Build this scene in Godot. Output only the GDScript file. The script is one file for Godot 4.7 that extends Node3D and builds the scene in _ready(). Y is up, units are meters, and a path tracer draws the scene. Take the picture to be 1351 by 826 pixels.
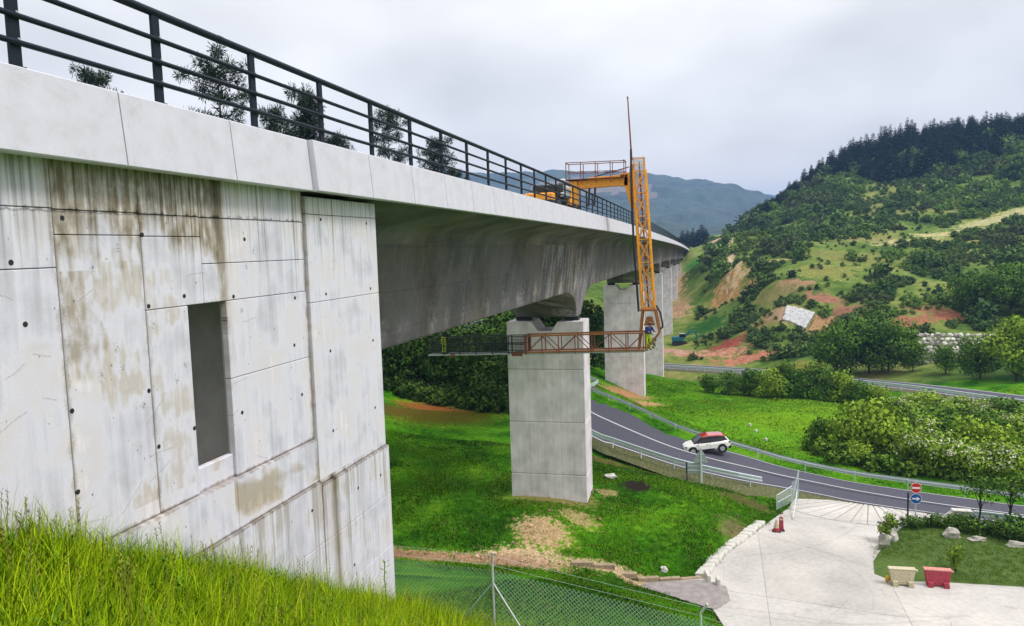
extends Node3D
# A concrete viaduct over a valley road, seen from the grass beside its abutment. Metres; y = 0 is eye level, the bridge runs towards -z.

class MB:
	var v := PackedVector3Array()
	var n := PackedVector3Array()
	var u := PackedVector2Array()
	var c := PackedColorArray()
	var col := Color.WHITE
	func _put(p: Vector3, q: Vector3, t: Vector2) -> void:
		v.push_back(p); n.push_back(q); u.push_back(t); c.push_back(col)
	func tri(a: Vector3, b: Vector3, d: Vector3, na: Vector3, nb: Vector3, nd: Vector3, ua := Vector2.ZERO, ub := Vector2.ZERO, ud := Vector2.ZERO) -> void:
		if (b - a).cross(d - a).dot(na + nb + nd) < 0.0:
			_put(a, na, ua); _put(b, nb, ub); _put(d, nd, ud)
		else:
			_put(a, na, ua); _put(d, nd, ud); _put(b, nb, ub)
	func face(a: Vector3, b: Vector3, d: Vector3, e: Vector3, m: Vector3) -> void:
		tri(a, b, d, m, m, m); tri(a, d, e, m, m, m)
	func flat4(a: Vector3, b: Vector3, d: Vector3, e: Vector3, away: Vector3) -> void:
		# planar quad whose normal points away from a given inner point
		var m := (d - a).cross(e - b)
		if m.length() < 1e-9: return
		m = m.normalized()
		if m.dot((a + b + d + e) * 0.25 - away) < 0.0: m = -m
		face(a, b, d, e, m)
	func smooth4(a: Vector3, b: Vector3, d: Vector3, e: Vector3, na: Vector3, nb: Vector3, nd: Vector3, ne: Vector3, ua := Vector2.ZERO, ub := Vector2.ZERO, ud := Vector2.ZERO, ue := Vector2.ZERO) -> void:
		tri(a, b, d, na, nb, nd, ua, ub, ud); tri(a, d, e, na, nd, ne, ua, ud, ue)
	func box(at: Vector3, size: Vector3, bs := Basis.IDENTITY, bev := 0.0) -> void:
		var h := size * 0.5
		var e: float = min(bev, min(h.x, min(h.y, h.z)) * 0.9)
		var i := Vector3(h.x - e, h.y - e, h.z - e)
		for s: float in [-1.0, 1.0]:
			face(at + bs * Vector3(s * h.x, -i.y, -i.z), at + bs * Vector3(s * h.x, i.y, -i.z), at + bs * Vector3(s * h.x, i.y, i.z), at + bs * Vector3(s * h.x, -i.y, i.z), bs * Vector3(s, 0, 0))
			face(at + bs * Vector3(-i.x, s * h.y, -i.z), at + bs * Vector3(i.x, s * h.y, -i.z), at + bs * Vector3(i.x, s * h.y, i.z), at + bs * Vector3(-i.x, s * h.y, i.z), bs * Vector3(0, s, 0))
			face(at + bs * Vector3(-i.x, -i.y, s * h.z), at + bs * Vector3(i.x, -i.y, s * h.z), at + bs * Vector3(i.x, i.y, s * h.z), at + bs * Vector3(-i.x, i.y, s * h.z), bs * Vector3(0, 0, s))
		if e <= 0.0: return
		for s: float in [-1.0, 1.0]:
			for t: float in [-1.0, 1.0]:
				face(at + bs * Vector3(-i.x, s * h.y, t * i.z), at + bs * Vector3(i.x, s * h.y, t * i.z), at + bs * Vector3(i.x, s * i.y, t * h.z), at + bs * Vector3(-i.x, s * i.y, t * h.z), bs * Vector3(0, s, t).normalized())
				face(at + bs * Vector3(s * h.x, -i.y, t * i.z), at + bs * Vector3(s * h.x, i.y, t * i.z), at + bs * Vector3(s * i.x, i.y, t * h.z), at + bs * Vector3(s * i.x, -i.y, t * h.z), bs * Vector3(s, 0, t).normalized())
				face(at + bs * Vector3(s * h.x, t * i.y, -i.z), at + bs * Vector3(s * h.x, t * i.y, i.z), at + bs * Vector3(s * i.x, t * h.y, i.z), at + bs * Vector3(s * i.x, t * h.y, -i.z), bs * Vector3(s, t, 0).normalized())
				for w: float in [-1.0, 1.0]:
					var m := bs * Vector3(s, t, w).normalized()
					tri(at + bs * Vector3(s * h.x, t * i.y, w * i.z), at + bs * Vector3(s * i.x, t * h.y, w * i.z), at + bs * Vector3(s * i.x, t * i.y, w * h.z), m, m, m)
	func cone(a: Vector3, b: Vector3, ra: float, rb: float, k := 8, caps := true) -> void:
		var d := (b - a).normalized()
		var x := d.cross(Vector3.UP if absf(d.y) < 0.9 else Vector3.RIGHT).normalized()
		var y := d.cross(x)
		for i in k:
			var t0 := TAU * i / k
			var t1 := TAU * (i + 1) / k
			var n0 := x * cos(t0) + y * sin(t0)
			var n1 := x * cos(t1) + y * sin(t1)
			smooth4(a + n0 * ra, a + n1 * ra, b + n1 * rb, b + n0 * rb, n0, n1, n1, n0)
			if caps:
				tri(a, a + n0 * ra, a + n1 * ra, -d, -d, -d)
				tri(b, b + n0 * rb, b + n1 * rb, d, d, d)
	func bar(a: Vector3, b: Vector3, w: float, h: float, bev := 0.0) -> void:
		var d := (b - a).normalized()
		var x := Vector3.UP.cross(d)
		x = Vector3.RIGHT if x.length() < 0.01 else x.normalized()
		box((a + b) * 0.5, Vector3(w, h, (b - a).length()), Basis(x, d.cross(x), d), bev)
	func pipe(pts: PackedVector3Array, r: float, k := 8) -> void:
		for i in pts.size() - 1:
			cone(pts[i], pts[i + 1], r, r, k, i == 0 or i == pts.size() - 2)
	func prism(poly: PackedVector2Array, o: Vector3, ax: Vector3, ay: Vector3, az: Vector3, depth: float) -> void:
		# polygon in (ax, ay) pushed along az by depth, centred
		var id := Geometry2D.triangulate_polygon(poly)
		for s: float in [-0.5, 0.5]:
			for k in range(0, id.size(), 3):
				var p := []
				for j in 3: p.push_back(o + ax * poly[id[k + j]].x + ay * poly[id[k + j]].y + az * depth * s)
				var m := az * signf(s)
				tri(p[0], p[1], p[2], m, m, m)
		var turn := 1.0 if Geometry2D.is_polygon_clockwise(poly) else -1.0
		for k in poly.size():
			var a := poly[k]
			var b := poly[(k + 1) % poly.size()]
			var e := (b - a).orthogonal().normalized() * turn
			var m := (ax * e.x + ay * e.y).normalized()
			var pa := o + ax * a.x + ay * a.y
			var pb := o + ax * b.x + ay * b.y
			face(pa - az * depth * 0.5, pb - az * depth * 0.5, pb + az * depth * 0.5, pa + az * depth * 0.5, m)
	func mesh() -> ArrayMesh:
		var arr := []
		arr.resize(Mesh.ARRAY_MAX)
		arr[Mesh.ARRAY_VERTEX] = v; arr[Mesh.ARRAY_NORMAL] = n; arr[Mesh.ARRAY_TEX_UV] = u; arr[Mesh.ARRAY_COLOR] = c
		var am := ArrayMesh.new()
		am.add_surface_from_arrays(Mesh.PRIMITIVE_TRIANGLES, arr)
		return am

var taken := {}
var rng := RandomNumberGenerator.new()
var M := {}

func numbered(called: String) -> String:
	taken[called] = taken.get(called, -1) + 1
	return called if taken[called] == 0 else "%s_%03d" % [called, taken[called]]
func tag(o: Node, label: String, category: String, group := "") -> Node:
	o.set_meta("label", label); o.set_meta("category", category)
	if group: o.set_meta("group", group)
	return o
func thing(called: String, label: String, category: String, at := Vector3.ZERO, group := "") -> Node3D:
	var o := Node3D.new()
	o.name = numbered(called); add_child(o); o.position = at
	tag(o, label, category, group)
	return o
func obj(called: String, mb: MB, m: Material, parent: Node = null, at := Vector3.ZERO) -> MeshInstance3D:
	return obj_mesh(called, mb.mesh(), m, parent, at)
func obj_mesh(called: String, me: Mesh, m: Material, parent: Node = null, at := Vector3.ZERO) -> MeshInstance3D:
	var o := MeshInstance3D.new()
	o.mesh = me; o.material_override = m; o.position = at
	if parent == null:
		o.name = numbered(called); add_child(o)
	else:
		o.name = called; parent.add_child(o, true)
	return o
func struct(called: String, mb: MB, m: Material) -> MeshInstance3D:
	var o := obj(called, mb, m)
	o.set_meta("kind", "structure")
	return o
func copy_of(src: Node3D, label: String, at: Vector3, turn := 0.0, sc := Vector3.ONE) -> Node3D:
	var o: Node3D = src.duplicate()
	var base := String(src.name)
	o.name = numbered(base); add_child(o)
	o.position = at; o.rotation = Vector3(0, turn, 0); o.scale = sc
	o.set_meta("label", label)
	return o
func ordinal(i: int) -> String:
	var w := ["first", "second", "third", "fourth", "fifth", "sixth", "seventh", "eighth", "ninth", "tenth", "eleventh", "twelfth"]
	if i < 12: return w[i]
	var k := i + 1
	var e := "th"
	if (k / 10) % 10 != 1: e = {1: "st", 2: "nd", 3: "rd"}.get(k % 10, "th")
	return str(k) + e

# ---------------------------------------------------------------- textures and materials
func noise_bytes(seed_: int, size: int, freq: float, oct := 4) -> PackedByteArray:
	var f := FastNoiseLite.new()
	f.seed = seed_; f.frequency = freq; f.fractal_octaves = oct; f.noise_type = FastNoiseLite.TYPE_SIMPLEX_SMOOTH
	return f.get_seamless_image(size, size, false, false, 0.2).get_data()
func ramp_tex(data: PackedByteArray, size: int, cols: Array) -> ImageTexture:
	var lut := PackedByteArray()
	for i in 256:
		var t := i / 255.0 * (cols.size() - 1)
		var k := mini(int(t), cols.size() - 2)
		var q: Color = cols[k].lerp(cols[k + 1], t - k)
		lut.push_back(q.r8); lut.push_back(q.g8); lut.push_back(q.b8)
	var out := PackedByteArray()
	out.resize(size * size * 3)
	for i in size * size:
		var j := data[i] * 3
		out[i * 3] = lut[j]; out[i * 3 + 1] = lut[j + 1]; out[i * 3 + 2] = lut[j + 2]
	return ImageTexture.create_from_image(Image.create_from_data(size, size, false, Image.FORMAT_RGB8, out))
func grey(x: float) -> Color: return Color(x, x, x)
func lin(r: float, g: float, b: float) -> Color: return Color(r, g, b).linear_to_srgb()
func plain(c: Color, rough := 0.7, metal := 0.0) -> StandardMaterial3D:
	var m := StandardMaterial3D.new()
	m.albedo_color = c; m.roughness = rough; m.metallic = metal
	return m
func textured(tex: Texture2D, scale_: float, rough := 0.85, tint := Color.WHITE, metal := 0.0) -> StandardMaterial3D:
	var m := plain(tint, rough, metal)
	m.albedo_texture = tex; m.uv1_triplanar = true; m.uv1_world_triplanar = true; m.uv1_scale = Vector3.ONE * scale_
	return m
func leafy(rough := 0.75) -> StandardMaterial3D:
	var m := plain(Color.WHITE, rough)
	m.vertex_color_use_as_albedo = true
	m.cull_mode = BaseMaterial3D.CULL_DISABLED
	m.metallic_specular = 0.12
	m.backlight_enabled = true; m.backlight = Color(0.10, 0.14, 0.03)
	return m
func make_materials() -> void:
	var n1 := noise_bytes(1, 512, 0.012, 5)
	var n2 := noise_bytes(2, 512, 0.05, 4)
	var n3 := noise_bytes(3, 512, 0.2, 3)
	var mixd := PackedByteArray()
	mixd.resize(512 * 512)
	for i in 512 * 512: mixd[i] = (n1[i] * 5 + n2[i] * 2 + n3[i] * 3) / 10
	var bump := ramp_tex(mixd, 512, [Color.BLACK, Color.WHITE])
	M.concrete = textured(ramp_tex(mixd, 512, [Color(0.60, 0.59, 0.565), Color(0.72, 0.715, 0.70), Color(0.80, 0.80, 0.795)]), 0.22, 0.88)
	M.cornice = textured(ramp_tex(mixd, 512, [Color(0.69, 0.675, 0.70), Color(0.785, 0.773, 0.81), Color(0.83, 0.82, 0.855)]), 0.3, 0.85)
	M.pale = textured(ramp_tex(mixd, 512, [Color(0.66, 0.64, 0.59), Color(0.77, 0.755, 0.72), Color(0.84, 0.83, 0.80)]), 0.3, 0.9)
	M.asphalt = textured(ramp_tex(mixd, 512, [Color(0.21, 0.205, 0.25), Color(0.26, 0.255, 0.305), Color(0.32, 0.315, 0.365)]), 0.35, 0.85)
	M.soil = textured(ramp_tex(mixd, 512, [Color(0.36, 0.27, 0.19), Color(0.55, 0.45, 0.34), Color(0.70, 0.61, 0.49)]), 0.6, 0.95)
	M.rock = textured(ramp_tex(mixd, 512, [Color(0.42, 0.40, 0.37), Color(0.62, 0.60, 0.56), Color(0.76, 0.74, 0.70)]), 0.8, 0.9)
	M.bump = bump
	M.navy = plain(lin(0.010, 0.016, 0.027), 0.55)
	M.navy.metallic_specular = 0.3
	M.white_line = textured(ramp_tex(n2, 512, [Color(0.62, 0.62, 0.62), Color(0.83, 0.83, 0.82)]), 0.6, 0.8)
	M.galv = textured(ramp_tex(n2, 512, [Color(0.68, 0.73, 0.73), Color(0.82, 0.86, 0.86)]), 0.9, 0.5, Color.WHITE, 0.1)
	M.yellow = textured(ramp_tex(mixd, 512, [Color(0.66, 0.38, 0.09), Color(0.92, 0.61, 0.14), Color(0.96, 0.70, 0.24)]), 0.7, 0.55)
	M.orange = textured(ramp_tex(mixd, 512, [Color(0.36, 0.21, 0.12), Color(0.60, 0.37, 0.18), Color(0.72, 0.49, 0.26)]), 0.9, 0.6)
	M.rust = textured(ramp_tex(mixd, 512, [Color(0.32, 0.17, 0.12), Color(0.50, 0.28, 0.20), Color(0.60, 0.37, 0.28)]), 0.9, 0.75)
	M.dark = plain(lin(0.012, 0.012, 0.014), 0.6)
	M.rubber = plain(lin(0.02, 0.02, 0.022), 0.9)
	M.steel = plain(Color(0.70, 0.71, 0.72), 0.45, 0.4)
	M.leaf = leafy()
	M.bark = textured(ramp_tex(n2, 512, [Color(0.13, 0.11, 0.09), Color(0.26, 0.23, 0.19)]), 1.2, 0.95)

# ---------------------------------------------------------------- camera, sky, sun
func sky_image() -> ImageTexture:
	var w := 1024
	var h := 512
	var f := FastNoiseLite.new()
	f.seed = 7; f.frequency = 0.55; f.fractal_octaves = 5; f.fractal_gain = 0.45; f.noise_type = FastNoiseLite.TYPE_SIMPLEX_SMOOTH
	var im := Image.create(w, h, false, Image.FORMAT_RGBF)
	for y in h:
		var el := (0.5 - (y + 0.5) / h) * PI
		for x in w:
			var az := (x + 0.5) / w * TAU
			var d := Vector3(sin(az) * cos(el), sin(el), cos(az) * cos(el))
			var up := maxf(d.y, 0.0)
			var lay := 1.0 / (up + 0.28)
			var q := f.get_noise_3d(d.x * lay * 1.6 + 3.1, d.z * lay * 1.6, up * 2.0)
			var q2 := f.get_noise_3d(d.x * lay * 4.5, d.z * lay * 4.5 + 9.0, 5.0)
			var lum := SKY_LOW + (SKY_HIGH - SKY_LOW) * pow(up, 1.5)
			lum *= 1.0 + (q * 0.34 + q2 * 0.09) * smoothstep(0.01, 0.16, up)
			var t := clampf(0.5 + q * 0.9, 0.0, 1.0)
			var c := Color(0.985, 0.985, 1.0).lerp(Color(1.02, 1.01, 0.995), t) * lum
			c = Color(c.r * lerpf(1.17, 1.0, smoothstep(0.0, 0.20, up)), c.g * lerpf(1.07, 1.0, smoothstep(0.0, 0.20, up)), c.b * lerpf(0.95, 1.0, smoothstep(0.0, 0.20, up)))
			if d.y < 0.0: c = c * lerpf(1.0, 0.35, smoothstep(0.0, 0.25, -d.y))
			im.set_pixel(x, y, Color(c.r, c.g, c.b))
	return ImageTexture.create_from_image(im)
const SKY_LOW := 0.57
const SKY_HIGH := 1.18

func set_camera_and_light() -> void:
	var cam := Camera3D.new()
	cam.name = "camera"; add_child(cam)
	cam.fov = 44.884; cam.near = 0.1; cam.far = 30000.0
	cam.rotation_order = EULER_ORDER_YXZ
	cam.rotation_degrees = Vector3(-4.934, 15.303, -1.826)
	cam.current = true
	var we := WorldEnvironment.new()
	we.name = "environment"
	var env := Environment.new()
	env.background_mode = Environment.BG_SKY
	var sm := PanoramaSkyMaterial.new()
	sm.panorama = sky_image()
	env.sky = Sky.new()
	env.sky.sky_material = sm
	env.tonemap_mode = Environment.TONE_MAPPER_LINEAR
	env.tonemap_exposure = 1.72
	env.fog_enabled = true
	env.fog_density = 0.00022
	env.fog_light_color = Color(0.60, 0.77, 1.0)
	env.sdfgi_enabled = true; env.ssao_enabled = true; env.ssil_enabled = true
	we.environment = env
	add_child(we)
	var sun := DirectionalLight3D.new()
	sun.name = "sun"; add_child(sun)
	sun.light_energy = 0.5; sun.light_angular_distance = 16.0; sun.light_color = Color(1.0, 0.99, 0.98); sun.shadow_enabled = true
	sun.look_at_from_position(Vector3(30, 43, 6), Vector3.ZERO, Vector3.UP)

# ---------------------------------------------------------------- terrain
var KNOTS: Array[Vector3] = [
	# the grass bank beside the abutment
	Vector3(-6.8, -0.3, -2), Vector3(-6.8, -1.72, -4), Vector3(-6.8, -3.2, -6.5), Vector3(-6.8, -5.25, -10), Vector3(-6.8, -7.85, -14.4), Vector3(-4.6, -2.75, -3.75), Vector3(-4.5, -3.98, -6), Vector3(-3.9, -5.15, -8), Vector3(-3.3, -6.3, -10), Vector3(-4.8, -6.98, -12),
	Vector3(0, -1.9, 0), Vector3(-2.5, -2.5, -2), Vector3(-2.8, -3.9, -5), Vector3(0, -4.6, -5), Vector3(0, -7.3, -10), Vector3(2.5, -8.3, -10), Vector3(-4.5, -8.2, -14.3), Vector3(-0.3, -10, -16), Vector3(4, -2, 4), Vector3(0, -0.5, 8), Vector3(-8, 0.5, 3), Vector3(-20, 1.2, 8), Vector3(-14, 1.0, -2),
	Vector3(-10, -8.5, -16), Vector3(-8, -10.5, -20), Vector3(-4, -11, -20), Vector3(0, -12.4, -20), Vector3(5, -14, -20), Vector3(-15, -12.5, -25), Vector3(-8, -14.5, -30), Vector3(0, -16.8, -30), Vector3(8, -18.5, -30), Vector3(-10, -17.5, -37.5), Vector3(-4.5, -18.7, -38.5), Vector3(0, -19.6, -37), Vector3(9, -20.2, -35), Vector3(25, -20.2, -30), Vector3(20, -14, -8), Vector3(40, -18, -18),
	Vector3(-19.5, -18.6, -41.5), Vector3(-13.1, -18.75, -42), Vector3(-8.6, -18.9, -42.4), Vector3(-4.3, -19.5, -43.2), Vector3(-0.9, -20.0, -44), Vector3(3, -20.2, -45), Vector3(10, -20.2, -45), Vector3(20, -20.2, -45), Vector3(6, -20.1, -55), Vector3(16, -20.1, -53),
	# around the first pier
	Vector3(-11, -17.7, -46.2), Vector3(-16, -17.5, -50), Vector3(-8.4, -17.6, -50), Vector3(-4, -18.2, -50), Vector3(-0.8, -18.9, -50), Vector3(1.2, -19.3, -52.5), Vector3(-2, -18.2, -56), Vector3(-6, -17.5, -58), Vector3(-20, -17.3, -55), Vector3(-18, -16.9, -62), Vector3(-27.8, -16.7, -71), Vector3(-35, -16.6, -78), Vector3(-45, -11, -62), Vector3(-60, -5, -60), Vector3(-40, -12, -40), Vector3(-60, -2, -20), Vector3(-30, -9, -20), Vector3(-45, -13, -90), Vector3(-36, -13, -110), Vector3(-60, -8, -110), Vector3(-24, -16, -92),
	# the second pier, the meadow and the far road
	Vector3(-9.9, -20.7, -103), Vector3(-14.8, -18.6, -103), Vector3(-80, -2, -150), Vector3(-30, -20, -150), Vector3(-14, -28.3, -156), Vector3(-25, -22, -200), Vector3(-14, -25, -208), Vector3(-15, -20, -260), Vector3(-18, -14, -312), Vector3(-22, -9, -364), Vector3(-16, -4, -425), Vector3(-60, -6, -300), Vector3(-100, 5, -250), Vector3(-60, -1, -430), Vector3(-150, 20, -400), Vector3(-150, 10, -150), Vector3(-200, 10, -20),
	Vector3(4, -19.8, -84), Vector3(12.6, -20.3, -92), Vector3(-5, -21.4, -108), Vector3(16.3, -20.8, -90), Vector3(21.2, -21.2, -80), Vector3(31.9, -21.5, -95), Vector3(11, -23, -118), Vector3(24.9, -22.6, -112), Vector3(60, -19, -70), Vector3(60, -20, -110),
	Vector3(-10.1, -26.9, -166), Vector3(7.5, -26.5, -158), Vector3(23.2, -25, -142), Vector3(29.9, -22.9, -123), Vector3(38, -22.3, -112), Vector3(40.7, -22.5, -150), Vector3(46.5, -19.1, -172), Vector3(39.9, -18, -180), Vector3(30.1, -17.6, -185), Vector3(14.8, -10.8, -210), Vector3(11.6, -5.4, -240), Vector3(3.4, 0.4, -285), Vector3(3.9, -9.8, -240), Vector3(-4.8, -5.5, -420), Vector3(19.4, 12.9, -400), Vector3(39.9, 25, -430), Vector3(61.2, 35, -450), Vector3(103, 46.9, -470), Vector3(135.7, 48.4, -480), Vector3(163.6, 48.8, -485), Vector3(40.9, 3.6, -300), Vector3(63.9, 2.6, -290), Vector3(91.7, 1.2, -270), Vector3(64.9, -15.8, -190), Vector3(58.8, -10.4, -225), Vector3(118.5, 16.7, -350), Vector3(87.8, 25, -400), Vector3(53.1, 22.6, -390), Vector3(30.6, 4.5, -330), Vector3(35.8, 16, -385), Vector3(0.5, -18.6, -235), Vector3(-2.3, -10.1, -330), Vector3(-5.3, -23.6, -200), Vector3(-8, -25.9, -195), Vector3(9.6, -19.8, -200), Vector3(8.5, -24.5, -178), Vector3(-12.1, -15.4, -300), Vector3(21.2, -24.2, -165), Vector3(48, -21.6, -140), Vector3(54.8, -20.4, -160),
	Vector3(15.6, -16.3, -190), Vector3(21.9, -17.6, -190), Vector3(19.3, -20.8, -185.4), Vector3(14.3, -19.0, -185.4), Vector3(26, -18.7, -189), Vector3(23.6, -21.9, -184.4),
	Vector3(110, -5, -170), Vector3(180, 20, -300), Vector3(250, 60, -450), Vector3(100, -14, -110), Vector3(100, 22, -600), Vector3(0, -8, -560), Vector3(60, 18, -560), Vector3(180, 35, -620), Vector3(22, 4, -470), Vector3(-5, -7, -500), Vector3(300, 30, -620), Vector3(-150, 10, -620),
]
var weights := PackedFloat64Array()
func solve_terrain() -> void:
	var k := KNOTS.size()
	var n := k + 3
	var a := []
	for i in n:
		var row := PackedFloat64Array()
		row.resize(n + 1)
		for j in n:
			if i < k and j < k: row[j] = kernel(KNOTS[i].x - KNOTS[j].x, KNOTS[i].z - KNOTS[j].z)
			elif i < k: row[j] = [1.0, KNOTS[i].x * 0.01, KNOTS[i].z * 0.01][j - k]
			elif j < k: row[j] = [1.0, KNOTS[j].x * 0.01, KNOTS[j].z * 0.01][i - k]
		row[n] = KNOTS[i].y if i < k else 0.0
		a.push_back(row)
	for p in n:
		var best := p
		for r in range(p + 1, n):
			if absf(a[r][p]) > absf(a[best][p]): best = r
		var tmp = a[p]; a[p] = a[best]; a[best] = tmp
		var pr: PackedFloat64Array = a[p]
		for r in range(p + 1, n):
			var rr: PackedFloat64Array = a[r]
			var f := rr[p] / pr[p]
			if f != 0.0:
				for j in range(p, n + 1): rr[j] -= f * pr[j]
			a[r] = rr
	weights.resize(n)
	for p in range(n - 1, -1, -1):
		var pr: PackedFloat64Array = a[p]
		var s := pr[n]
		for j in range(p + 1, n): s -= pr[j] * weights[j]
		weights[p] = s / pr[p]
func kernel(dx: float, dz: float) -> float: return sqrt(dx * dx + dz * dz + 9.0)
func natural(x: float, z: float) -> float:
	var k := KNOTS.size()
	var s := weights[k] + weights[k + 1] * x * 0.01 + weights[k + 2] * z * 0.01
	for i in k:
		var p := KNOTS[i]
		s += weights[i] * sqrt((p.x - x) * (p.x - x) + (p.z - z) * (p.z - z) + 9.0)
	return s

# rows of far edge, centre line, near edge
var ROAD := [
	[Vector3(-14.28, -16.80, -83.91), Vector3(-12.64, -16.82, -75.06), Vector3(-10.97, -16.83, -65.37)],
	[Vector3(-11.01, -17.05, -79.67), Vector3(-9.95, -17.05, -71.70), Vector3(-8.87, -17.05, -63.64)],
	[Vector3(-8.07, -17.30, -76.02), Vector3(-7.34, -17.30, -68.87), Vector3(-6.66, -17.30, -62.22)],
	[Vector3(-5.57, -17.60, -72.72), Vector3(-5.15, -17.60, -66.93), Vector3(-4.74, -17.60, -61.31)],
	[Vector3(-3.33, -17.90, -70.23), Vector3(-3.13, -17.90, -65.68), Vector3(-2.91, -17.90, -60.68)],
	[Vector3(-0.62, -18.35, -68.74), Vector3(-0.60, -18.35, -64.94), Vector3(-0.57, -18.35, -60.60)],
	[Vector3(1.96, -18.90, -68.37), Vector3(1.85, -18.80, -64.73), Vector3(1.72, -18.73, -60.51)],
	[Vector3(5.12, -19.58, -67.70), Vector3(4.89, -19.38, -64.59), Vector3(4.66, -19.50, -61.74)],
	[Vector3(8.08, -20.07, -67.37), Vector3(7.71, -19.77, -64.25), Vector3(7.39, -19.85, -61.57)],
	[Vector3(10.91, -20.31, -66.49), Vector3(10.42, -20.01, -63.50), Vector3(9.96, -20.00, -60.67)],
	[Vector3(15.17, -20.37, -65.03), Vector3(14.45, -20.07, -61.91), Vector3(13.88, -20.02, -59.40)],
	[Vector3(18.83, -20.42, -63.98), Vector3(17.94, -20.12, -60.90), Vector3(17.23, -20.03, -58.47)],
	[Vector3(21.64, -20.46, -63.21), Vector3(20.63, -20.16, -60.22), Vector3(19.81, -20.04, -57.79)],
]
var FAR_ROAD := []
var road_sample := []   # [centre point, half width] every metre or so, for cutting the terrain
func prepare_roads() -> void:
	var left := [Vector3(-46, -11.0, -122), Vector3(-37, -12.6, -110), Vector3(-30, -14.2, -100), Vector3(-23.5, -15.6, -90.5), Vector3(-18, -16.3, -83)]
	var right := [Vector3(31, -20.3, -57.4), Vector3(47, -20.4, -53), Vector3(75, -20.5, -46)]
	var rows := []
	for i in left.size():
		var d: Vector3 = ((left[i + 1] if i + 1 < left.size() else ROAD[0][1]) - left[i]).normalized()
		var s := Vector3(d.z, 0, -d.x).normalized() * 4.3
		rows.push_back([left[i] + s, left[i], left[i] - s])
	rows.append_array(ROAD)
	var prev: Vector3 = ROAD[-1][1]
	for p: Vector3 in right:
		var d := (p - prev).normalized()
		var s := Vector3(d.z, 0, -d.x).normalized() * 3.0
		rows.push_back([p + s, p, p - s]); prev = p
	ROAD = smooth_rows(rows, 6)
	var far := [Vector3(-60, -27.5, -182), Vector3(-35, -27.2, -176), Vector3(-10.1, -26.7, -166), Vector3(7.5, -26.2, -157), Vector3(21, -24.9, -142), Vector3(29.9, -22.7, -123), Vector3(38, -22.0, -112), Vector3(50, -21.6, -101), Vector3(75, -21, -84)]
	rows = []
	for i in far.size():
		var d: Vector3 = far[mini(i + 1, far.size() - 1)] - far[maxi(i - 1, 0)]
		var s := Vector3(d.z, 0, -d.x).normalized() * 3.0
		rows.push_back([far[i] + s, far[i], far[i] - s])
	FAR_ROAD = smooth_rows(rows, 6)
	for i in ROAD.size():
		var r: Array = ROAD[i]
		var d: Vector3 = (ROAD[mini(i + 1, ROAD.size() - 1)][1] - ROAD[maxi(i - 1, 0)][1]).normalized()
		var w: Vector3 = r[0] - r[2]
		road_sample.push_back([r[1], maxf(absf(w.x * d.z - w.z * d.x) * 0.5, 2.0), r])
	for r in FAR_ROAD: road_sample.push_back([r[1], 3.2, r])
func smooth_rows(rows: Array, sub: int) -> Array:
	var out := []
	for i in rows.size() - 1:
		for k in sub:
			var t := float(k) / sub
			var row := []
			for j in 3: row.push_back((rows[i][j] as Vector3).cubic_interpolate(rows[i + 1][j], rows[maxi(i - 1, 0)][j], rows[mini(i + 2, rows.size() - 1)][j], t))
			out.push_back(row)
	out.push_back(rows[-1])
	return out

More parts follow.
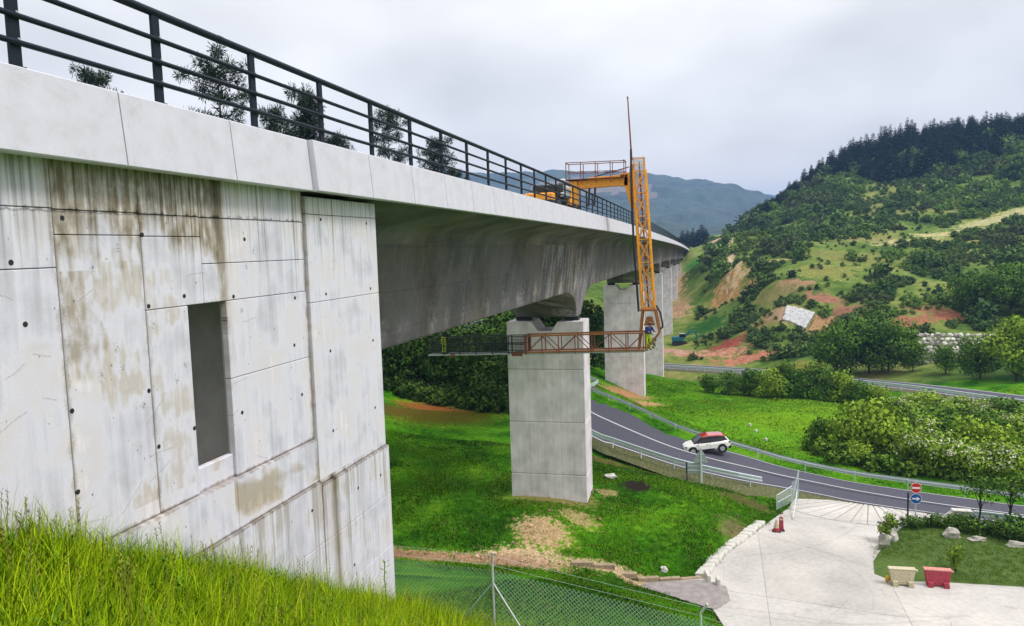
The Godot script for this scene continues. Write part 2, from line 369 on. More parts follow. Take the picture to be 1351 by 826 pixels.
var xs := PackedFloat32Array()
var zs := PackedFloat32Array()
var grid := PackedFloat32Array()
func steps(list: Array) -> PackedFloat32Array:
	var o := PackedFloat32Array()
	for q in list:
		var t: float = q[0]
		while (t < q[1] - 1e-4) if q[2] > 0 else (t > q[1] + 1e-4):
			o.push_back(t); t += q[2]
	o.push_back(list[-1][1])
	return o
var APRON := PackedVector2Array([Vector2(-4.4, -43.3), Vector2(-0.7, -45.7), Vector2(0.44, -49.26), Vector2(1.96, -52.2), Vector2(3.37, -55.4), Vector2(4.95, -58.6), Vector2(5.8, -61.5), Vector2(7.3, -61.3), Vector2(9.9, -60.42), Vector2(13.8, -59.15), Vector2(17.1, -58.22), Vector2(30, -55.5), Vector2(30, -28), Vector2(3, -28), Vector2(0.6, -38), Vector2(-0.45, -41.3), Vector2(-2.1, -42.2)])
func build_grid() -> void:
	xs = steps([[-270.0, -60.0, 14.0], [-60.0, -24.0, 2.4], [-24.0, 24.0, 0.6], [24.0, 60.0, 2.0], [60.0, 340.0, 8.0]])
	zs = steps([[20.0, 0.0, -2.0], [0.0, -20.0, -0.5], [-20.0, -92.0, -0.7], [-92.0, -132.0, -2.0], [-132.0, -200.0, -2.0], [-200.0, -500.0, -5.0], [-500.0, -640.0, -14.0]])
	var bumpy := FastNoiseLite.new()
	bumpy.seed = 21; bumpy.frequency = 0.09; bumpy.fractal_octaves = 3
	grid.resize(xs.size() * zs.size())
	for j in zs.size():
		var z := zs[j]
		for i in xs.size():
			var x := xs[i]
			var y := natural(x, z)
			var far := clampf(Vector2(x, z).length() / 120.0, 0.25, 3.0)
			y += bumpy.get_noise_2d(x, z) * 0.42 * far
			if z < -30.0 and z > -200.0 and absf(x) < 80.0:
				var best := 1e9
				var hit = null
				for q in road_sample:
					var dx: float = q[0].x - x
					var dz: float = q[0].z - z
					var d := dx * dx + dz * dz
					if d < best: best = d; hit = q
				best = sqrt(best)
				var hw: float = hit[1] + 1.2
				if best < hw + 5.0:
					var r: Array = hit[2]
					var ry: float = minf(r[0].y, minf(r[1].y, r[2].y)) - 0.32
					y = lerpf(ry, y, smoothstep(hw, hw + 5.0, best))
				if x > -6.0 and x < 31.0 and z < -27.0 and z > -61.5:
					if Geometry2D.is_point_in_polygon(Vector2(x, z), APRON): y = -20.3
					else:
						var near := 1e9
						for e in APRON.size():
							var c := Geometry2D.get_closest_point_to_segment(Vector2(x, z), APRON[e], APRON[(e + 1) % APRON.size()])
							near = minf(near, c.distance_to(Vector2(x, z)))
						y = lerpf(-20.05, y, smoothstep(0.0, 2.2, near))
			grid[j * xs.size() + i] = y
func find(a: PackedFloat32Array, t: float, rising: bool) -> int:
	var lo := 0
	var hi := a.size() - 1
	while hi - lo > 1:
		var m := (lo + hi) / 2
		if (a[m] <= t) == rising: lo = m
		else: hi = m
	return lo
func ground(x: float, z: float) -> float:
	var i := find(xs, x, true)
	var j := find(zs, z, false)
	var w := xs.size()
	var tx := clampf((x - xs[i]) / (xs[i + 1] - xs[i]), 0, 1)
	var tz := clampf((z - zs[j]) / (zs[j + 1] - zs[j]), 0, 1)
	return lerpf(lerpf(grid[j * w + i], grid[j * w + i + 1], tx), lerpf(grid[(j + 1) * w + i], grid[(j + 1) * w + i + 1], tx), tz)
func on(x: float, z: float) -> Vector3: return Vector3(x, ground(x, z), z)
func ground_normal(i: int, j: int) -> Vector3:
	var w := xs.size()
	var i0 := maxi(i - 1, 0)
	var i1 := mini(i + 1, w - 1)
	var j0 := maxi(j - 1, 0)
	var j1 := mini(j + 1, zs.size() - 1)
	var gx := (grid[j * w + i1] - grid[j * w + i0]) / (xs[i1] - xs[i0])
	var gz := (grid[j1 * w + i] - grid[j0 * w + i]) / (zs[j1] - zs[j0])
	return Vector3(-gx, 1, -gz).normalized()
func patch_mesh(x0: float, x1: float, z0: float, z1: float, uv0: Vector2, uvs: Vector2) -> MB:
	var mb := MB.new()
	var w := xs.size()
	var ns := {}
	for j in zs.size() - 1:
		if zs[j] > z0 + 1e-3 or zs[j + 1] < z1 - 1e-3: continue
		for i in w - 1:
			if xs[i] < x0 - 1e-3 or xs[i + 1] > x1 + 1e-3: continue
			var p := []
			var q := []
			var t := []
			for k in [[0, 0], [1, 0], [1, 1], [0, 1]]:
				var a: int = i + k[0]
				var b: int = j + k[1]
				p.push_back(Vector3(xs[a], grid[b * w + a], zs[b]))
				if not ns.has(b * w + a): ns[b * w + a] = ground_normal(a, b)
				q.push_back(ns[b * w + a])
				t.push_back(Vector2((xs[a] - uv0.x) / uvs.x, (uv0.y - zs[b]) / uvs.y))
			mb.smooth4(p[0], p[1], p[2], p[3], q[0], q[1], q[2], q[3], t[0], t[1], t[2], t[3])
	return mb

# soil, grass and rock that shows on the ground: x, z, half sizes, turn, colour, density
var NEAR_SPOTS := [
	[-11.0, -45.4, 2.2, 1.7, 0.35, Color(0.66, 0.55, 0.42), 0.95], [-11.5, -43.0, 3.2, 1.1, 0.0, Color(0.70, 0.60, 0.47), 1.1], [-14.5, -42.3, 7.0, 0.8, 0.02, Color(0.60, 0.48, 0.38), 1.1], [-9.0, -47.6, 1.7, 0.9, 0.4, Color(0.64, 0.53, 0.40), 0.8], [-5.0, -43.6, 6.0, 0.75, -0.1, Color(0.66, 0.57, 0.45), 1.1], [-22.0, -41.9, 6.0, 0.8, 0.0, Color(0.55, 0.42, 0.33), 1.1],
	[-27.8, -71.5, 6.5, 7.0, 0.5, Color(0.30, 0.27, 0.07), 0.95], [-30.5, -75.5, 4.6, 2.2, 0.3, Color(0.50, 0.31, 0.15), 1.0], [-33.0, -70.0, 4.0, 4.0, 0.0, Color(0.33, 0.27, 0.10), 0.8],
	[-11.5, -97.5, 3.2, 7.0, 0.25, Color(0.62, 0.47, 0.33), 1.1], [-8.6, -91.0, 2.0, 4.5, 0.3, Color(0.66, 0.52, 0.37), 1.0], [-5.9, -54.0, 1.2, 1.2, 0.0, Color(0.16, 0.13, 0.12), 1.0], [-9.0, -60.3, 2.0, 1.4, 0.4, Color(0.38, 0.30, 0.20), 0.8], [-5.0, -59.3, 2.6, 0.8, 0.0, Color(0.34, 0.29, 0.18), 0.7],
	[7.5, -86.0, 9.0, 8.0, 0.0, Color(0.44, 0.57, 0.10), 0.75], [3.0, -80.0, 6.0, 4.0, 0.3, Color(0.36, 0.56, 0.10), 0.7], [13.0, -98.0, 7.0, 4.0, 0.0, Color(0.46, 0.54, 0.14), 0.7], [-11.2, -50.0, 3.6, 1.7, 0.0, Color(0.55, 0.44, 0.33), 0.7], [1.2, -52.2, 1.4, 2.0, 0.5, Color(0.42, 0.36, 0.27), 0.8], [1.6, -57.4, 2.4, 1.0, 0.0, Color(0.36, 0.30, 0.20), 0.75], [-7.7, -52.0, 0.9, 0.7, 0.0, Color(0.62, 0.52, 0.40), 0.8],
]
var FAR_SPOTS := [
	[19.0, -206, 6.0, 2.8, 0.5, Color(0.56, 0.43, 0.34), 1.2], [24.2, -197, 6.5, 2.8, 0.6, Color(0.52, 0.37, 0.30), 1.2], [29.5, -189, 5.5, 2.8, 0.5, Color(0.50, 0.35, 0.28), 1.2],
	[57, -258, 12, 5, -0.35, Color(0.60, 0.57, 0.40), 1.1], [71, -271, 14, 5.5, -0.4, Color(0.62, 0.59, 0.42), 1.1], [88, -286, 16, 6, -0.4, Color(0.60, 0.58, 0.42), 1.1], [103, -297, 14, 6, -0.4, Color(0.60, 0.58, 0.42), 1.1],
	[2.7, -236, 6, 7, 0.0, Color(0.60, 0.47, 0.30), 1.1], [7.7, -226, 6, 5, 0.0, Color(0.56, 0.44, 0.29), 1.0], [12.9, -196, 4, 4, 0.0, Color(0.55, 0.45, 0.33), 0.9], [10.7, -188, 5, 4, 0.0, Color(0.50, 0.42, 0.29), 0.8],
	[-1.4, -178, 9, 4.5, -0.1, Color(0.62, 0.44, 0.36), 1.3], [6, -172, 9, 3.6, -0.3, Color(0.60, 0.40, 0.32), 1.2], [2, -184, 5, 3, 0.0, Color(0.50, 0.26, 0.22), 1.2], [-11, -182, 7, 5, 0.0, Color(0.62, 0.48, 0.42), 1.2],
	[40, -178, 5, 4, 0.0, Color(0.52, 0.36, 0.27), 1.0], [48, -180, 7, 4, 0.0, Color(0.52, 0.34, 0.25), 1.0], [45, -185, 5, 4, 0.0, Color(0.54, 0.38, 0.28), 0.9], [-3.5, -206, 6, 9, 0.0, Color(0.15, 0.30, 0.11), 1.3], [-10, -330, 5, 30, 0.05, Color(0.20, 0.40, 0.15), 1.3], [-14.5, -290, 3.4, 40, -0.03, Color(0.62, 0.50, 0.38), 1.0],
	[-1, -395, 6, 24, 0.0, Color(0.66, 0.55, 0.45), 1.0], [-2.0, -300, 3.6, 26, 0.02, Color(0.55, 0.45, 0.33), 0.9], [77, -380, 16, 30, 0.3, Color(0.42, 0.44, 0.24), 0.8], [62, -332, 14, 24, 0.3, Color(0.46, 0.46, 0.26), 0.85], [27.5, -216, 9, 9, 0.4, Color(0.46, 0.46, 0.24), 0.9], [36, -235, 14, 9, 0.4, Color(0.44, 0.44, 0.24), 0.8], [15, -188, 4, 3, 0.0, Color(0.58, 0.46, 0.40), 0.9], [23, -186, 3.2, 3.2, 0.0, Color(0.60, 0.46, 0.30), 1.1], [16, -160, 8, 4, 0.2, Color(0.42, 0.42, 0.18), 0.9], [-12, -240, 4, 14, 0.0, Color(0.58, 0.47, 0.36), 1.0], [14, -205, 7, 4, 0.3, Color(0.44, 0.40, 0.26), 0.8],
	[18.0, -187.5, 4.5, 4.0, 0.0, Color(0.50, 0.44, 0.32), 1.0],
	[3.8, -264, 1.4, 26, 0.03, Color(0.70, 0.62, 0.50), 1.3], [5.5, -240, 1.4, 9, 0.25, Color(0.68, 0.58, 0.45), 1.2], [11, -236, 12, 1.3, 0.15, Color(0.62, 0.55, 0.40), 1.0], [45, -262, 14, 6, -0.3, Color(0.50, 0.46, 0.30), 0.8], [90, -340, 20, 10, -0.3, Color(0.46, 0.48, 0.27), 0.7],
]
func ground_texture(w: int, h: int, x0: float, z0: float, sx: float, sz: float, spots: Array, cols: Array, rep: float) -> ImageTexture:
	var a := noise_bytes(31, 256, 0.018, 4)
	var b := noise_bytes(32, 256, 0.06, 4)
	var f := noise_bytes(33, 256, 0.25, 2)
	var out := PackedByteArray()
	out.resize(w * h * 3)
	var ka := rep * 256.0 / 60.0
	for y in h:
		var wz := z0 - sz * y / h
		for x in w:
			var wx := x0 + sx * x / w
			var ia := (int(wz * ka * 0.35) & 255) * 256 + (int(wx * ka * 0.35) & 255)
			var ib := (int(wz * ka) & 255) * 256 + (int(wx * ka) & 255)
			var ic := ((y * 3 + (x >> 2)) & 255) * 256 + ((x * 2) & 255)
			var t := (a[ia] * 0.5 + b[ib] * 0.32 + f[ic] * 0.18) / 255.0
			t = clampf((t - 0.5) * 2.1 + 0.5, 0.0, 0.999) * (cols.size() - 1)
			var k := int(t)
			var c: Color = cols[k].lerp(cols[k + 1], t - k)
			var i := (y * w + x) * 3
			out[i] = int(c.r * 255.0); out[i + 1] = int(c.g * 255.0); out[i + 2] = int(c.b * 255.0)
	for s in spots:
		var r: float = maxf(s[2], s[3]) * 1.7
		var px0 := clampi(int((s[0] - r - x0) / sx * w), 0, w)
		var px1 := clampi(int((s[0] + r - x0) / sx * w), 0, w)
		var py0 := clampi(int((z0 - s[1] - r) / sz * h), 0, h)
		var py1 := clampi(int((z0 - s[1] + r) / sz * h), 0, h)
		var cs := cos(s[4])
		var sn := sin(s[4])
		var sc: Color = s[5]
		for y in range(py0, py1):
			var dz: float = z0 - sz * y / h - s[1]
			for x in range(px0, px1):
				var dx: float = x0 + sx * x / w - s[0]
				var ex: float = (dx * cs + dz * sn) / s[2]
				var ez: float = (dz * cs - dx * sn) / s[3]
				var rr := ex * ex + ez * ez
				if rr > 2.6: continue
				var ib := (int((dz + s[0]) * ka * 1.3) & 255) * 256 + (int((dx + s[1]) * ka * 1.3) & 255)
				var ic := ((y * 2 + (x >> 1)) & 255) * 256 + ((x * 3) & 255)
				var nz := (b[ib] * 0.6 + f[ic] * 0.4) / 255.0 - 0.5
				var al: float = clampf((1.0 - sqrt(rr) + nz * 1.7) * 3.2, 0.0, 1.0) * minf(s[6], 1.0)
				if al <= 0.0: continue
				var v := 1.0 + (f[ic] / 255.0 - 0.5) * 0.45 + nz * 0.25
				var i := (y * w + x) * 3
				out[i] = clampi(int(lerpf(out[i], sc.r * 255.0 * v, al)), 0, 255)
				out[i + 1] = clampi(int(lerpf(out[i + 1], sc.g * 255.0 * v, al)), 0, 255)
				out[i + 2] = clampi(int(lerpf(out[i + 2], sc.b * 255.0 * v, al)), 0, 255)
	var im := Image.create_from_data(w, h, false, Image.FORMAT_RGB8, out)
	return ImageTexture.create_from_image(im)
func make_ground() -> void:
	var near := plain(Color.WHITE, 0.95)
	near.albedo_texture = ground_texture(1080, 1520, -48.0, 4.0, 96.0, 136.0, NEAR_SPOTS, [Color(0.12, 0.26, 0.03), Color(0.20, 0.40, 0.045), Color(0.29, 0.49, 0.07), Color(0.38, 0.54, 0.10)], 6.0)
	near.texture_repeat = true
	near.metallic_specular = 0.12
	struct("ground", patch_mesh(-48.0, 48.0, 20.0, -132.0, Vector2(-48, 4), Vector2(96, 136)), near)
	var far := plain(Color.WHITE, 0.95)
	far.albedo_texture = ground_texture(1400, 1400, -270.0, 20.0, 610.0, 660.0, FAR_SPOTS, [Color(0.20, 0.28, 0.11), Color(0.30, 0.39, 0.16), Color(0.41, 0.46, 0.22), Color(0.52, 0.50, 0.30)], 1.0)
	far.metallic_specular = 0.12
	struct("hillside", patch_mesh(-270.0, 340.0, -132.0, -640.0, Vector2(-270, 20), Vector2(610, 660)), far)
	struct("hillside", patch_mesh(-270.0, -48.0, 20.0, -132.0, Vector2(-270, 20), Vector2(610, 660)), far)
	struct("hillside", patch_mesh(48.0, 340.0, 20.0, -132.0, Vector2(-270, 20), Vector2(610, 660)), far)
	var mb := MB.new()
	mb.face(Vector3(-9000, -45, 600), Vector3(9000, -45, 600), Vector3(9000, -45, -12000), Vector3(-9000, -45, -12000), Vector3.UP)
	struct("valley_floor", mb, plain(Color(0.25, 0.31, 0.17), 0.95))
	mountain("far_mountain", [Vector2(-2600, 300), Vector2(-1200, 285), Vector2(-500, 245), Vector2(-236, 225), Vector2(-64, 197), Vector2(32, 176), Vector2(100, 152), Vector2(161, 126), Vector2(260, 78), Vector2(420, 20), Vector2(700, -40), Vector2(1500, -45)], -2600, 1200, 41, lin(0.030, 0.052, 0.035), [[-330.0, -2010.0, 150.0, 90.0], [-250.0, -1990.0, 90.0, 60.0]])
	mountain("distant_mountain", [Vector2(-3000, 150), Vector2(-600, 260), Vector2(0, 272), Vector2(140, 247), Vector2(300, 224), Vector2(520, 215), Vector2(900, 150), Vector2(2500, 60)], -4200, 900, 42, lin(0.035, 0.055, 0.045), [])
	mountain("foothill", [Vector2(-900, 90), Vector2(-400, 62), Vector2(-160, 42), Vector2(-90, 36), Vector2(-30, 20), Vector2(20, 22), Vector2(70, 40), Vector2(160, 60), Vector2(500, 70)], -1250, 420, 43, lin(0.028, 0.058, 0.036), [])
func mountain(called: String, crest: Array, z: float, run: float, seed_: int, c: Color, bare: Array) -> void:
	var f := FastNoiseLite.new()
	f.seed = seed_; f.frequency = 0.02; f.fractal_octaves = 4
	var g := FastNoiseLite.new()
	g.seed = seed_ + 9; g.frequency = 0.0035; g.fractal_octaves = 3
	var mb := MB.new()
	var x0: float = crest[0].x
	var x1: float = crest[-1].x
	var nx := int((x1 - x0) / (-z * 0.0036))
	var nz := 46
	var pts := []
	for i in nx + 1:
		var x := lerpf(x0, x1, float(i) / nx)
		var k := 0
		while k < crest.size() - 2 and crest[k + 1].x < x: k += 1
		var top: float = (crest[k].y as float) + (crest[k + 1].y - crest[k].y) * smoothstep(0.0, 1.0, (x - crest[k].x) / (crest[k + 1].x - crest[k].x)) * 1.0
		var col := []
		for j in nz + 1:
			var t := float(j) / nz * 1.25
			var zz := z + run - run * t
			var y := lerpf(-45.0, top, sin(minf(t, 1.0) * PI * 0.5)) if t <= 1.0 else top - (t - 1.0) * 220.0
			y += (f.get_noise_2d(x, zz) * 7.0 + g.get_noise_2d(x, zz) * 26.0 * sin(minf(t, 1.0) * PI)) * (-z / 2600.0)
			col.push_back(Vector3(x, y, zz))
		pts.push_back(col)
	for i in nx:
		for j in nz:
			var a: Vector3 = pts[i][j]
			var b: Vector3 = pts[i + 1][j]
			var d: Vector3 = pts[i + 1][j + 1]
			var e: Vector3 = pts[i][j + 1]
			var m := (d - a).cross(e - b).normalized()
			if m.y < 0: m = -m
			var q := 0.75 + 0.5 * f.get_noise_2d(a.x * 3.0, a.z * 3.0 + 400.0) + 0.5 * g.get_noise_2d(a.x, a.z + 999.0)
			mb.col = c.srgb_to_linear() * maxf(q, 0.3)
			for s in bare:
				var rr := Vector2((a.x - s[0]) / s[2], (a.z - s[1]) / s[3]).length() + f.get_noise_2d(a.x, a.z) * 0.5
				if rr < 1.0: mb.col = Color(0.13, 0.105, 0.08)
			mb.face(a, b, d, e, m)
	var ma := plain(Color.WHITE, 0.95)
	ma.vertex_color_use_as_albedo = true
	struct(called, mb, ma)

# ---------------------------------------------------------------- roads
func strip(rows: Array, a: float, b: float, lift: float, every := 0, on_for := 0) -> MB:
	# band between lateral positions a and b (-1 far edge, 0 centre, 1 near edge; beyond 1 in metres past the edge)
	var mb := MB.new()
	for i in rows.size() - 1:
		if every > 0 and i % every >= on_for: continue
		var p0 := across(rows[i], a) + Vector3.UP * lift
		var p1 := across(rows[i + 1], a) + Vector3.UP * lift
		var q1 := across(rows[i + 1], b) + Vector3.UP * lift
		var q0 := across(rows[i], b) + Vector3.UP * lift
		mb.face(p0, p1, q1, q0, (p1 - p0).cross(q0 - p0).normalized() * (1.0 if (p1 - p0).cross(q0 - p0).y > 0 else -1.0))
	return mb
func across(r: Array, t: float) -> Vector3:
	if t < -1.0: return r[0] + (r[0] - r[1]).normalized() * (-t - 1.0)
	if t > 1.0: return r[2] + (r[2] - r[1]).normalized() * (t - 1.0)
	return (r[1] as Vector3).lerp(r[0] if t < 0 else r[2], absf(t))
func make_roads() -> void:
	for which in [[ROAD, "road"], [FAR_ROAD, "far_road"]]:
		var r: Array = which[0]
		struct(which[1], strip(r, -1.25, 1.25, 0.0), M.asphalt)
		var sh := MB.new()
		for i in r.size() - 1:
			for s in [-1.0, 1.0]:
				var a := across(r[i], s * 1.25)
				var b := across(r[i + 1], s * 1.25)
				var c := across(r[i + 1], s * 2.9) - Vector3(0, 0.55, 0)
				var d := across(r[i], s * 2.9) - Vector3(0, 0.55, 0)
				var m := (b - a).cross(d - a).normalized()
				sh.face(a - Vector3(0, 0.012, 0), b - Vector3(0, 0.012, 0), c, d, m if m.y > 0 else -m)
		struct("road_verge" if which[1] == "road" else "far_road_verge", sh, M.verge)
		var k := 0.024 if which[1] == "road" else 0.05
		struct("edge_line", strip(r, -1.0 - 0.02, -1.0 + k * 1.3, 0.012), M.white_line)
		struct("centre_line", strip(r, -k, k, 0.012), M.white_line)
		struct("edge_line", strip(r, 1.0 - k * 1.3, 1.0 + 0.02, 0.012), M.white_line)
func guardrail(called: String, label: String, pts: Array, flip: float, gap := 4) -> void:
	var t := thing(called, label, "guardrail", pts[0], "guardrails along the valley roads")
	var prof := [Vector2(0.0, 0.40), Vector2(0.06, 0.43), Vector2(0.06, 0.52), Vector2(-0.02, 0.56), Vector2(-0.02, 0.64), Vector2(0.06, 0.68), Vector2(0.06, 0.77), Vector2(0.0, 0.80)]
	var mb := MB.new()
	for i in pts.size() - 1:
		var d: Vector3 = (pts[i + 1] - pts[i]).normalized()
		var s := Vector3(d.z, 0, -d.x).normalized() * flip
		for k in prof.size() - 1:
			var a: Vector3 = pts[i] - pts[0]
			var b: Vector3 = pts[i + 1] - pts[0]
			var e: Vector2 = prof[k]
			var f: Vector2 = prof[k + 1]
			var p := a + s * e.x + Vector3.UP * e.y
			var q := b + s * e.x + Vector3.UP * e.y
			var o := a + s * f.x + Vector3.UP * f.y
			var m := (q - p).cross(o - p).normalized()
			if m.dot(s) < 0: m = -m
			mb.face(p, q, b + s * f.x + Vector3.UP * f.y, o, m)
			mb.face(p - s * 0.006, q - s * 0.006, b + s * (f.x - 0.006) + Vector3.UP * f.y, o - s * 0.006, -m)
	obj("beam", mb, M.galv, t)
	var pm := MB.new()
	pm.box(Vector3(0, 0.0, 0), Vector3(0.07, 1.5, 0.12), Basis.IDENTITY, 0.008)
	var me := pm.mesh()
	for i in range(0, pts.size(), gap):
		var p := obj_mesh("post", me, M.galv, t, pts[i] - pts[0])
		var d: Vector3 = (pts[mini(i + 1, pts.size() - 1)] - pts[maxi(i - 1, 0)])
		p.rotation.y = atan2(-d.z, d.x)
		p.position -= Vector3(d.z, 0, -d.x).normalized() * flip * 0.07
func rail_path(r: Array, t: float, i0: int, i1: int) -> Array:
	var o := []
	for i in range(i0, mini(i1, r.size())): o.push_back(across(r[i], t))
	return resample(o, 1.0)
func resample(p: Array, step: float) -> Array:
	var o := [p[0]]
	var carry := 0.0
	for i in p.size() - 1:
		var l: float = (p[i + 1] - p[i]).length()
		var at := step - carry
		while at < l:
			o.push_back((p[i] as Vector3).lerp(p[i + 1], at / l)); at += step
		carry = l - (at - step)
	return o

# ---------------------------------------------------------------- the bridge
const K0 := 11.48
func heading(s: float) -> float: return 0.022 * smoothstep(20.0, 80.0, s)
var path_x := PackedFloat32Array()
func make_path() -> void:
	var x := -6.58
	for i in 500:
		path_x.push_back(x)
		x -= heading(i) * 1.0
func deck(s: float) -> Vector3:
	var x := -6.58
	if s > 0:
		var i := mini(int(s), 498)
		x = lerpf(path_x[i], path_x[i + 1], s - i)
	var q := s - 6.1
	return Vector3(x, 1.92 - 0.0053 * q - 2.35e-5 * q * maxf(q, 0.0), -s)
func side(s: float) -> Vector3: return Vector3(-cos(heading(s)), 0, sin(heading(s)))   # inwards, to the left
func at_deck(s: float, o: float, y: float) -> Vector3: return deck(s) + side(s) * o + Vector3(0, y, 0)
const PIERS := [51.2, 103.8, 156.4, 208.4, 260.4, 312.4, 364.4, 408.0]
func drop(s: float) -> float:
	for p: float in PIERS:
		var u := absf(s - p) - 1.0
		if u < 5.0:
			var q := (5.0 - maxf(u, 0.0)) / 5.0
			return 1.88 * (1.0 - sqrt(maxf(1.0 - q * q, 0.0)))
	return 0.0
func section(s: float, inset: float) -> Array:
	var d := drop(s)
	var e := 4.56 + d
	var k := 0.075
	var g := 0.012
	var w := func(y: float) -> float: return 2.05 + (y - 1.7) * 0.105
	var a := [Vector2(0.12, -0.82), Vector2(0.9, -0.98), Vector2(1.5, -1.12), Vector2(1.72, -1.19), Vector2(1.88, -1.30), Vector2(1.98, -1.45), Vector2(2.035, -1.62)]
	for y: float in [1.70, 2.95, 4.05]:
		a.append_array([Vector2(w.call(y), -y), Vector2(w.call(y) + g, -y - 0.006), Vector2(w.call(y) + g, -y - 0.024), Vector2(w.call(y), -y - 0.03)])
	a.push_back(Vector2(w.call(e - k), -(e - k)))
	a.push_back(Vector2(w.call(e - k) + 0.03, -(e - 0.02)))
	a.push_back(Vector2(w.call(e - k) + 0.10, -e))
	if inset > 0.0:
		for i in a.size(): a[i] = a[i] + Vector2(inset, inset * 0.4)
	var full := a.duplicate()
	for i in range(a.size() - 1, -1, -1): full.push_back(Vector2(9.4 - a[i].x, a[i].y))
	return full
func sweep(s_list: PackedFloat32Array, insets: PackedFloat32Array) -> MB:
	var mb := MB.new()
	var prev := []
	for i in s_list.size():
		var s := s_list[i]
		var sec := section(s, insets[i])
		var row := []
		var len_ := 0.0
		for k in sec.size():
			if k > 0: len_ += (sec[k] - sec[k - 1]).length()
			row.push_back([at_deck(s, sec[k].x, sec[k].y), Vector2((s - 51.2) / 52.2, len_ / 16.0)])
		if i > 0:
			for k in sec.size() - 1:
				var a: Vector3 = prev[k][0]
				var b: Vector3 = row[k][0]
				var c: Vector3 = row[k + 1][0]
				var d: Vector3 = prev[k + 1][0]
				var m := (c - a).cross(d - b)
				if m.length() < 1e-8: continue
				m = m.normalized()
				if m.dot((a + c) * 0.5 - at_deck(s, 4.7, -2.2)) < 0: m = -m
				mb.smooth4(a, b, c, d, m, m, m, m, prev[k][1], row[k][1], row[k + 1][1], prev[k + 1][1])
		prev = row
	return mb
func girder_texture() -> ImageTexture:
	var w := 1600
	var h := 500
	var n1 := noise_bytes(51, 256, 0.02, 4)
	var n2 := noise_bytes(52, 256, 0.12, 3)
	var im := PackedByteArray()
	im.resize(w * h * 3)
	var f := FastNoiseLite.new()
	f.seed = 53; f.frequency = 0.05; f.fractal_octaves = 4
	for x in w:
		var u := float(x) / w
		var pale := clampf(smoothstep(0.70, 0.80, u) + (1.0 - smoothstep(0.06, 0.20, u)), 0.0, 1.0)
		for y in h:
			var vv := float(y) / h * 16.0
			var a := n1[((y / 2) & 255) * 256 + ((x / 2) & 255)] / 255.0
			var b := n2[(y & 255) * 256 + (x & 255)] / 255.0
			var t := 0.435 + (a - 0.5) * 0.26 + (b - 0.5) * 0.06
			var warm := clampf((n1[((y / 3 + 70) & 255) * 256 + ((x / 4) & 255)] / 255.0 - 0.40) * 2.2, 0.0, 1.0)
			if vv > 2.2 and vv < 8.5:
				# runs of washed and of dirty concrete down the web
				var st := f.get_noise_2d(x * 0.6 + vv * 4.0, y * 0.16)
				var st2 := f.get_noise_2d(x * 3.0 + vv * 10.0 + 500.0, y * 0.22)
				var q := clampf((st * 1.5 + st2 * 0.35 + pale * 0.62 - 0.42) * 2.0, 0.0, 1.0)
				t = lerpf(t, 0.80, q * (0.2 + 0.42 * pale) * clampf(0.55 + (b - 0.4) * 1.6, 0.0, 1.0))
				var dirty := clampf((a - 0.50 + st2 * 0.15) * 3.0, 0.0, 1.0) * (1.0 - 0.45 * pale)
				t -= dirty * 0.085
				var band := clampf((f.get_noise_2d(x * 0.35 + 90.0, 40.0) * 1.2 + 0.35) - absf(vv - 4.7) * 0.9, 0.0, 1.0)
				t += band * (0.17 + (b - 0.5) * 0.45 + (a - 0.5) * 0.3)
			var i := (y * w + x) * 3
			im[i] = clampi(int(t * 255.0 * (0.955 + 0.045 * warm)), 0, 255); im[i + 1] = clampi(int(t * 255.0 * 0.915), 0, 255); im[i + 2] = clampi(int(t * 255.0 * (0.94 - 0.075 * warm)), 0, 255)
	return ImageTexture.create_from_image(Image.create_from_data(w, h, false, Image.FORMAT_RGB8, im))
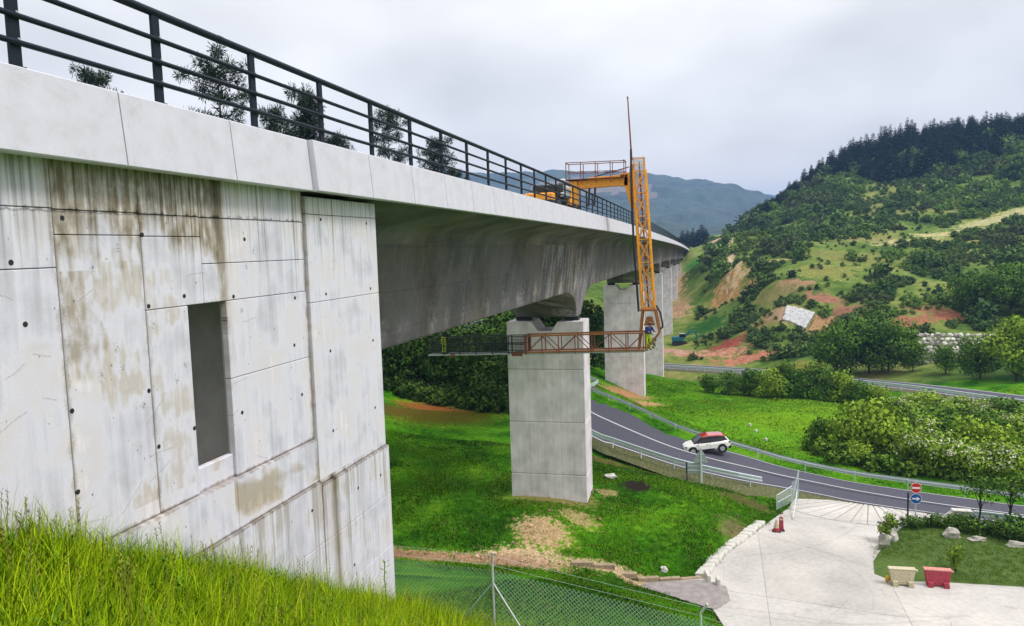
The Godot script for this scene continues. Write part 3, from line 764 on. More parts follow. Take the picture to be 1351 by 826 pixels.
func make_bridge() -> void:
	var t := thing("viaduct", "long curving concrete viaduct deck with box girder crossing the valley", "bridge")
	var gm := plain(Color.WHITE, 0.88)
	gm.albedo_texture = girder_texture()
	gm.heightmap_enabled = false
	# the girder is cast in segments with a seam between them
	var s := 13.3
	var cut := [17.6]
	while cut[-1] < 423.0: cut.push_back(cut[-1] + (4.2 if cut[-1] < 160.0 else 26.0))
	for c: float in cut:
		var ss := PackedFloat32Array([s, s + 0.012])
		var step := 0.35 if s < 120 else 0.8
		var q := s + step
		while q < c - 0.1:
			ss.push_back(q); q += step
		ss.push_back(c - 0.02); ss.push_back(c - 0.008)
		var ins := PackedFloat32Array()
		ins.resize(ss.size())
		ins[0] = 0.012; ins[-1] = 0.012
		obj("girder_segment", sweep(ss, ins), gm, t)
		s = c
	# deck slab and road surface
	var slab := MB.new()
	var wear := MB.new()
	s = -10.0
	while s < 423.0:
		var e := s + 3.0
		var in_y := -0.75
		slab.smooth4(at_deck(s, 0.13, in_y), at_deck(e, 0.13, in_y), at_deck(e, 0.13, -0.16), at_deck(s, 0.13, -0.16), Vector3.RIGHT, Vector3.RIGHT, Vector3.RIGHT, Vector3.RIGHT)
		slab.face(at_deck(s, 0.12, -0.79), at_deck(e, 0.12, -0.79), at_deck(e, 9.28, -0.79), at_deck(s, 9.28, -0.79), Vector3.DOWN)
		slab.face(at_deck(s, 0.14, -0.03), at_deck(e, 0.14, -0.03), at_deck(e, 0.75, -0.03), at_deck(s, 0.75, -0.03), Vector3.UP)
		slab.face(at_deck(s, 0.75, -0.03), at_deck(e, 0.75, -0.03), at_deck(e, 0.75, -0.3), at_deck(s, 0.75, -0.3), Vector3.LEFT)
		slab.face(at_deck(s, 8.65, -0.03), at_deck(e, 8.65, -0.03), at_deck(e, 9.27, -0.03), at_deck(s, 9.27, -0.03), Vector3.UP)
		slab.face(at_deck(s, 9.27, -0.03), at_deck(e, 9.27, -0.03), at_deck(e, 9.27, -0.79), at_deck(s, 9.27, -0.79), Vector3.LEFT)
		wear.face(at_deck(s, 0.75, -0.22), at_deck(e, 0.75, -0.22), at_deck(e, 8.65, -0.22), at_deck(s, 8.65, -0.22), Vector3.UP)
		s = e
	obj("deck_slab", slab, M.concrete, t)
	obj("road_surface", wear, M.asphalt, t)
	# precast edge panels
	var joints := [-9.2, -7.13, -5.06, -2.99, -0.92, 1.15, 3.2, 5.27, 7.35, 9.4]
	var k := K0
	while k < 118.0: joints.push_back(k); k += 2.1
	for i in joints.size() - 1:
		var o := 0.0 if joints[i] < K0 - 0.01 else -0.10
		obj("edge_panel", edge_panel(joints[i] + 0.009, joints[i + 1] - 0.009, o, 1), M.cornice, t)
	var rest := edge_panel(joints[-1], 423.0, -0.10, 100)
	var far_part := obj("far_edge_panels", rest, M.cornice, t)
	far_part.set_meta("kind", "stuff")
	make_railing()
	var n := 0
	for p: float in PIERS:
		make_pier(p, n); n += 1
	far_abutment()
func edge_panel(s0: float, s1: float, o: float, parts: int) -> MB:
	var mb := MB.new()
	var prof := [Vector2(0.0, -0.012), Vector2(0.012, 0.0), Vector2(0.13, 0.0), Vector2(0.13, -0.845), Vector2(-0.055, -0.85), Vector2(-0.07, -0.835)]
	var mid := Vector2(0.05, -0.4)
	for q in parts:
		var a := lerpf(s0, s1, float(q) / parts)
		var b := lerpf(s0, s1, float(q + 1) / parts)
		for k in prof.size():
			var e: Vector2 = prof[k] + Vector2(o, 0)
			var f: Vector2 = prof[(k + 1) % prof.size()] + Vector2(o, 0)
			mb.flat4(at_deck(a, e.x, e.y), at_deck(b, e.x, e.y), at_deck(b, f.x, f.y), at_deck(a, f.x, f.y), at_deck((a + b) * 0.5, mid.x + o, mid.y))
		for en in [[a, q == 0, 1.0], [b, q == parts - 1, -1.0]]:
			if not en[1]: continue
			for k in range(1, prof.size() - 1):
				var m := Vector3(0, 0, en[2])
				mb.tri(at_deck(en[0], prof[0].x + o, prof[0].y), at_deck(en[0], prof[k].x + o, prof[k].y), at_deck(en[0], prof[k + 1].x + o, prof[k + 1].y), m, m, m)
	return mb
func make_railing() -> void:
	var t := thing("bridge_railing", "dark navy steel railing with four rails along the viaduct edge", "railing")
	var pm := MB.new()
	pm.box(Vector3(0, 0.555, 0), Vector3(0.05, 1.11, 0.13), Basis.IDENTITY, 0.008)
	pm.box(Vector3(0, 0.0, 0), Vector3(0.10, 0.03, 0.17), Basis.IDENTITY, 0.005)
	var me := pm.mesh()
	var bolt := MB.new()
	bolt.cone(Vector3(0.062, 0.028, 0.0), Vector3(0.074, 0.028, 0.0), 0.014, 0.012, 6)
	var bm := bolt.mesh()
	var far := MB.new()
	for k in range(-7, 206):
		var s := 6.117 + 2.0 * k
		if s < 110.0:
			var p := obj_mesh("post", me, M.navy, t, at_deck(s, 0.075, 0))
			p.rotation.y = heading(s)
			if s < 32.0:
				for y: float in [0.24, 0.50, 0.77]: obj_mesh("bolt", bm, M.steel, p, Vector3(0, y, 0))
		else:
			far.box(at_deck(s, 0.075, 0.555), Vector3(0.05, 1.11, 0.115))
	obj("far_posts", far, M.navy, t).set_meta("kind", "stuff")
	for r in [[1.10, 0.050, 0.075], [0.77, 0.030, 0.035], [0.50, 0.030, 0.035], [0.24, 0.030, 0.035]]:
		var mb := MB.new()
		var pts := PackedVector3Array()
		var s := -9.0
		while s < 421.0:
			pts.push_back(at_deck(s, r[2], r[0])); s += 2.0 if s < 120.0 else 5.0
		mb.pipe(pts, r[1], 10)
		if r[0] > 1.0:
			for q: float in [9.35, 21.4, 33.3]: mb.cone(at_deck(q, 0.075, 1.10), at_deck(q + 0.10, 0.075, 1.10), 0.054, 0.054, 12)
		obj("top_rail" if r[0] > 1.0 else "rail", mb, M.navy, t)
func make_pier(s: float, idx: int) -> void:
	var feet := [-17.75, -21.1, -28.9, -26.5, -22.5, -17.5, -12.5, -8.0]
	var tops := "nearest to the abutment beside the valley road,second from the abutment, bare soil below,third from the abutment standing in the meadow dip,fourth from the abutment,fifth from the abutment,sixth from the abutment,seventh from the abutment,farthest from the camera".split(",")
	var at := at_deck(s, 0, 0)
	var w := 5.3
	var near := 2.05
	var t := thing("bridge_pier", "tall rectangular concrete pier under the viaduct, " + tops[idx], "pier", Vector3(at.x, 0, at.z), "piers of the viaduct")
	t.rotation.y = heading(s)
	var top := at.y - 6.72
	var foot: float = feet[idx]
	var dz := 1.28
	var edges := [foot - 1.0]
	var y := foot + 2.1
	while y < top - 1.8:
		edges.push_back(y); y += 3.65
	for i in edges.size():
		var y0: float = edges[i] + 0.018
		var y1: float = (edges[i + 1] - 0.018) if i + 1 < edges.size() else top - 0.95
		var mb := MB.new()
		mb.box(Vector3(-near - w * 0.5, (y0 + y1) * 0.5, 0), Vector3(w, y1 - y0, dz * 2), Basis.IDENTITY, 0.03)
		obj("pier_lift", mb, M.pier, t)
		if i > 0:
			var gap := MB.new()
			gap.box(Vector3(-near - w * 0.5, y0 - 0.018, 0), Vector3(w - 0.12, 0.06, dz * 2 - 0.12))
			obj("joint", gap, M.pier, t)
	# the head has a notch between its two bearing seats
	var head := MB.new()
	var l := -near - w
	var a := l + 1.75
	var b := -near - 1.75
	head.prism(PackedVector2Array([Vector2(l, top - 0.95), Vector2(-near, top - 0.95), Vector2(-near, top), Vector2(b, top), Vector2(b - 0.42, top - 0.62), Vector2(a + 0.42, top - 0.62), Vector2(a, top), Vector2(l, top)]), Vector3.ZERO, Vector3.RIGHT, Vector3.UP, Vector3.BACK, dz * 2)
	obj("pier_head", head, M.pier, t)
	for q in [l + 0.95, -near - 0.95]:
		var be := MB.new()
		be.box(Vector3(q, top + 0.13, 0), Vector3(0.95, 0.30, 0.95), Basis.IDENTITY, 0.03)
		obj("bearing", be, M.dark, t)
func far_abutment() -> void:
	var at := at_deck(423.0, 0, 0)
	var t := thing("far_abutment", "concrete abutment at the far end of the viaduct", "abutment", at)
	var mb := MB.new()
	mb.box(Vector3(-4.8, -5.0, -6.0), Vector3(9.2, 8.5, 12.0), Basis.IDENTITY, 0.05)
	obj("wall", mb, M.concrete, t)
	var w := MB.new()
	w.box(Vector3(-0.1, -1.9, -0.4), Vector3(0.5, 3.6, 0.8), Basis.IDENTITY, 0.03)
	obj("wing_wall", w, M.cornice, t)

# ---------------------------------------------------------------- the abutment wall
func wall_texture() -> ImageTexture:
	# 11.6 m along (3.0 .. 14.6) by 9.4 m down (1.2 .. -8.2): board-marked concrete with water stains
	var px := 105.0
	var w := int(11.6 * px)
	var h := int(9.4 * px)
	var big := noise_bytes(61, 256, 0.015, 5)
	var mid := noise_bytes(62, 256, 0.06, 4)
	var fin := noise_bytes(63, 256, 0.3, 2)
	var f := FastNoiseLite.new()
	f.seed = 64; f.frequency = 0.035; f.fractal_octaves = 4
	var r := RandomNumberGenerator.new()
	r.seed = 65
	var out := PackedByteArray()
	out.resize(w * h * 3)
	for x in w:
		var d := 3.0 + x / px
		var s1 := f.get_noise_1d(x * 1.0) * 1.6
		var s2 := f.get_noise_1d(x * 4.0 + 700.0) * 1.6
		var run_top := 0.35 + 0.9 * absf(f.get_noise_1d(x * 2.0 + 300.0))
		var brown_zone := smoothstep(6.52, 6.62, d) * (1.0 - smoothstep(9.1, 9.5, d))
		var drip1 := exp(-pow((d - 9.32 - s2 * 0.05) / 0.10, 2.0))
		var drip2 := exp(-pow((d - 11.54) / 0.045, 2.0))
		for y in h:
			var Y := 1.2 - y / px
			var nb := big[((y >> 1) & 255) * 256 + ((x >> 1) & 255)] / 255.0
			var nm := mid[((y >> 1) & 255) * 256 + (x & 255)] / 255.0
			var nf := fin[(y & 255) * 256 + (x & 255)] / 255.0
			var vs := mid[((y >> 4) & 255) * 256 + (x & 255)] / 255.0      # vertical board grain
			var t := 0.825 + (nb - 0.5) * 0.22 + (vs - 0.5) * 0.12 + (nf - 0.5) * 0.05
			var old := clampf((nb - 0.52) * 4.0 + (vs - 0.5) * 1.5, 0.0, 1.0)
			var br := old * 0.22
			t -= old * 0.06
			# dark runs from under the edge panels
			var depth := 1.15 - Y
			var g := clampf((run_top + s1 * 0.35 - depth * 0.55) * 1.3, 0.0, 1.0) * clampf(0.3 + s2 * 0.9 + (vs - 0.5), 0.0, 1.0)
			if Y < -3.2: g = 0.0
			t -= g * 0.31
			br += g * 0.40
			# brown leak over the three panels above the opening
			if brown_zone > 0.0 and Y > -1.2:
				var q := brown_zone * clampf((Y + 0.02 + (nb - 0.5) * 1.1 + s1 * 0.3) * 2.2, 0.0, 1.0) * clampf(0.5 + (nm - 0.35) * 1.1 + s2 * 0.3, 0.0, 1.0)
				t -= q * 0.27
				br += q * 0.95
			if d > 6.56 and d < 7.3 and Y < -0.1 and Y > -1.45:
				var q := clampf((0.55 - absf(d - 6.74 + (Y + 0.8) * 0.05) * 1.9 + (nm - 0.5) * 0.9 + (vs - 0.5) * 1.1 + (nf - 0.5) * 0.5) * 1.3, 0.0, 1.0) * smoothstep(-1.45, -0.9, Y + (nm - 0.5) * 0.5)
				t -= q * 0.18; br += q * 0.75
			if d > 7.0 and d < 9.2 and Y < 0.0 and Y > -3.0:
				var q := clampf((nb - 0.56 + (vs - 0.5) * 0.5) * 5.0, 0.0, 1.0) * 0.5
				t -= q * 0.13; br += q * 0.6
			var dr := drip1 * clampf(1.3 - depth * 0.42 + (nm - 0.5), 0.0, 1.0) + drip2 * clampf(0.75 + (nm - 0.5) * 1.6, 0.0, 1.0) * 0.45
			if Y < -5.0: dr *= 0.4
			t -= dr * 0.26; br += dr * 0.9
			# stained band under the ledge
			if d > 9.2 and d < 11.6 and Y < -3.22 and Y > -3.9:
				var q := clampf((0.5 - absf(Y + 3.5 + (d - 10.4) * 0.10) * 2.4 + (nb - 0.5) * 2.0) * 2.2, 0.0, 1.0)
				t -= q * 0.14; br += q * 0.75
			# grey runs on the lower lifts
			if Y < -3.95:
				var q := clampf((s1 * 0.6 + s2 * 0.45 + 0.15 - (-Y - 4.0) * 0.22 + (vs - 0.5) * 1.3 + (nb - 0.5) * 1.2) * 1.2, 0.0, 1.0)
				t -= q * 0.17; br += q * 0.22
				var k := exp(-pow((d - 12.0 - s2 * 0.04) / 0.14, 2.0)) * clampf(1.0 - (-Y - 4.0) * 0.25, 0.0, 1.0)
				t -= k * 0.25; br += k * 0.9
			var lg := minf(absf(Y + 3.19), absf(Y + 3.95)) if d < 11.58 else absf(Y + 4.03)
			if lg < 0.05:
				var lq := clampf(1.2 - lg / (0.012 + 0.04 * nm), 0.0, 1.0) * clampf(0.45 + nm * 0.7, 0.0, 1.0)
				t -= lq * 0.27; br += lq * 0.55
			# crumbled cold joint and dirt held in the formwork joints
			if d < 11.55:
				var cj := absf(Y - 0.553 - (nm - 0.5) * 0.05)
				var spall := clampf((nf * 0.6 + nm * 0.8 - 0.62) * 3.0, 0.0, 1.0)
				t -= clampf(1.0 - cj / (0.010 + 0.035 * spall), 0.0, 1.0) * 0.30
			var jd := minf(minf(absf(d - 6.54), absf(d - 7.79)), absf(d - 11.56))
			if Y > -3.2 and jd < 0.09:
				var jq := clampf(1.0 - jd / (0.015 + 0.09 * clampf(nm * 1.6 - 0.6 + (nf - 0.5), 0.0, 1.0)), 0.0, 1.0)
				t -= jq * 0.16; br += jq * 0.4
			if Y > -0.9 and d < 6.54: t -= clampf((nb - 0.55) * 3.0, 0.0, 1.0) * 0.05
			br = clampf(br, 0.0, 1.3)
			var i := (y * w + x) * 3
			out[i] = clampi(int(255.0 * t * (1.0 - 0.02 * br)), 0, 255)
			out[i + 1] = clampi(int(255.0 * t * 0.982 * (1.0 - 0.085 * br)), 0, 255)
			out[i + 2] = clampi(int(255.0 * (t * 1.035) * (1.0 - 0.22 * br)), 0, 255)
	var im := Image.create_from_data(w, h, false, Image.FORMAT_RGB8, out)
	# small pits, chips and scratches
	for k in 420:
		var x := r.randi_range(4, w - 8)
		var y := r.randi_range(10, h - 10)
		var dk := im.get_pixel(x, y) * r.randf_range(0.55, 0.8)
		im.fill_rect(Rect2i(x, y, r.randi_range(1, 2), r.randi_range(1, 3)), Color(dk.r, dk.g, dk.b))
	for k in 26:
		var p := Vector2(r.randf_range(0, w * 0.6), r.randf_range(h * 0.15, h * 0.45))
		var a := r.randf_range(-0.7, 0.4)
		for q in r.randi_range(8, 45):
			p += Vector2(cos(a), sin(a)) * 1.2
			a += r.randf_range(-0.06, 0.06)
			if p.x > 2 and p.x < w - 3 and p.y > 2 and p.y < h - 3:
				var dk := im.get_pixelv(Vector2i(p)) * 0.8
				im.set_pixelv(Vector2i(p), Color(dk.r, dk.g, dk.b))
	for k in 14:
		var c := Vector2(r.randf_range(w * 0.33, w * 0.62), r.randf_range(h * 0.08, h * 0.34))
		for q in 26:
			var o := c + Vector2(r.randfn(0, 2.0), r.randfn(0, 3.0))
			var dk := im.get_pixelv(Vector2i(o.clamp(Vector2(1, 1), Vector2(w - 2, h - 2)))) * 0.72
			im.set_pixelv(Vector2i(o.clamp(Vector2(1, 1), Vector2(w - 2, h - 2))), Color(dk.r, dk.g, dk.b))
	return ImageTexture.create_from_image(im)
func wall_uv(p: Vector3) -> Vector2: return Vector2((-p.z - 3.0) / 11.6, (1.2 - p.y) / 9.4)
func wall_panel(t: Node3D, x: float, d0: float, d1: float, y1: float, y0: float, thick := 0.10) -> void:
	var g := 0.0045
	var mb := MB.new()
	mb.box(Vector3(x - thick * 0.5, (y0 + y1) * 0.5, -(d0 + d1) * 0.5), Vector3(thick, y1 - y0 - g * 2, d1 - d0 - g * 2), Basis.IDENTITY, 0.007)
	for i in mb.v.size(): mb.u[i] = wall_uv(mb.v[i])
	obj("wall_panel", mb, M.wall, t)
func make_abutment() -> void:
	M.wall = plain(Color.WHITE, 0.86)
	M.wall.albedo_texture = wall_texture()
	M.wall.texture_repeat = true
	var t := thing("bridge_abutment", "stained concrete abutment wall with a dark recess, beside the grass bank", "abutment")
	var X := -6.80
	var core := MB.new()
	# solid round a closed chamber, shaped wider than the opening to darken the recess
	for b in [[-9.5, 8.2, 1.1, -12.0, 15.6], [8.2, 9.72, 1.1, -0.62, 15.6], [8.2, 9.72, -3.24, -12.0, 15.6], [9.72, 13.2, 1.0, -12.0, 15.6], [8.2, 8.54, -0.62, -3.24, 6.93], [9.39, 9.72, -0.62, -3.24, 6.93]]:
		var x0: float = X - 0.09
		core.box(Vector3((x0 - b[4]) * 0.5, (b[2] + b[3]) * 0.5, -(b[0] + b[1]) * 0.5), Vector3(b[4] + x0, b[2] - b[3], b[1] - b[0]))
	core.box(Vector3(-8.6, -1.93, -8.96), Vector3(0.2, 2.66, 1.56))
	obj("core", core, M.concrete, t)
	# upper wall, panel by panel: d0, d1, top, bottom
	for p in [
		[-9.5, -5.6, 1.15, 0.56], [-9.5, -5.6, 0.56, -0.06], [-9.5, -5.6, -0.06, -3.2], [-5.6, -1.6, 1.15, 0.56], [-5.6, -1.6, 0.56, -0.06], [-5.6, -1.6, -0.06, -3.2], [-1.6, 2.5, 1.15, 0.56], [-1.6, 2.5, 0.56, -0.06], [-1.6, 2.5, -0.06, -3.2],
		[2.5, 6.54, 1.15, 0.57], [2.5, 6.54, 0.57, -0.06], [2.5, 6.54, -0.06, -3.2],
		[6.54, 7.79, 1.15, 0.56], [6.54, 7.79, 0.56, 0.29], [6.54, 7.79, 0.29, -3.2],
		[7.79, 8.90, 1.15, 0.55], [7.79, 8.90, 0.55, 0.28], [7.79, 8.90, 0.28, -0.63], [7.79, 8.56, -0.63, -3.2],
		[8.90, 11.57, 1.15, 0.54], [8.90, 11.57, 0.54, -0.09], [8.90, 11.57, -0.09, -0.63], [9.37, 11.57, -0.63, -1.76], [9.37, 11.57, -1.76, -3.2]]:
		wall_panel(t, X, p[0], p[1], p[2], p[3])
	var sill := MB.new()
	sill.box(Vector3(X - 0.09, -3.05, -8.965), Vector3(0.10, 0.38, 0.80), Basis.IDENTITY, 0.012)
	for i in sill.v.size(): sill.u[i] = wall_uv(sill.v[i])
	obj("sill", sill, M.wall, t)
	# the lower lifts stand a little proud, leaving two ledges
	for p in [[-9.5, -1.6], [-1.6, 4.4], [4.4, 9.28], [9.28, 11.57]]:
		wall_panel(t, X + 0.06, p[0], p[1], -3.2, -3.95, 0.18)
	for p in [[-9.5, -1.6], [-1.6, 4.4], [4.4, 8.0], [8.0, 11.57]]:
		wall_panel(t, X + 0.10, p[0], p[1], -3.95, -5.05, 0.22)
		wall_panel(t, X + 0.10, p[0], p[1], -5.05, -12.0, 0.22)
	# end block
	for p in [[0.98, 0.68], [0.68, -0.84], [-0.84, -4.03]]:
		wall_panel(t, X + 0.05, 11.60, 14.33, p[0], p[1], 0.9)
	for p in [[-4.03, -5.06], [-5.06, -6.15], [-6.15, -12.0]]:
		wall_panel(t, X + 0.10, 11.60, 14.36, p[0], p[1], 1.0)
	# tie holes left by the formwork
	var hole := MB.new()
	hole.cone(Vector3(-0.03, 0, 0), Vector3(0.0025, 0, 0), 0.028, 0.030, 10)
	var hm := hole.mesh()
	for q in [[6.1, -0.62], [6.0, 0.01], [6.66, 0.47], [7.82, 0.30], [7.84, -0.58], [7.74, -1.62], [6.58, -1.62], [7.84, -2.35], [8.50, -0.50], [8.52, -2.28], [6.57, -2.52], [9.55, -0.58], [9.58, -2.3], [11.2, -0.72], [11.25, -2.36], [9.9, 0.25], [11.1, -1.5]]:
		obj_mesh("tie_hole", hm, M.dark, t, Vector3(X, q[1], -q[0]))
	for q in [[12.1, 0.60], [13.9, 0.57], [12.15, -0.72], [13.95, -0.73], [12.2, -1.75], [13.95, -1.78], [12.15, -3.2], [13.9, -3.15]]:
		obj_mesh("tie_hole", hm, M.dark, t, Vector3(X + 0.05, q[1], -q[0]))
	for q in [[11.2, -4.35], [12.9, -4.5], [10.9, -5.35], [12.6, -5.9], [13.9, -4.55]]:
		obj_mesh("tie_hole", hm, M.dark, t, Vector3(X + 0.10, q[1], -q[0]))

# ---------------------------------------------------------------- under-bridge inspection unit
func lattice(t: Node3D, a: Vector3, b: Vector3, ax: Vector3, az: Vector3, w: float, d: float, bays: int, r: float, m: Material, brace_m: Material) -> void:
	for sx: float in [-0.5, 0.5]:
		for sz: float in [-0.5, 0.5]:
			var o := ax * w * sx + az * d * sz
			var c := MB.new()
			c.bar(a + o, b + o, r * 2, r * 2, r * 0.3)
			obj("chord", c, m, t)
	for k in bays:
		var p := a.lerp(b, float(k) / bays)
		var q := a.lerp(b, float(k + 1) / bays)
		var br := MB.new()
		for sz: float in [-0.5, 0.5]:
			br.bar(p + ax * w * -0.5 + az * d * sz, q + ax * w * 0.5 + az * d * sz, r, r)
			br.bar(p + ax * w * 0.5 + az * (d * sz * 0.98), q + ax * w * -0.5 + az * (d * sz * 0.98), r, r)
			br.bar(q + ax * w * -0.5 + az * d * sz, q + ax * w * 0.5 + az * d * sz, r, r)
		for sx: float in [-0.5, 0.5]:
			br.bar(p + ax * w * sx - az * d * 0.5, q + ax * w * sx + az * d * 0.5, r, r)
			br.bar(q + ax * w * sx - az * d * 0.5, q + ax * w * sx + az * d * 0.5, r, r)
		obj("brace", br, brace_m, t)
func make_inspection_unit() -> void:
	var t := thing("bridge_inspection_unit", "yellow underbridge inspection unit with lattice mast and platform hanging below the deck", "inspection crane")
	var z := -46.5
	# mast over the edge
	var mast := MB.new()
	mast.bar(Vector3(-4.52, 4.85, z), Vector3(-4.10, -3.95, z), 0.09, 0.09)
	var mast_o := obj("mast", mast, M.rust, t)
	lattice(mast_o, Vector3(-4.52, 4.4, z), Vector3(-4.10, -3.9, z), Vector3(1, 0.05, 0), Vector3.BACK, 0.72, 0.72, 6, 0.055, M.yellow, M.yellow)
	var lad := MB.new()
	for sx: float in [-0.17, 0.17]: lad.bar(Vector3(-4.50 + sx, 4.4, z + 0.1), Vector3(-4.10 + sx, -3.9, z + 0.1), 0.035, 0.035)
	for k in 28:
		var y := 4.2 - k * 0.29
		var cx := lerpf(-4.50, -4.10, (4.4 - y) / 8.3)
		lad.bar(Vector3(cx - 0.17, y, z + 0.1), Vector3(cx + 0.17, y, z + 0.1), 0.03, 0.03)
	obj("ladder", lad, M.steel, mast_o)
	var hose := MB.new()
	hose.pipe(PackedVector3Array([Vector3(-4.95, 5.6, z + 0.45), Vector3(-4.96, 3.0, z + 0.48), Vector3(-4.88, 0.0, z + 0.47), Vector3(-4.72, -3.0, z + 0.44), Vector3(-4.66, -4.1, z + 0.42)]), 0.065, 8)
	obj("hose", hose, M.dark, t)
	var pole := MB.new()
	pole.cone(Vector3(-4.96, 5.0, z), Vector3(-5.14, 8.75, z), 0.055, 0.035, 8)
	pole.box(Vector3(-5.14, 8.72, z), Vector3(0.1, 0.1, 0.1), Basis.IDENTITY, 0.02)
	obj("pole", pole, M.rust, t)
	var cab := MB.new()
	for sx: float in [-0.32, 0.32]:
		for sz: float in [-0.3, 0.3]: cab.bar(Vector3(-4.52 + sx, 4.28, z + sz), Vector3(-4.54 + sx, 5.12, z + sz), 0.04, 0.04)
	for y: float in [4.30, 4.70, 5.10]:
		for sz: float in [-0.3, 0.3]: cab.bar(Vector3(-4.84, y, z + sz), Vector3(-4.20, y, z + sz), 0.035, 0.035)
		for sx: float in [-0.32, 0.32]: cab.bar(Vector3(-4.52 + sx, y, z - 0.3), Vector3(-4.52 + sx, y, z + 0.3), 0.035, 0.035)
	var cab_o := obj("basket", cab, M.yellow, t)
	var vent := MB.new()
	for k in 9:
		for sz: float in [-0.3, 0.3]: vent.bar(Vector3(-4.80 + k * 0.07, 4.3, z + sz), Vector3(-4.80 + k * 0.07, 5.1, z + sz), 0.014, 0.014)
	for k in 11:
		for sz: float in [-0.3, 0.3]: vent.bar(Vector3(-4.84, 4.33 + k * 0.075, z + sz), Vector3(-4.20, 4.33 + k * 0.075, z + sz), 0.014, 0.014)
	obj("basket_mesh", vent, M.steel, cab_o)
	# slide and horizontal arm
	var slide := MB.new()
	slide.prism(PackedVector2Array([Vector2(-5.42, 3.62), Vector2(-5.02, 2.05), Vector2(-4.86, 2.05), Vector2(-4.80, 4.75), Vector2(-5.05, 4.75), Vector2(-5.10, 4.2), Vector2(-5.42, 4.1)]), Vector3(0, 0, z), Vector3.RIGHT, Vector3.UP, Vector3.BACK, 0.5)
	obj("slide", slide, M.yellow, t)
	var arm := MB.new()
	arm.box(Vector3(-7.0, 3.72, z), Vector3(3.5, 0.50, 0.46), Basis(Vector3.BACK, 0.03), 0.03)
	arm.box(Vector3(-6.5, 4.05, z + 0.05), Vector3(2.2, 0.14, 0.4), Basis(Vector3.BACK, 0.03), 0.02)
	arm.box(Vector3(-5.42, 3.86, z), Vector3(0.5, 0.78, 0.5), Basis.IDENTITY, 0.03)
	obj("arm", arm, M.yellow, t)
	var cage := MB.new()
	for sz: float in [-0.5, 0.5]:
		for y: float in [4.45, 5.02]: cage.bar(Vector3(-8.92, y, z + sz), Vector3(-5.35, y - 0.06, z + sz), 0.045, 0.045)
		for x: float in [-8.9, -8.0, -7.1, -6.2, -5.38]: cage.bar(Vector3(x, 3.75, z + sz), Vector3(x, 5.0, z + sz), 0.045, 0.045)
	for x: float in [-8.9, -5.38]: cage.bar(Vector3(x, 5.0, z - 0.5), Vector3(x, 5.0, z + 0.5), 0.045, 0.045)
	cage.box(Vector3(-7.1, 4.0, z), Vector3(3.7, 0.03, 1.04))
	obj("guard_cage", cage, M.rust, t)
	var stay := MB.new()
	stay.bar(Vector3(-7.2, 4.12, z + 0.15), Vector3(-5.1, 4.6, z + 0.15), 0.05, 0.05)
	obj("stay", stay, M.dark, t)
	# vehicle on the deck
	var y0 := 1.46
	var ch := MB.new()
	ch.box(Vector3(-9.3, y0 + 0.85, -43.6), Vector3(1.7, 0.35, 8.0), Basis.IDENTITY, 0.03)
	var ch_o := obj("chassis", ch, M.dark, t)
	for wz: float in [-40.6, -45.0, -46.4]:
		for wx: float in [-8.35, -10.25]:
			var wh := MB.new()
			wh.cone(Vector3(wx - 0.16, y0 + 0.5, wz), Vector3(wx + 0.16, y0 + 0.5, wz), 0.5, 0.5, 20)
			var who := obj("wheel", wh, M.rubber, ch_o)
			var rim := MB.new()
			rim.cone(Vector3(wx - 0.17, y0 + 0.5, wz), Vector3(wx + 0.17, y0 + 0.5, wz), 0.27, 0.27, 14)
			obj("rim", rim, M.steel, who)
	var cw := MB.new()
	cw.box(Vector3(-9.4, y0 + 1.15, -40.9), Vector3(1.6, 0.6, 0.7), Basis.IDENTITY, 0.05)
	obj("counterweight", cw, M.yellow, t)
	var en := MB.new()
	en.box(Vector3(-9.1, y0 + 1.45, -42.3), Vector3(1.7, 1.0, 1.5), Basis.IDENTITY, 0.06)
	en.box(Vector3(-8.5, y0 + 1.7, -43.4), Vector3(0.6, 0.9, 0.5), Basis.IDENTITY, 0.05)
	obj("engine_housing", en, M.dark, t)
	var tank := MB.new()
	tank.cone(Vector3(-8.25, y0 + 1.7, -41.7), Vector3(-8.25, y0 + 1.7, -42.9), 0.22, 0.22, 16)
	tank.box(Vector3(-8.3, y0 + 2.1, -41.9), Vector3(0.3, 0.3, 0.35), Basis.IDENTITY, 0.06)
	tank.box(Vector3(-8.2, y0 + 1.35, -42.0), Vector3(0.3, 0.25, 1.3), Basis.IDENTITY, 0.04)
	obj("tank", tank, M.steel, t)
	var colm := MB.new()
	colm.box(Vector3(-8.6, y0 + 1.5, -44.2), Vector3(0.7, 1.2, 0.9), Basis.IDENTITY, 0.03)
	colm.box(Vector3(-8.5, y0 + 1.6, -46.4), Vector3(0.5, 1.7, 0.5), Basis.IDENTITY, 0.03)
	obj("column", colm, M.yellow, t)
	var cyl := MB.new()
	for x: float in [-7.6, -7.25]: cyl.cone(Vector3(x, y0 + 0.9, -46.2), Vector3(x + 0.05, 3.55, z), 0.07, 0.06, 10)
	obj("cylinder", cyl, M.dark, t)
	# slewing head under the mast
	var head := MB.new()
	head.box(Vector3(-4.07, -4.02, z), Vector3(1.0, 0.14, 0.95), Basis.IDENTITY, 0.02)
	head.prism(PackedVector2Array([Vector2(-4.38, -4.95), Vector2(-3.72, -4.95), Vector2(-3.88, -4.45), Vector2(-4.2, -4.45)]), Vector3(0, 0, z + 0.2), Vector3.RIGHT, Vector3.UP, Vector3.BACK, 0.5)
	for a in [[-4.45, -4.1, -4.72, -6.5], [-3.68, -4.1, -3.44, -5.4], [-3.44, -5.4, -4.3, -6.45]]:
		for sz: float in [-0.42, 0.42]: head.bar(Vector3(a[0], a[1], z + sz), Vector3(a[2], a[3], z + sz), 0.12, 0.12, 0.02)
	obj("slewing_head", head, M.orange, t)
	var hz := MB.new()
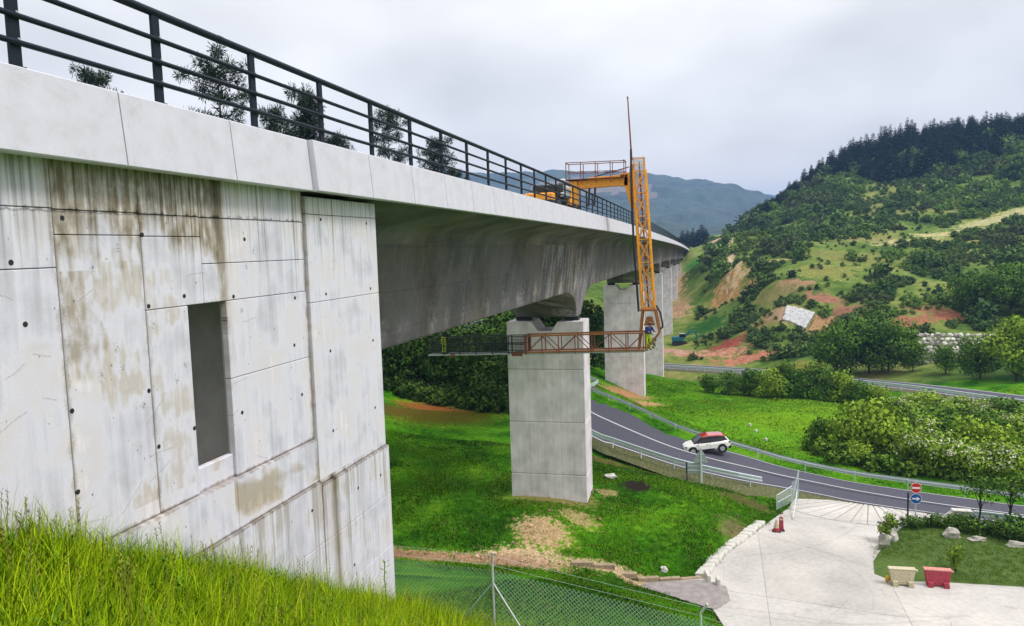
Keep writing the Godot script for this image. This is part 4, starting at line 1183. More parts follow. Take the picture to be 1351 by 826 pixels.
	hz.pipe(PackedVector3Array([Vector3(-3.62, -3.75, z + 0.3), Vector3(-3.38, -4.2, z + 0.3), Vector3(-3.25, -4.9, z + 0.3), Vector3(-3.28, -5.12, z + 0.3), Vector3(-3.5, -5.14, z + 0.3)]), 0.055, 8)
	obj("hose", hz, M.dark, t)
	# platform
	var pf := MB.new()
	pf.box(Vector3(-8.05, -6.62, z), Vector3(7.5, 0.10, 1.05), Basis(Vector3.BACK, 0.027), 0.01)
	var pf_o := obj("platform", pf, M.steel, t)
	var slope := func(x: float) -> float: return -6.64 + (x + 8.05) * 0.027
	for sz: float in [-0.52, 0.52]:
		var tr := MB.new()
		for y: float in [0.12, 1.15]: tr.bar(Vector3(-11.75, slope.call(-11.75) + y, z + sz), Vector3(-4.4, slope.call(-4.4) + y, z + sz), 0.09, 0.09, 0.01)
		obj("side_rail", tr, M.orange, pf_o)
		for k in 8:
			var x := -11.75 + k * 1.05
			var po := MB.new()
			var wd := 0.16 if k == 0 else 0.06
			po.bar(Vector3(x, slope.call(x), z + sz), Vector3(x, slope.call(x) + 1.2, z + sz), wd, wd)
			obj("stanchion", po, M.rust, pf_o)
			if k < 7:
				var dg := MB.new()
				var up := k % 2 == 0
				dg.bar(Vector3(x, slope.call(x) + (0.12 if up else 1.12), z + sz), Vector3(x + 1.05, slope.call(x) + (1.12 if up else 0.12), z + sz), 0.045, 0.045)
				obj("diagonal", dg, M.rust, pf_o)
	var ex := MB.new()
	ex.box(Vector3(-15.05, -6.80, z), Vector3(6.8, 0.08, 0.85), Basis(Vector3.BACK, 0.022), 0.01)
	var ex_o := obj("platform_extension", ex, M.steel, t)
	var s2 := func(x: float) -> float: return -6.80 + (x + 15.05) * 0.022
	for sz: float in [-0.43, 0.43]:
		var tr := MB.new()
		for y: float in [0.10, 0.6, 1.12]: tr.bar(Vector3(-18.42, s2.call(-18.42) + y, z + sz), Vector3(-11.8, s2.call(-11.8) + y, z + sz), 0.05, 0.05)
		for k in 7: tr.bar(Vector3(-18.4 + k * 1.1, s2.call(-18.4 + k * 1.1), z + sz), Vector3(-18.4 + k * 1.1, s2.call(-18.4 + k * 1.1) + 1.12, z + sz), 0.05, 0.05)
		obj("side_rail", tr, M.dark_steel, ex_o)
		var net := MB.new()
		var q := -18.4
		while q < -11.8:
			net.bar(Vector3(q, s2.call(q) + 0.1, z + sz), Vector3(q, s2.call(q) + 1.1, z + sz), 0.012, 0.012); q += 0.085
		for y in 11: net.bar(Vector3(-18.4, s2.call(-18.4) + 0.12 + y * 0.09, z + sz), Vector3(-11.8, s2.call(-11.8) + 0.12 + y * 0.09, z + sz), 0.012, 0.012)
		obj("mesh_panel", net, M.dark_steel, ex_o)
	for x: float in [-12.35, -16.7]:
		var rl := MB.new()
		for sz: float in [-0.46, 0.46]: rl.box(Vector3(x, s2.call(x) - 0.02, z + sz), Vector3(0.7 if x > -13 else 0.25, 0.22, 0.06), Basis.IDENTITY, 0.02)
		obj("roller_bracket", rl, M.rust, ex_o)
	for sx: float in [-0.10, 0.10]: pass

# ---------------------------------------------------------------- people
func body_mesh(bones: Array, cell: float, k: float) -> MB:
	var lo := Vector3.ONE * 1e9
	var hi := -lo
	for b in bones:
		for e in [[b[0], b[2]], [b[1], b[3]]]:
			lo = lo.min(e[0] - Vector3.ONE * (e[1] + 0.08)); hi = hi.max(e[0] + Vector3.ONE * (e[1] + 0.08))
	var nx := int((hi.x - lo.x) / cell) + 2
	var ny := int((hi.y - lo.y) / cell) + 2
	var nz := int((hi.z - lo.z) / cell) + 2
	var f := PackedFloat32Array()
	f.resize(nx * ny * nz); f.fill(1.0)
	for b in bones:
		var a: Vector3 = b[0]
		var ab: Vector3 = b[1] - a
		var l2 := maxf(ab.length_squared(), 1e-9)
		var rm := Vector3.ONE * (maxf(b[2], b[3]) + 0.10)
		var i0 := ((a.min(b[1]) - rm - lo) / cell).floor()
		var i1 := ((a.max(b[1]) + rm - lo) / cell).ceil()
		for z in range(maxi(0, int(i0.z)), mini(nz, int(i1.z) + 1)):
			for y in range(maxi(0, int(i0.y)), mini(ny, int(i1.y) + 1)):
				for x in range(maxi(0, int(i0.x)), mini(nx, int(i1.x) + 1)):
					var p := lo + Vector3(x, y, z) * cell
					var t := clampf((p - a).dot(ab) / l2, 0.0, 1.0)
					var d := (p - a - ab * t).length() - lerpf(b[2], b[3], t)
					var i := (z * ny + y) * nx + x
					var g := f[i]
					var h := clampf(0.5 + 0.5 * (g - d) / k, 0.0, 1.0)
					f[i] = lerpf(g, d, h) - k * h * (1.0 - h)
	var at := func(x: int, y: int, z: int) -> float: return f[(clampi(z, 0, nz - 1) * ny + clampi(y, 0, ny - 1)) * nx + clampi(x, 0, nx - 1)]
	var cellv := {}
	var cn := {}
	var cc := {}
	for z in nz - 1:
		for y in ny - 1:
			for x in nx - 1:
				var sum := Vector3.ZERO
				var cnt := 0
				var vals := PackedFloat32Array()
				for q in 8: vals.push_back(f[((z + (q >> 2)) * ny + y + ((q >> 1) & 1)) * nx + x + (q & 1)])
				for e in [[0, 1], [2, 3], [4, 5], [6, 7], [0, 2], [1, 3], [4, 6], [5, 7], [0, 4], [1, 5], [2, 6], [3, 7]]:
					var va := vals[e[0]]
					var vb := vals[e[1]]
					if (va < 0) != (vb < 0):
						var t := va / (va - vb)
						sum += Vector3(e[0] & 1, (e[0] >> 1) & 1, e[0] >> 2).lerp(Vector3(e[1] & 1, (e[1] >> 1) & 1, e[1] >> 2), t); cnt += 1
				if cnt == 0: continue
				var id := (z * ny + y) * nx + x
				var p := lo + (Vector3(x, y, z) + sum / cnt) * cell
				cellv[id] = p
				cn[id] = Vector3(at.call(x + 1, y, z) - at.call(x - 1, y, z), at.call(x, y + 1, z) - at.call(x, y - 1, z), at.call(x, y, z + 1) - at.call(x, y, z - 1)).normalized()
				var best := 1e9
				for b in bones:
					var ab: Vector3 = b[1] - b[0]
					var t: float = clampf((p - b[0]).dot(ab) / maxf(ab.length_squared(), 1e-9), 0.0, 1.0)
					var d: float = (p - b[0] - ab * t).length() - lerpf(b[2], b[3], t)
					if d < best: best = d; cc[id] = b[4]
	var mb := MB.new()
	for z in range(1, nz - 1):
		for y in range(1, ny - 1):
			for x in range(1, nx - 1):
				var i := (z * ny + y) * nx + x
				for ax in 3:
					var j: int = i + [1, nx, nx * ny][ax]
					if (f[i] < 0) == (f[j] < 0): continue
					var u: int = [nx, nx * ny, 1][ax]
					var w: int = [nx * ny, 1, nx][ax]
					var q := [i, i - u, i - u - w, i - w]
					if not (cellv.has(q[0]) and cellv.has(q[1]) and cellv.has(q[2]) and cellv.has(q[3])): continue
					mb.col = cc[q[0]]
					mb.smooth4(cellv[q[0]], cellv[q[1]], cellv[q[2]], cellv[q[3]], cn[q[0]], cn[q[1]], cn[q[2]], cn[q[3]])
	return mb
func make_person(label: String, at: Vector3, turn: float, lean: float, jacket: Color, pants: Color, helmet: Color) -> void:
	var skin := Color(0.45, 0.27, 0.19)
	var boot := Color(0.03, 0.025, 0.02)
	var hip := Vector3(0, 0.93, 0)
	var fw := Vector3(0, cos(lean), sin(lean))
	var chest := hip + fw * 0.36
	var neck := hip + fw * 0.56
	var bones := []
	bones.push_back([hip, hip + fw * 0.14, 0.15, 0.145, pants])
	bones.push_back([hip + fw * 0.16, chest, 0.14, 0.165, jacket])
	bones.push_back([chest + Vector3(-0.12, 0.1, 0), chest + Vector3(0.12, 0.1, 0), 0.11, 0.11, jacket])
	bones.push_back([neck - fw * 0.04, neck + fw * 0.08, 0.06, 0.055, skin])
	var hd := neck + fw * 0.19 + Vector3(0, 0.0, 0.03)
	bones.push_back([hd - Vector3(0, 0.05, -0.01), hd + Vector3(0, 0.05, 0), 0.08, 0.098, skin])
	bones.push_back([hd + Vector3(0, -0.01, 0.095), hd + Vector3(0, -0.03, 0.112), 0.012, 0.016, skin])
	for s: float in [-1.0, 1.0]:
		var kn := Vector3(0.12 * s, 0.50, 0.06)
		var an := Vector3(0.13 * s, 0.09, 0.0)
		bones.push_back([hip + Vector3(0.09 * s, -0.02, 0), kn, 0.105, 0.07, pants])
		bones.push_back([kn, an, 0.07, 0.05, pants])
		bones.push_back([an - Vector3(0, 0.03, 0.02), an + Vector3(0.01 * s, -0.045, 0.15), 0.05, 0.04, boot])
		var sh := chest + Vector3(0.19 * s, 0.12, 0)
		var el := sh + Vector3(0.07 * s, -0.20, 0.14)
		var wr := el + Vector3(-0.05 * s, 0.02, 0.24)
		bones.push_back([sh, el, 0.065, 0.05, jacket])
		bones.push_back([el, wr, 0.05, 0.036, jacket])
		bones.push_back([wr, wr + Vector3(-0.01 * s, -0.01, 0.07), 0.035, 0.038, skin])
		bones.push_back([hd + Vector3(0.09 * s, -0.01, 0), hd + Vector3(0.095 * s, 0.02, 0), 0.018, 0.018, skin])
	var mb := body_mesh(bones, 0.026, 0.03)
	mb.col = skin
	for s: float in [-1.0, 1.0]:
		var sh := chest + Vector3(0.19 * s, 0.12, 0)
		var palm := sh + Vector3(0.02 * s - 0.01 * s, -0.19, 0.45)
		for q in 4:
			var a := palm + Vector3((q - 1.5) * 0.019, 0.0, 0.02)
			var b := a + Vector3(0, 0.01, [0.035, 0.042, 0.04, 0.03][q])
			mb.cone(a, b, 0.010, 0.009, 5); mb.cone(b, b + Vector3(0, -0.03, 0.012), 0.009, 0.007, 5)
		mb.cone(palm + Vector3(-0.035 * s, 0, -0.03), palm + Vector3(-0.05 * s, -0.02, 0.02), 0.012, 0.009, 5)
	var m := plain(Color.WHITE, 0.8)
	m.vertex_color_use_as_albedo = true
	var t := thing("person", label, "person", at, "workers on the inspection platform")
	t.rotation.y = turn
	obj("body", mb, m, t)
	var hm := MB.new()
	for k in 6:
		var a0 := PI * 0.5 * k / 6.0
		var a1 := PI * 0.5 * (k + 1) / 6.0
		hm.cone(hd + Vector3(0, 0.03 + 0.10 * sin(a0), 0), hd + Vector3(0, 0.03 + 0.10 * sin(a1), 0), 0.118 * cos(a0), 0.118 * cos(a1) + 0.001, 14, k == 0)
	hm.cone(hd + Vector3(0, 0.028, 0.02), hd + Vector3(0, 0.036, 0.02), 0.135, 0.132, 14)
	obj("helmet", hm, plain(helmet, 0.4), t)

# ---------------------------------------------------------------- car
func loft(mb: MB, rings: Array, close_ends := true) -> void:
	var mid := Vector3.ZERO
	var cnt := 0
	for r in rings:
		for p in r: mid += p; cnt += 1
	for i in rings.size() - 1:
		var ci := Vector3.ZERO
		for p in rings[i]: ci += p
		for p in rings[i + 1]: ci += p
		ci /= float(rings[i].size() * 2)
		for k in rings[i].size():
			var k2: int = (k + 1) % rings[i].size()
			mb.flat4(rings[i][k], rings[i + 1][k], rings[i + 1][k2], rings[i][k2], ci)
	if close_ends:
		for e in [0, rings.size() - 1]:
			var r: Array = rings[e]
			var c := Vector3.ZERO
			for p in r: c += p
			c /= float(r.size())
			for k in r.size():
				var m := Vector3(-1 if e == 0 else 1, 0, 0)
				mb.tri(c, r[k], r[(k + 1) % r.size()], m, m, m)
func make_car(at: Vector3, turn: float, pitch: float) -> void:
	var t := thing("parked_car", "white hatchback with a red roof driving up the valley road", "car", at)
	t.name = "white_car"
	t.rotation = Vector3(0, turn, pitch)
	var white := plain(Color(0.90, 0.90, 0.87), 0.25)
	white.clearcoat_enabled = true
	var red := plain(Color(0.70, 0.12, 0.12), 0.12)
	red.clearcoat_enabled = true; red.clearcoat_roughness = 0.05
	var glass := plain(Color(0.03, 0.04, 0.05), 0.08)
	var black := plain(Color(0.035, 0.035, 0.04), 0.6)
	# stations from tail to nose: x, sill, shoulder, half width
	var st := [[-1.98, 0.42, 0.80, 0.66], [-1.90, 0.36, 0.92, 0.80], [-1.60, 0.30, 0.98, 0.87], [-0.9, 0.28, 0.97, 0.885], [0.0, 0.28, 0.95, 0.885], [0.7, 0.28, 0.95, 0.885], [1.2, 0.29, 0.91, 0.875], [1.65, 0.32, 0.83, 0.82], [1.9, 0.36, 0.72, 0.70], [1.99, 0.42, 0.62, 0.58]]
	var rings := []
	for s in st:
		var r := []
		for q in [[-0.90, 0.0], [-1.0, 0.22], [-1.0, 0.72], [-0.95, 0.9], [-0.84, 1.0], [0.84, 1.0], [0.95, 0.9], [1.0, 0.72], [1.0, 0.22], [0.90, 0.0]]:
			r.push_back(Vector3(s[0], lerpf(s[1], s[2], q[1]), s[3] * q[0]))
		rings.push_back(r)
	var b := MB.new()
	loft(b, rings)
	var body := obj("body", b, white, t)
	# glasshouse
	rings = []
	for s in [[-1.78, 0.92, 0.96, 0.70, 0.70], [-1.50, 0.94, 1.36, 0.76, 0.58], [-1.05, 0.94, 1.47, 0.79, 0.61], [-0.2, 0.93, 1.50, 0.80, 0.63], [0.35, 0.92, 1.44, 0.80, 0.62], [1.12, 0.88, 0.93, 0.76, 0.74]]:
		var r := []
		for q in [[-1.0, 0.0, 0], [-0.98, 0.5, 0], [-1.0, 0.93, 1], [-0.9, 1.0, 1], [0.9, 1.0, 1], [1.0, 0.93, 1], [0.98, 0.5, 0], [1.0, 0.0, 0]]:
			var w: float = lerpf(s[3], s[4], q[1])
			r.push_back(Vector3(s[0], lerpf(s[1], s[2], q[1]), w * q[0]))
		rings.push_back(r)
	var g := MB.new()
	loft(g, rings)
	obj("window", g, glass, t)
	var roof := MB.new()
	rings = []
	for s in [[-1.62, 1.33, 0.55], [-1.48, 1.40, 0.60], [-1.05, 1.485, 0.64], [-0.2, 1.515, 0.655], [0.36, 1.455, 0.64]]:
		rings.push_back([Vector3(s[0], s[1] - 0.07, -s[2]), Vector3(s[0], s[1], -s[2] * 0.88), Vector3(s[0], s[1] + 0.012, 0), Vector3(s[0], s[1], s[2] * 0.88), Vector3(s[0], s[1] - 0.07, s[2]), Vector3(s[0], s[1] - 0.075, 0)])
	loft(roof, rings)
	obj("roof", roof, red, t)
	for s: float in [-1.0, 1.0]:
		var pil := MB.new()
		pil.bar(Vector3(1.10, 0.93, 0.755 * s), Vector3(0.36, 1.42, 0.625 * s), 0.06, 0.06)
		pil.bar(Vector3(-0.25, 0.95, 0.805 * s), Vector3(-0.25, 1.44, 0.65 * s), 0.09, 0.04)
		obj("pillar", pil, black, t)
		var quarter := MB.new()
		quarter.prism(PackedVector2Array([Vector2(-1.74, 0.95), Vector2(-1.05, 0.95), Vector2(-1.28, 1.40), Vector2(-1.50, 1.37)]), Vector3(0, 0, 0.715 * s), Vector3(1, 0, 0), Vector3(0, 1, -0.17 * s), Vector3(0, 0, 1), 0.06)
		obj("rear_pillar", quarter, white, t)
		var mir := MB.new()
		mir.box(Vector3(0.75, 1.0, 0.96 * s), Vector3(0.12, 0.12, 0.18), Basis.IDENTITY, 0.03)
		obj("mirror", mir, red, t)
		var li := MB.new()
		li.box(Vector3(-1.86, 0.80, 0.70 * s), Vector3(0.16, 0.16, 0.24), Basis.IDENTITY, 0.03)
		obj("tail_light", li, plain(Color(0.25, 0.02, 0.02), 0.2), t)
		var hl := MB.new()
		hl.box(Vector3(1.78, 0.68, 0.66 * s), Vector3(0.26, 0.12, 0.22), Basis.IDENTITY, 0.03)
		obj("headlight", hl, glass, t)
		var door := MB.new()
		door.box(Vector3(-0.25, 0.66, 0.887 * s), Vector3(0.012, 0.56, 0.006))
		door.box(Vector3(0.78, 0.64, 0.885 * s), Vector3(0.012, 0.5, 0.006))
		door.box(Vector3(0.25, 0.36, 0.88 * s), Vector3(1.6, 0.14, 0.03), Basis.IDENTITY, 0.01)
		door.box(Vector3(0.0, 0.80, 0.895 * s), Vector3(0.18, 0.03, 0.02), Basis.IDENTITY, 0.006)
		obj("door_trim", door, black, body)
		for x: float in [-1.22, 1.28]:
			var arch := MB.new()
			arch.cone(Vector3(x, 0.34, 0.80 * s), Vector3(x, 0.34, 0.895 * s), 0.40, 0.40, 24)
			obj("wheel_arch", arch, black, body)
			var wh := MB.new()
			wh.cone(Vector3(x, 0.32, 0.70 * s), Vector3(x, 0.32, 0.912 * s), 0.32, 0.31, 28)
			var who := obj("wheel", wh, M.rubber, t)
			var rim := MB.new()
			rim.cone(Vector3(x, 0.32, 0.88 * s), Vector3(x, 0.32, 0.918 * s), 0.21, 0.20, 20)
			var rimo := obj("rim", rim, M.steel, who)
	var bp := MB.new()
	bp.box(Vector3(-1.90, 0.38, 0), Vector3(0.26, 0.26, 1.62), Basis.IDENTITY, 0.06)
	obj("rear_bumper", bp, black, t)
	var rw := MB.new()
	rw.face(Vector3(-1.80, 0.97, -0.62), Vector3(-1.80, 0.97, 0.62), Vector3(-1.535, 1.345, 0.52), Vector3(-1.535, 1.345, -0.52), Vector3(-0.8, 0.5, 0).normalized())
	obj("rear_window", rw, glass, t)
	var pl := MB.new()
	pl.box(Vector3(-1.985, 0.66, 0), Vector3(0.02, 0.11, 0.46))
	obj("number_plate", pl, plain(Color(0.8, 0.8, 0.78), 0.5), t)

# ---------------------------------------------------------------- small things of the yard and the road
func sign_disc(t: Node3D, called: String, at: Vector3, r: float, c: Color) -> MeshInstance3D:
	var mb := MB.new()
	mb.cone(at, at + Vector3(0, 0, 0.02), r, r, 32)
	var o := obj(called, mb, plain(c, 0.45), t)
	var rim := MB.new()
	for k in 32:
		var a := TAU * k / 32.0
		var b := TAU * (k + 1) / 32.0
		rim.face(at + Vector3(cos(a), sin(a), 0) * r * 0.92 + Vector3(0, 0, 0.023), at + Vector3(cos(b), sin(b), 0) * r * 0.92 + Vector3(0, 0, 0.023), at + Vector3(cos(b), sin(b), 0) * r * 0.995 + Vector3(0, 0, 0.023), at + Vector3(cos(a), sin(a), 0) * r * 0.995 + Vector3(0, 0, 0.023), Vector3.BACK)
	obj("rim", rim, M.sign_white, o)
	return o
func make_signs() -> void:
	M.sign_white = plain(Color(0.88, 0.88, 0.87), 0.5)
	var p := Vector3(13.0, -20.05, -56.2)
	var t := thing("road_sign", "red no entry disc above a blue right arrow disc on one post", "road sign", p)
	t.rotation.y = 0.05
	var po := MB.new()
	po.box(Vector3(0, 1.4, -0.04), Vector3(0.08, 3.4, 0.04), Basis.IDENTITY, 0.008)
	obj("post", po, M.galv, t)
	var no := sign_disc(t, "no_entry_disc", Vector3(0, 2.72, 0), 0.36, Color(0.78, 0.06, 0.13))
	var barw := MB.new()
	barw.box(Vector3(0, 2.72, 0.026), Vector3(0.52, 0.13, 0.008))
	obj("bar", barw, M.sign_white, no)
	var bl := sign_disc(t, "arrow_disc", Vector3(0, 1.96, 0), 0.36, Color(0.03, 0.30, 0.62))
	var ar := MB.new()
	ar.prism(PackedVector2Array([Vector2(-0.24, -0.05), Vector2(0.04, -0.05), Vector2(0.04, -0.15), Vector2(0.27, 0.0), Vector2(0.04, 0.15), Vector2(0.04, 0.05), Vector2(-0.24, 0.05)]), Vector3(0, 1.96, 0.026), Vector3.RIGHT, Vector3.UP, Vector3.BACK, 0.008)
	obj("arrow", ar, M.sign_white, bl)
	t = thing("marker_post", "thin dark post standing left of the no entry sign", "post", Vector3(12.55, -20.05, -56.4))
	po = MB.new()
	po.box(Vector3(0, 1.05, 0), Vector3(0.10, 2.4, 0.06), Basis.IDENTITY, 0.01)
	po.box(Vector3(0, 2.28, 0), Vector3(0.12, 0.05, 0.08), Basis.IDENTITY, 0.01)
	obj("post", po, M.dark_steel, t)
	# signs seen from behind
	p = on(-1.40, -58.95)
	t = thing("warning_sign", "grey back of a triangular warning sign beside the near guardrail", "road sign", p)
	t.rotation.y = 0.12
	po = MB.new()
	po.box(Vector3(0, 1.25, -0.03), Vector3(0.09, 3.2, 0.05), Basis.IDENTITY, 0.008)
	obj("post", po, M.galv, t)
	var tr := MB.new()
	tr.prism(PackedVector2Array([Vector2(-0.60, 1.72), Vector2(-0.53, 1.66), Vector2(0.53, 1.66), Vector2(0.60, 1.72), Vector2(0.05, 2.78), Vector2(-0.05, 2.78)]), Vector3(0, 0, -0.075), Vector3.RIGHT, Vector3.UP, Vector3.BACK, 0.02)
	var tro := obj("panel", tr, M.sign_back, t)
	var bk := MB.new()
	for y: float in [1.85, 2.35]: bk.box(Vector3(0, y, -0.06), Vector3(0.5, 0.04, 0.03))
	obj("bracket", bk, M.galv, tro)
	p = on(-1.95, -58.98)
	t = thing("panel_sign", "grey back of a rectangular sign panel on two posts by the guardrail", "road sign", p)
	t.rotation.y = 0.12
	for x: float in [-0.52, 0.62]:
		po = MB.new()
		po.box(Vector3(x, 0.65, 0), Vector3(0.08, 2.0, 0.05), Basis.IDENTITY, 0.008)
		obj("post", po, M.dark_steel if x < 0 else M.galv, t)
	var pn := MB.new()
	pn.box(Vector3(0, 1.12, -0.05), Vector3(1.25, 0.85, 0.03), Basis.IDENTITY, 0.01)
	var pno := obj("panel", pn, M.sign_back, t)
	bk = MB.new()
	for y: float in [0.95, 1.3]: bk.box(Vector3(0, y, -0.025), Vector3(1.2, 0.05, 0.03))
	obj("bracket", bk, M.galv, pno)
func plastic_barrier(called_label: String, at: Vector3, turn: float, m: Material, foot: Material) -> void:
	var t := thing("traffic_barrier", called_label, "traffic barrier", at, "plastic barriers at the edge of the yard")
	t.rotation.y = turn
	t.scale = Vector3(1.2, 1.0, 1.1)
	var mb := MB.new()
	mb.prism(PackedVector2Array([Vector2(-0.46, 0.0), Vector2(-0.24, 0.0), Vector2(-0.20, 0.07), Vector2(0.20, 0.07), Vector2(0.24, 0.0), Vector2(0.46, 0.0), Vector2(0.56, 0.90), Vector2(-0.56, 0.90)]), Vector3(0, 0, -0.10), Vector3.RIGHT, Vector3.UP, Vector3.BACK, 0.34)
	mb.prism(PackedVector2Array([Vector2(-0.46, 0.0), Vector2(-0.24, 0.0), Vector2(-0.22, 0.28), Vector2(-0.44, 0.28)]), Vector3(0, 0, 0.02), Vector3.RIGHT, Vector3.UP, Vector3.BACK, 0.46)
	mb.prism(PackedVector2Array([Vector2(0.24, 0.0), Vector2(0.46, 0.0), Vector2(0.44, 0.28), Vector2(0.22, 0.28)]), Vector3(0, 0, 0.02), Vector3.RIGHT, Vector3.UP, Vector3.BACK, 0.46)
	obj("body", mb, m, t)
	var rim := MB.new()
	rim.box(Vector3(0, 0.945, -0.10), Vector3(1.22, 0.09, 0.36), Basis.IDENTITY, 0.025)
	rim.box(Vector3(0.62, 0.86, -0.10), Vector3(0.16, 0.10, 0.14), Basis.IDENTITY, 0.02)
	obj("top_rim", rim, foot, t)
	var rib := MB.new()
	for x: float in [-0.34, 0.34]: rib.box(Vector3(x, 0.52, 0.062), Vector3(0.07, 0.6, 0.03), Basis.IDENTITY, 0.01)
	rib.box(Vector3(0, 0.24, 0.062), Vector3(0.75, 0.06, 0.03), Basis.IDENTITY, 0.01)
	obj("rib", rib, m, t)
func rock_mesh(seed_: int, size: Vector3) -> ArrayMesh:
	var f := FastNoiseLite.new()
	f.seed = seed_; f.frequency = 0.9; f.fractal_octaves = 2
	var mb := MB.new()
	var p := func(i: int, j: int) -> Vector3:
		var a := TAU * i / 9.0
		var b := PI * (float(j) / 6.0 - 0.5)
		var d := Vector3(cos(a) * cos(b), sin(b), sin(a) * cos(b))
		return d * (1.0 + f.get_noise_3dv(d * 1.3) * 0.75) * size * 0.5
	for i in 9:
		for j in 6: mb.flat4(p.call(i, j), p.call(i + 1, j), p.call(i + 1, j + 1), p.call(i, j + 1), Vector3.ZERO)
	return mb.mesh()
func rock(label: String, at: Vector3, size: Vector3, seed_: int, m: Material) -> void:
	var o := obj_mesh("rock", rock_mesh(seed_, size), m, null, at + Vector3(0, size.y * 0.30, 0))
	tag(o, label, "rock")
func wire_net(mb: MB, a: Vector3, b: Vector3, h: float, pitch: float, r: float) -> void:
	# diamond netting between two posts: a, b are the bottom corners
	var l := Vector2(b.x - a.x, b.z - a.z).length()
	for dirn: float in [-1.0, 1.0]:
		var k := -h
		while k < l:
			var u0 := k
			var v0 := 0.0
			var u1 := k + h
			var v1 := h
			if u0 < 0: v0 = -u0; u0 = 0
			if u1 > l: v1 = h - (u1 - l); u1 = l
			if u1 > u0 + 0.01:
				if dirn < 0: u0 = l - u0; u1 = l - u1
				var p := a.lerp(b, u0 / l) + Vector3(0, v0, 0)
				var q := a.lerp(b, u1 / l) + Vector3(0, v1, 0)
				mb.cone(p, q, r, r, 3, false)
			k += pitch
func make_fences() -> void:
	var t := thing("chain_link_fence", "green chain link fence with galvanised posts below the grass bank", "fence")
	var posts := [[Vector3(-6.98, -8.85, -14.66), 0.0], [Vector3(-4.50, -8.75, -14.30), 0.0], [Vector3(-0.42, -10.25, -16.0), 0.22], [Vector3(3.8, -12.2, -17.6), 0.0]]
	var net := MB.new()
	for i in 3:
		var a: Vector3 = posts[i][0]
		var b: Vector3 = posts[i + 1][0]
		wire_net(net, a + Vector3(0, 0.15, 0), b + Vector3(0, 0.15, 0), 2.05, 0.095, 0.0075)
	var no := obj("wire_mesh", net, M.fence_wire, t)
	no.set_meta("kind", "stuff")
	for i in 4:
		var a: Vector3 = posts[i][0]
		var top := a + Vector3(0, 2.35, 0)
		var mb := MB.new()
		mb.cone(a - Vector3(0, 0.4, 0), top, 0.026, 0.026, 12)
		mb.cone(top, top + Vector3(0.03 + posts[i][1] * 0.5, 0.24, 0.03), 0.026, 0.026, 12)
		obj("post", mb, M.galv_post, t)
		if i == 1:
			for e in [Vector3(0.68, -1.05, 0.05), Vector3(-0.9, -1.1, 0.18)]:
				var br := MB.new()
				br.cone(top - Vector3(0, 0.42, 0), a + Vector3(0, 1.95, 0) + e * 1.9, 0.019, 0.019, 10)
				obj("brace", br, M.galv_post if e.x > 0 else M.fence_wire, t)
	for h: float in [2.30, 2.50]:
		var w := MB.new()
		for i in 3: w.cone(posts[i][0] + Vector3(0, h, 0), posts[i + 1][0] + Vector3(0, h, 0), 0.0022, 0.0022, 3, false)
		obj("strand", w, M.galv, t)
	# gate frame by the yard entrance
	var g := thing("mesh_gate", "bent wire mesh gate leaning at the yard entrance by the guardrail", "gate", Vector3(5.2, -19.95, -58.6))
	var f := MB.new()
	var pa := Vector3(0.55, 0, -1.7)
	var pb := Vector3(-1.15, 0, 0.9)
	f.bar(pa, pa + Vector3(0.05, 2.3, 0), 0.07, 0.07)
	f.bar(pa + Vector3(-0.5, 0, 0.7), pa + Vector3(0.05, 2.3, 0), 0.05, 0.05)
	f.bar(pa + Vector3(-0.5, 0, 0.7), pa + Vector3(-0.5, 1.3, 0.7), 0.05, 0.05)
	f.bar(pb, pb + Vector3(0, 1.15, 0), 0.06, 0.06)
	f.bar(pb + Vector3(0, 1.1, 0), pa + Vector3(-0.5, 1.25, 0.7), 0.05, 0.05)
	f.bar(pb + Vector3(0, 0.55, 0), pa + Vector3(-0.5, 0.6, 0.7), 0.04, 0.04)
	f.bar(pb + Vector3(1.0, 0.0, 1.6), pa + Vector3(-0.1, 0.8, 0.5), 0.06, 0.06)
	obj("frame", f, M.galv, g)
	var gn := MB.new()
	wire_net(gn, pb, pa + Vector3(-0.5, 0, 0.7), 1.15, 0.12, 0.006)
	wire_net(gn, pa + Vector3(-0.5, 0, 0.7), pa, 1.6, 0.12, 0.006)
	obj("wire_mesh", gn, M.galv, g).set_meta("kind", "stuff")
var ISLAND := PackedVector2Array([Vector2(8.6, -47.4), Vector2(8.9, -49.4), Vector2(9.7, -51.3), Vector2(11.0, -54.0), Vector2(12.2, -56.3), Vector2(14.4, -57.6), Vector2(18.6, -57.2), Vector2(26, -55.2), Vector2(26, -48.6), Vector2(17.0, -47.2), Vector2(12.5, -47.0), Vector2(9.4, -46.6)])
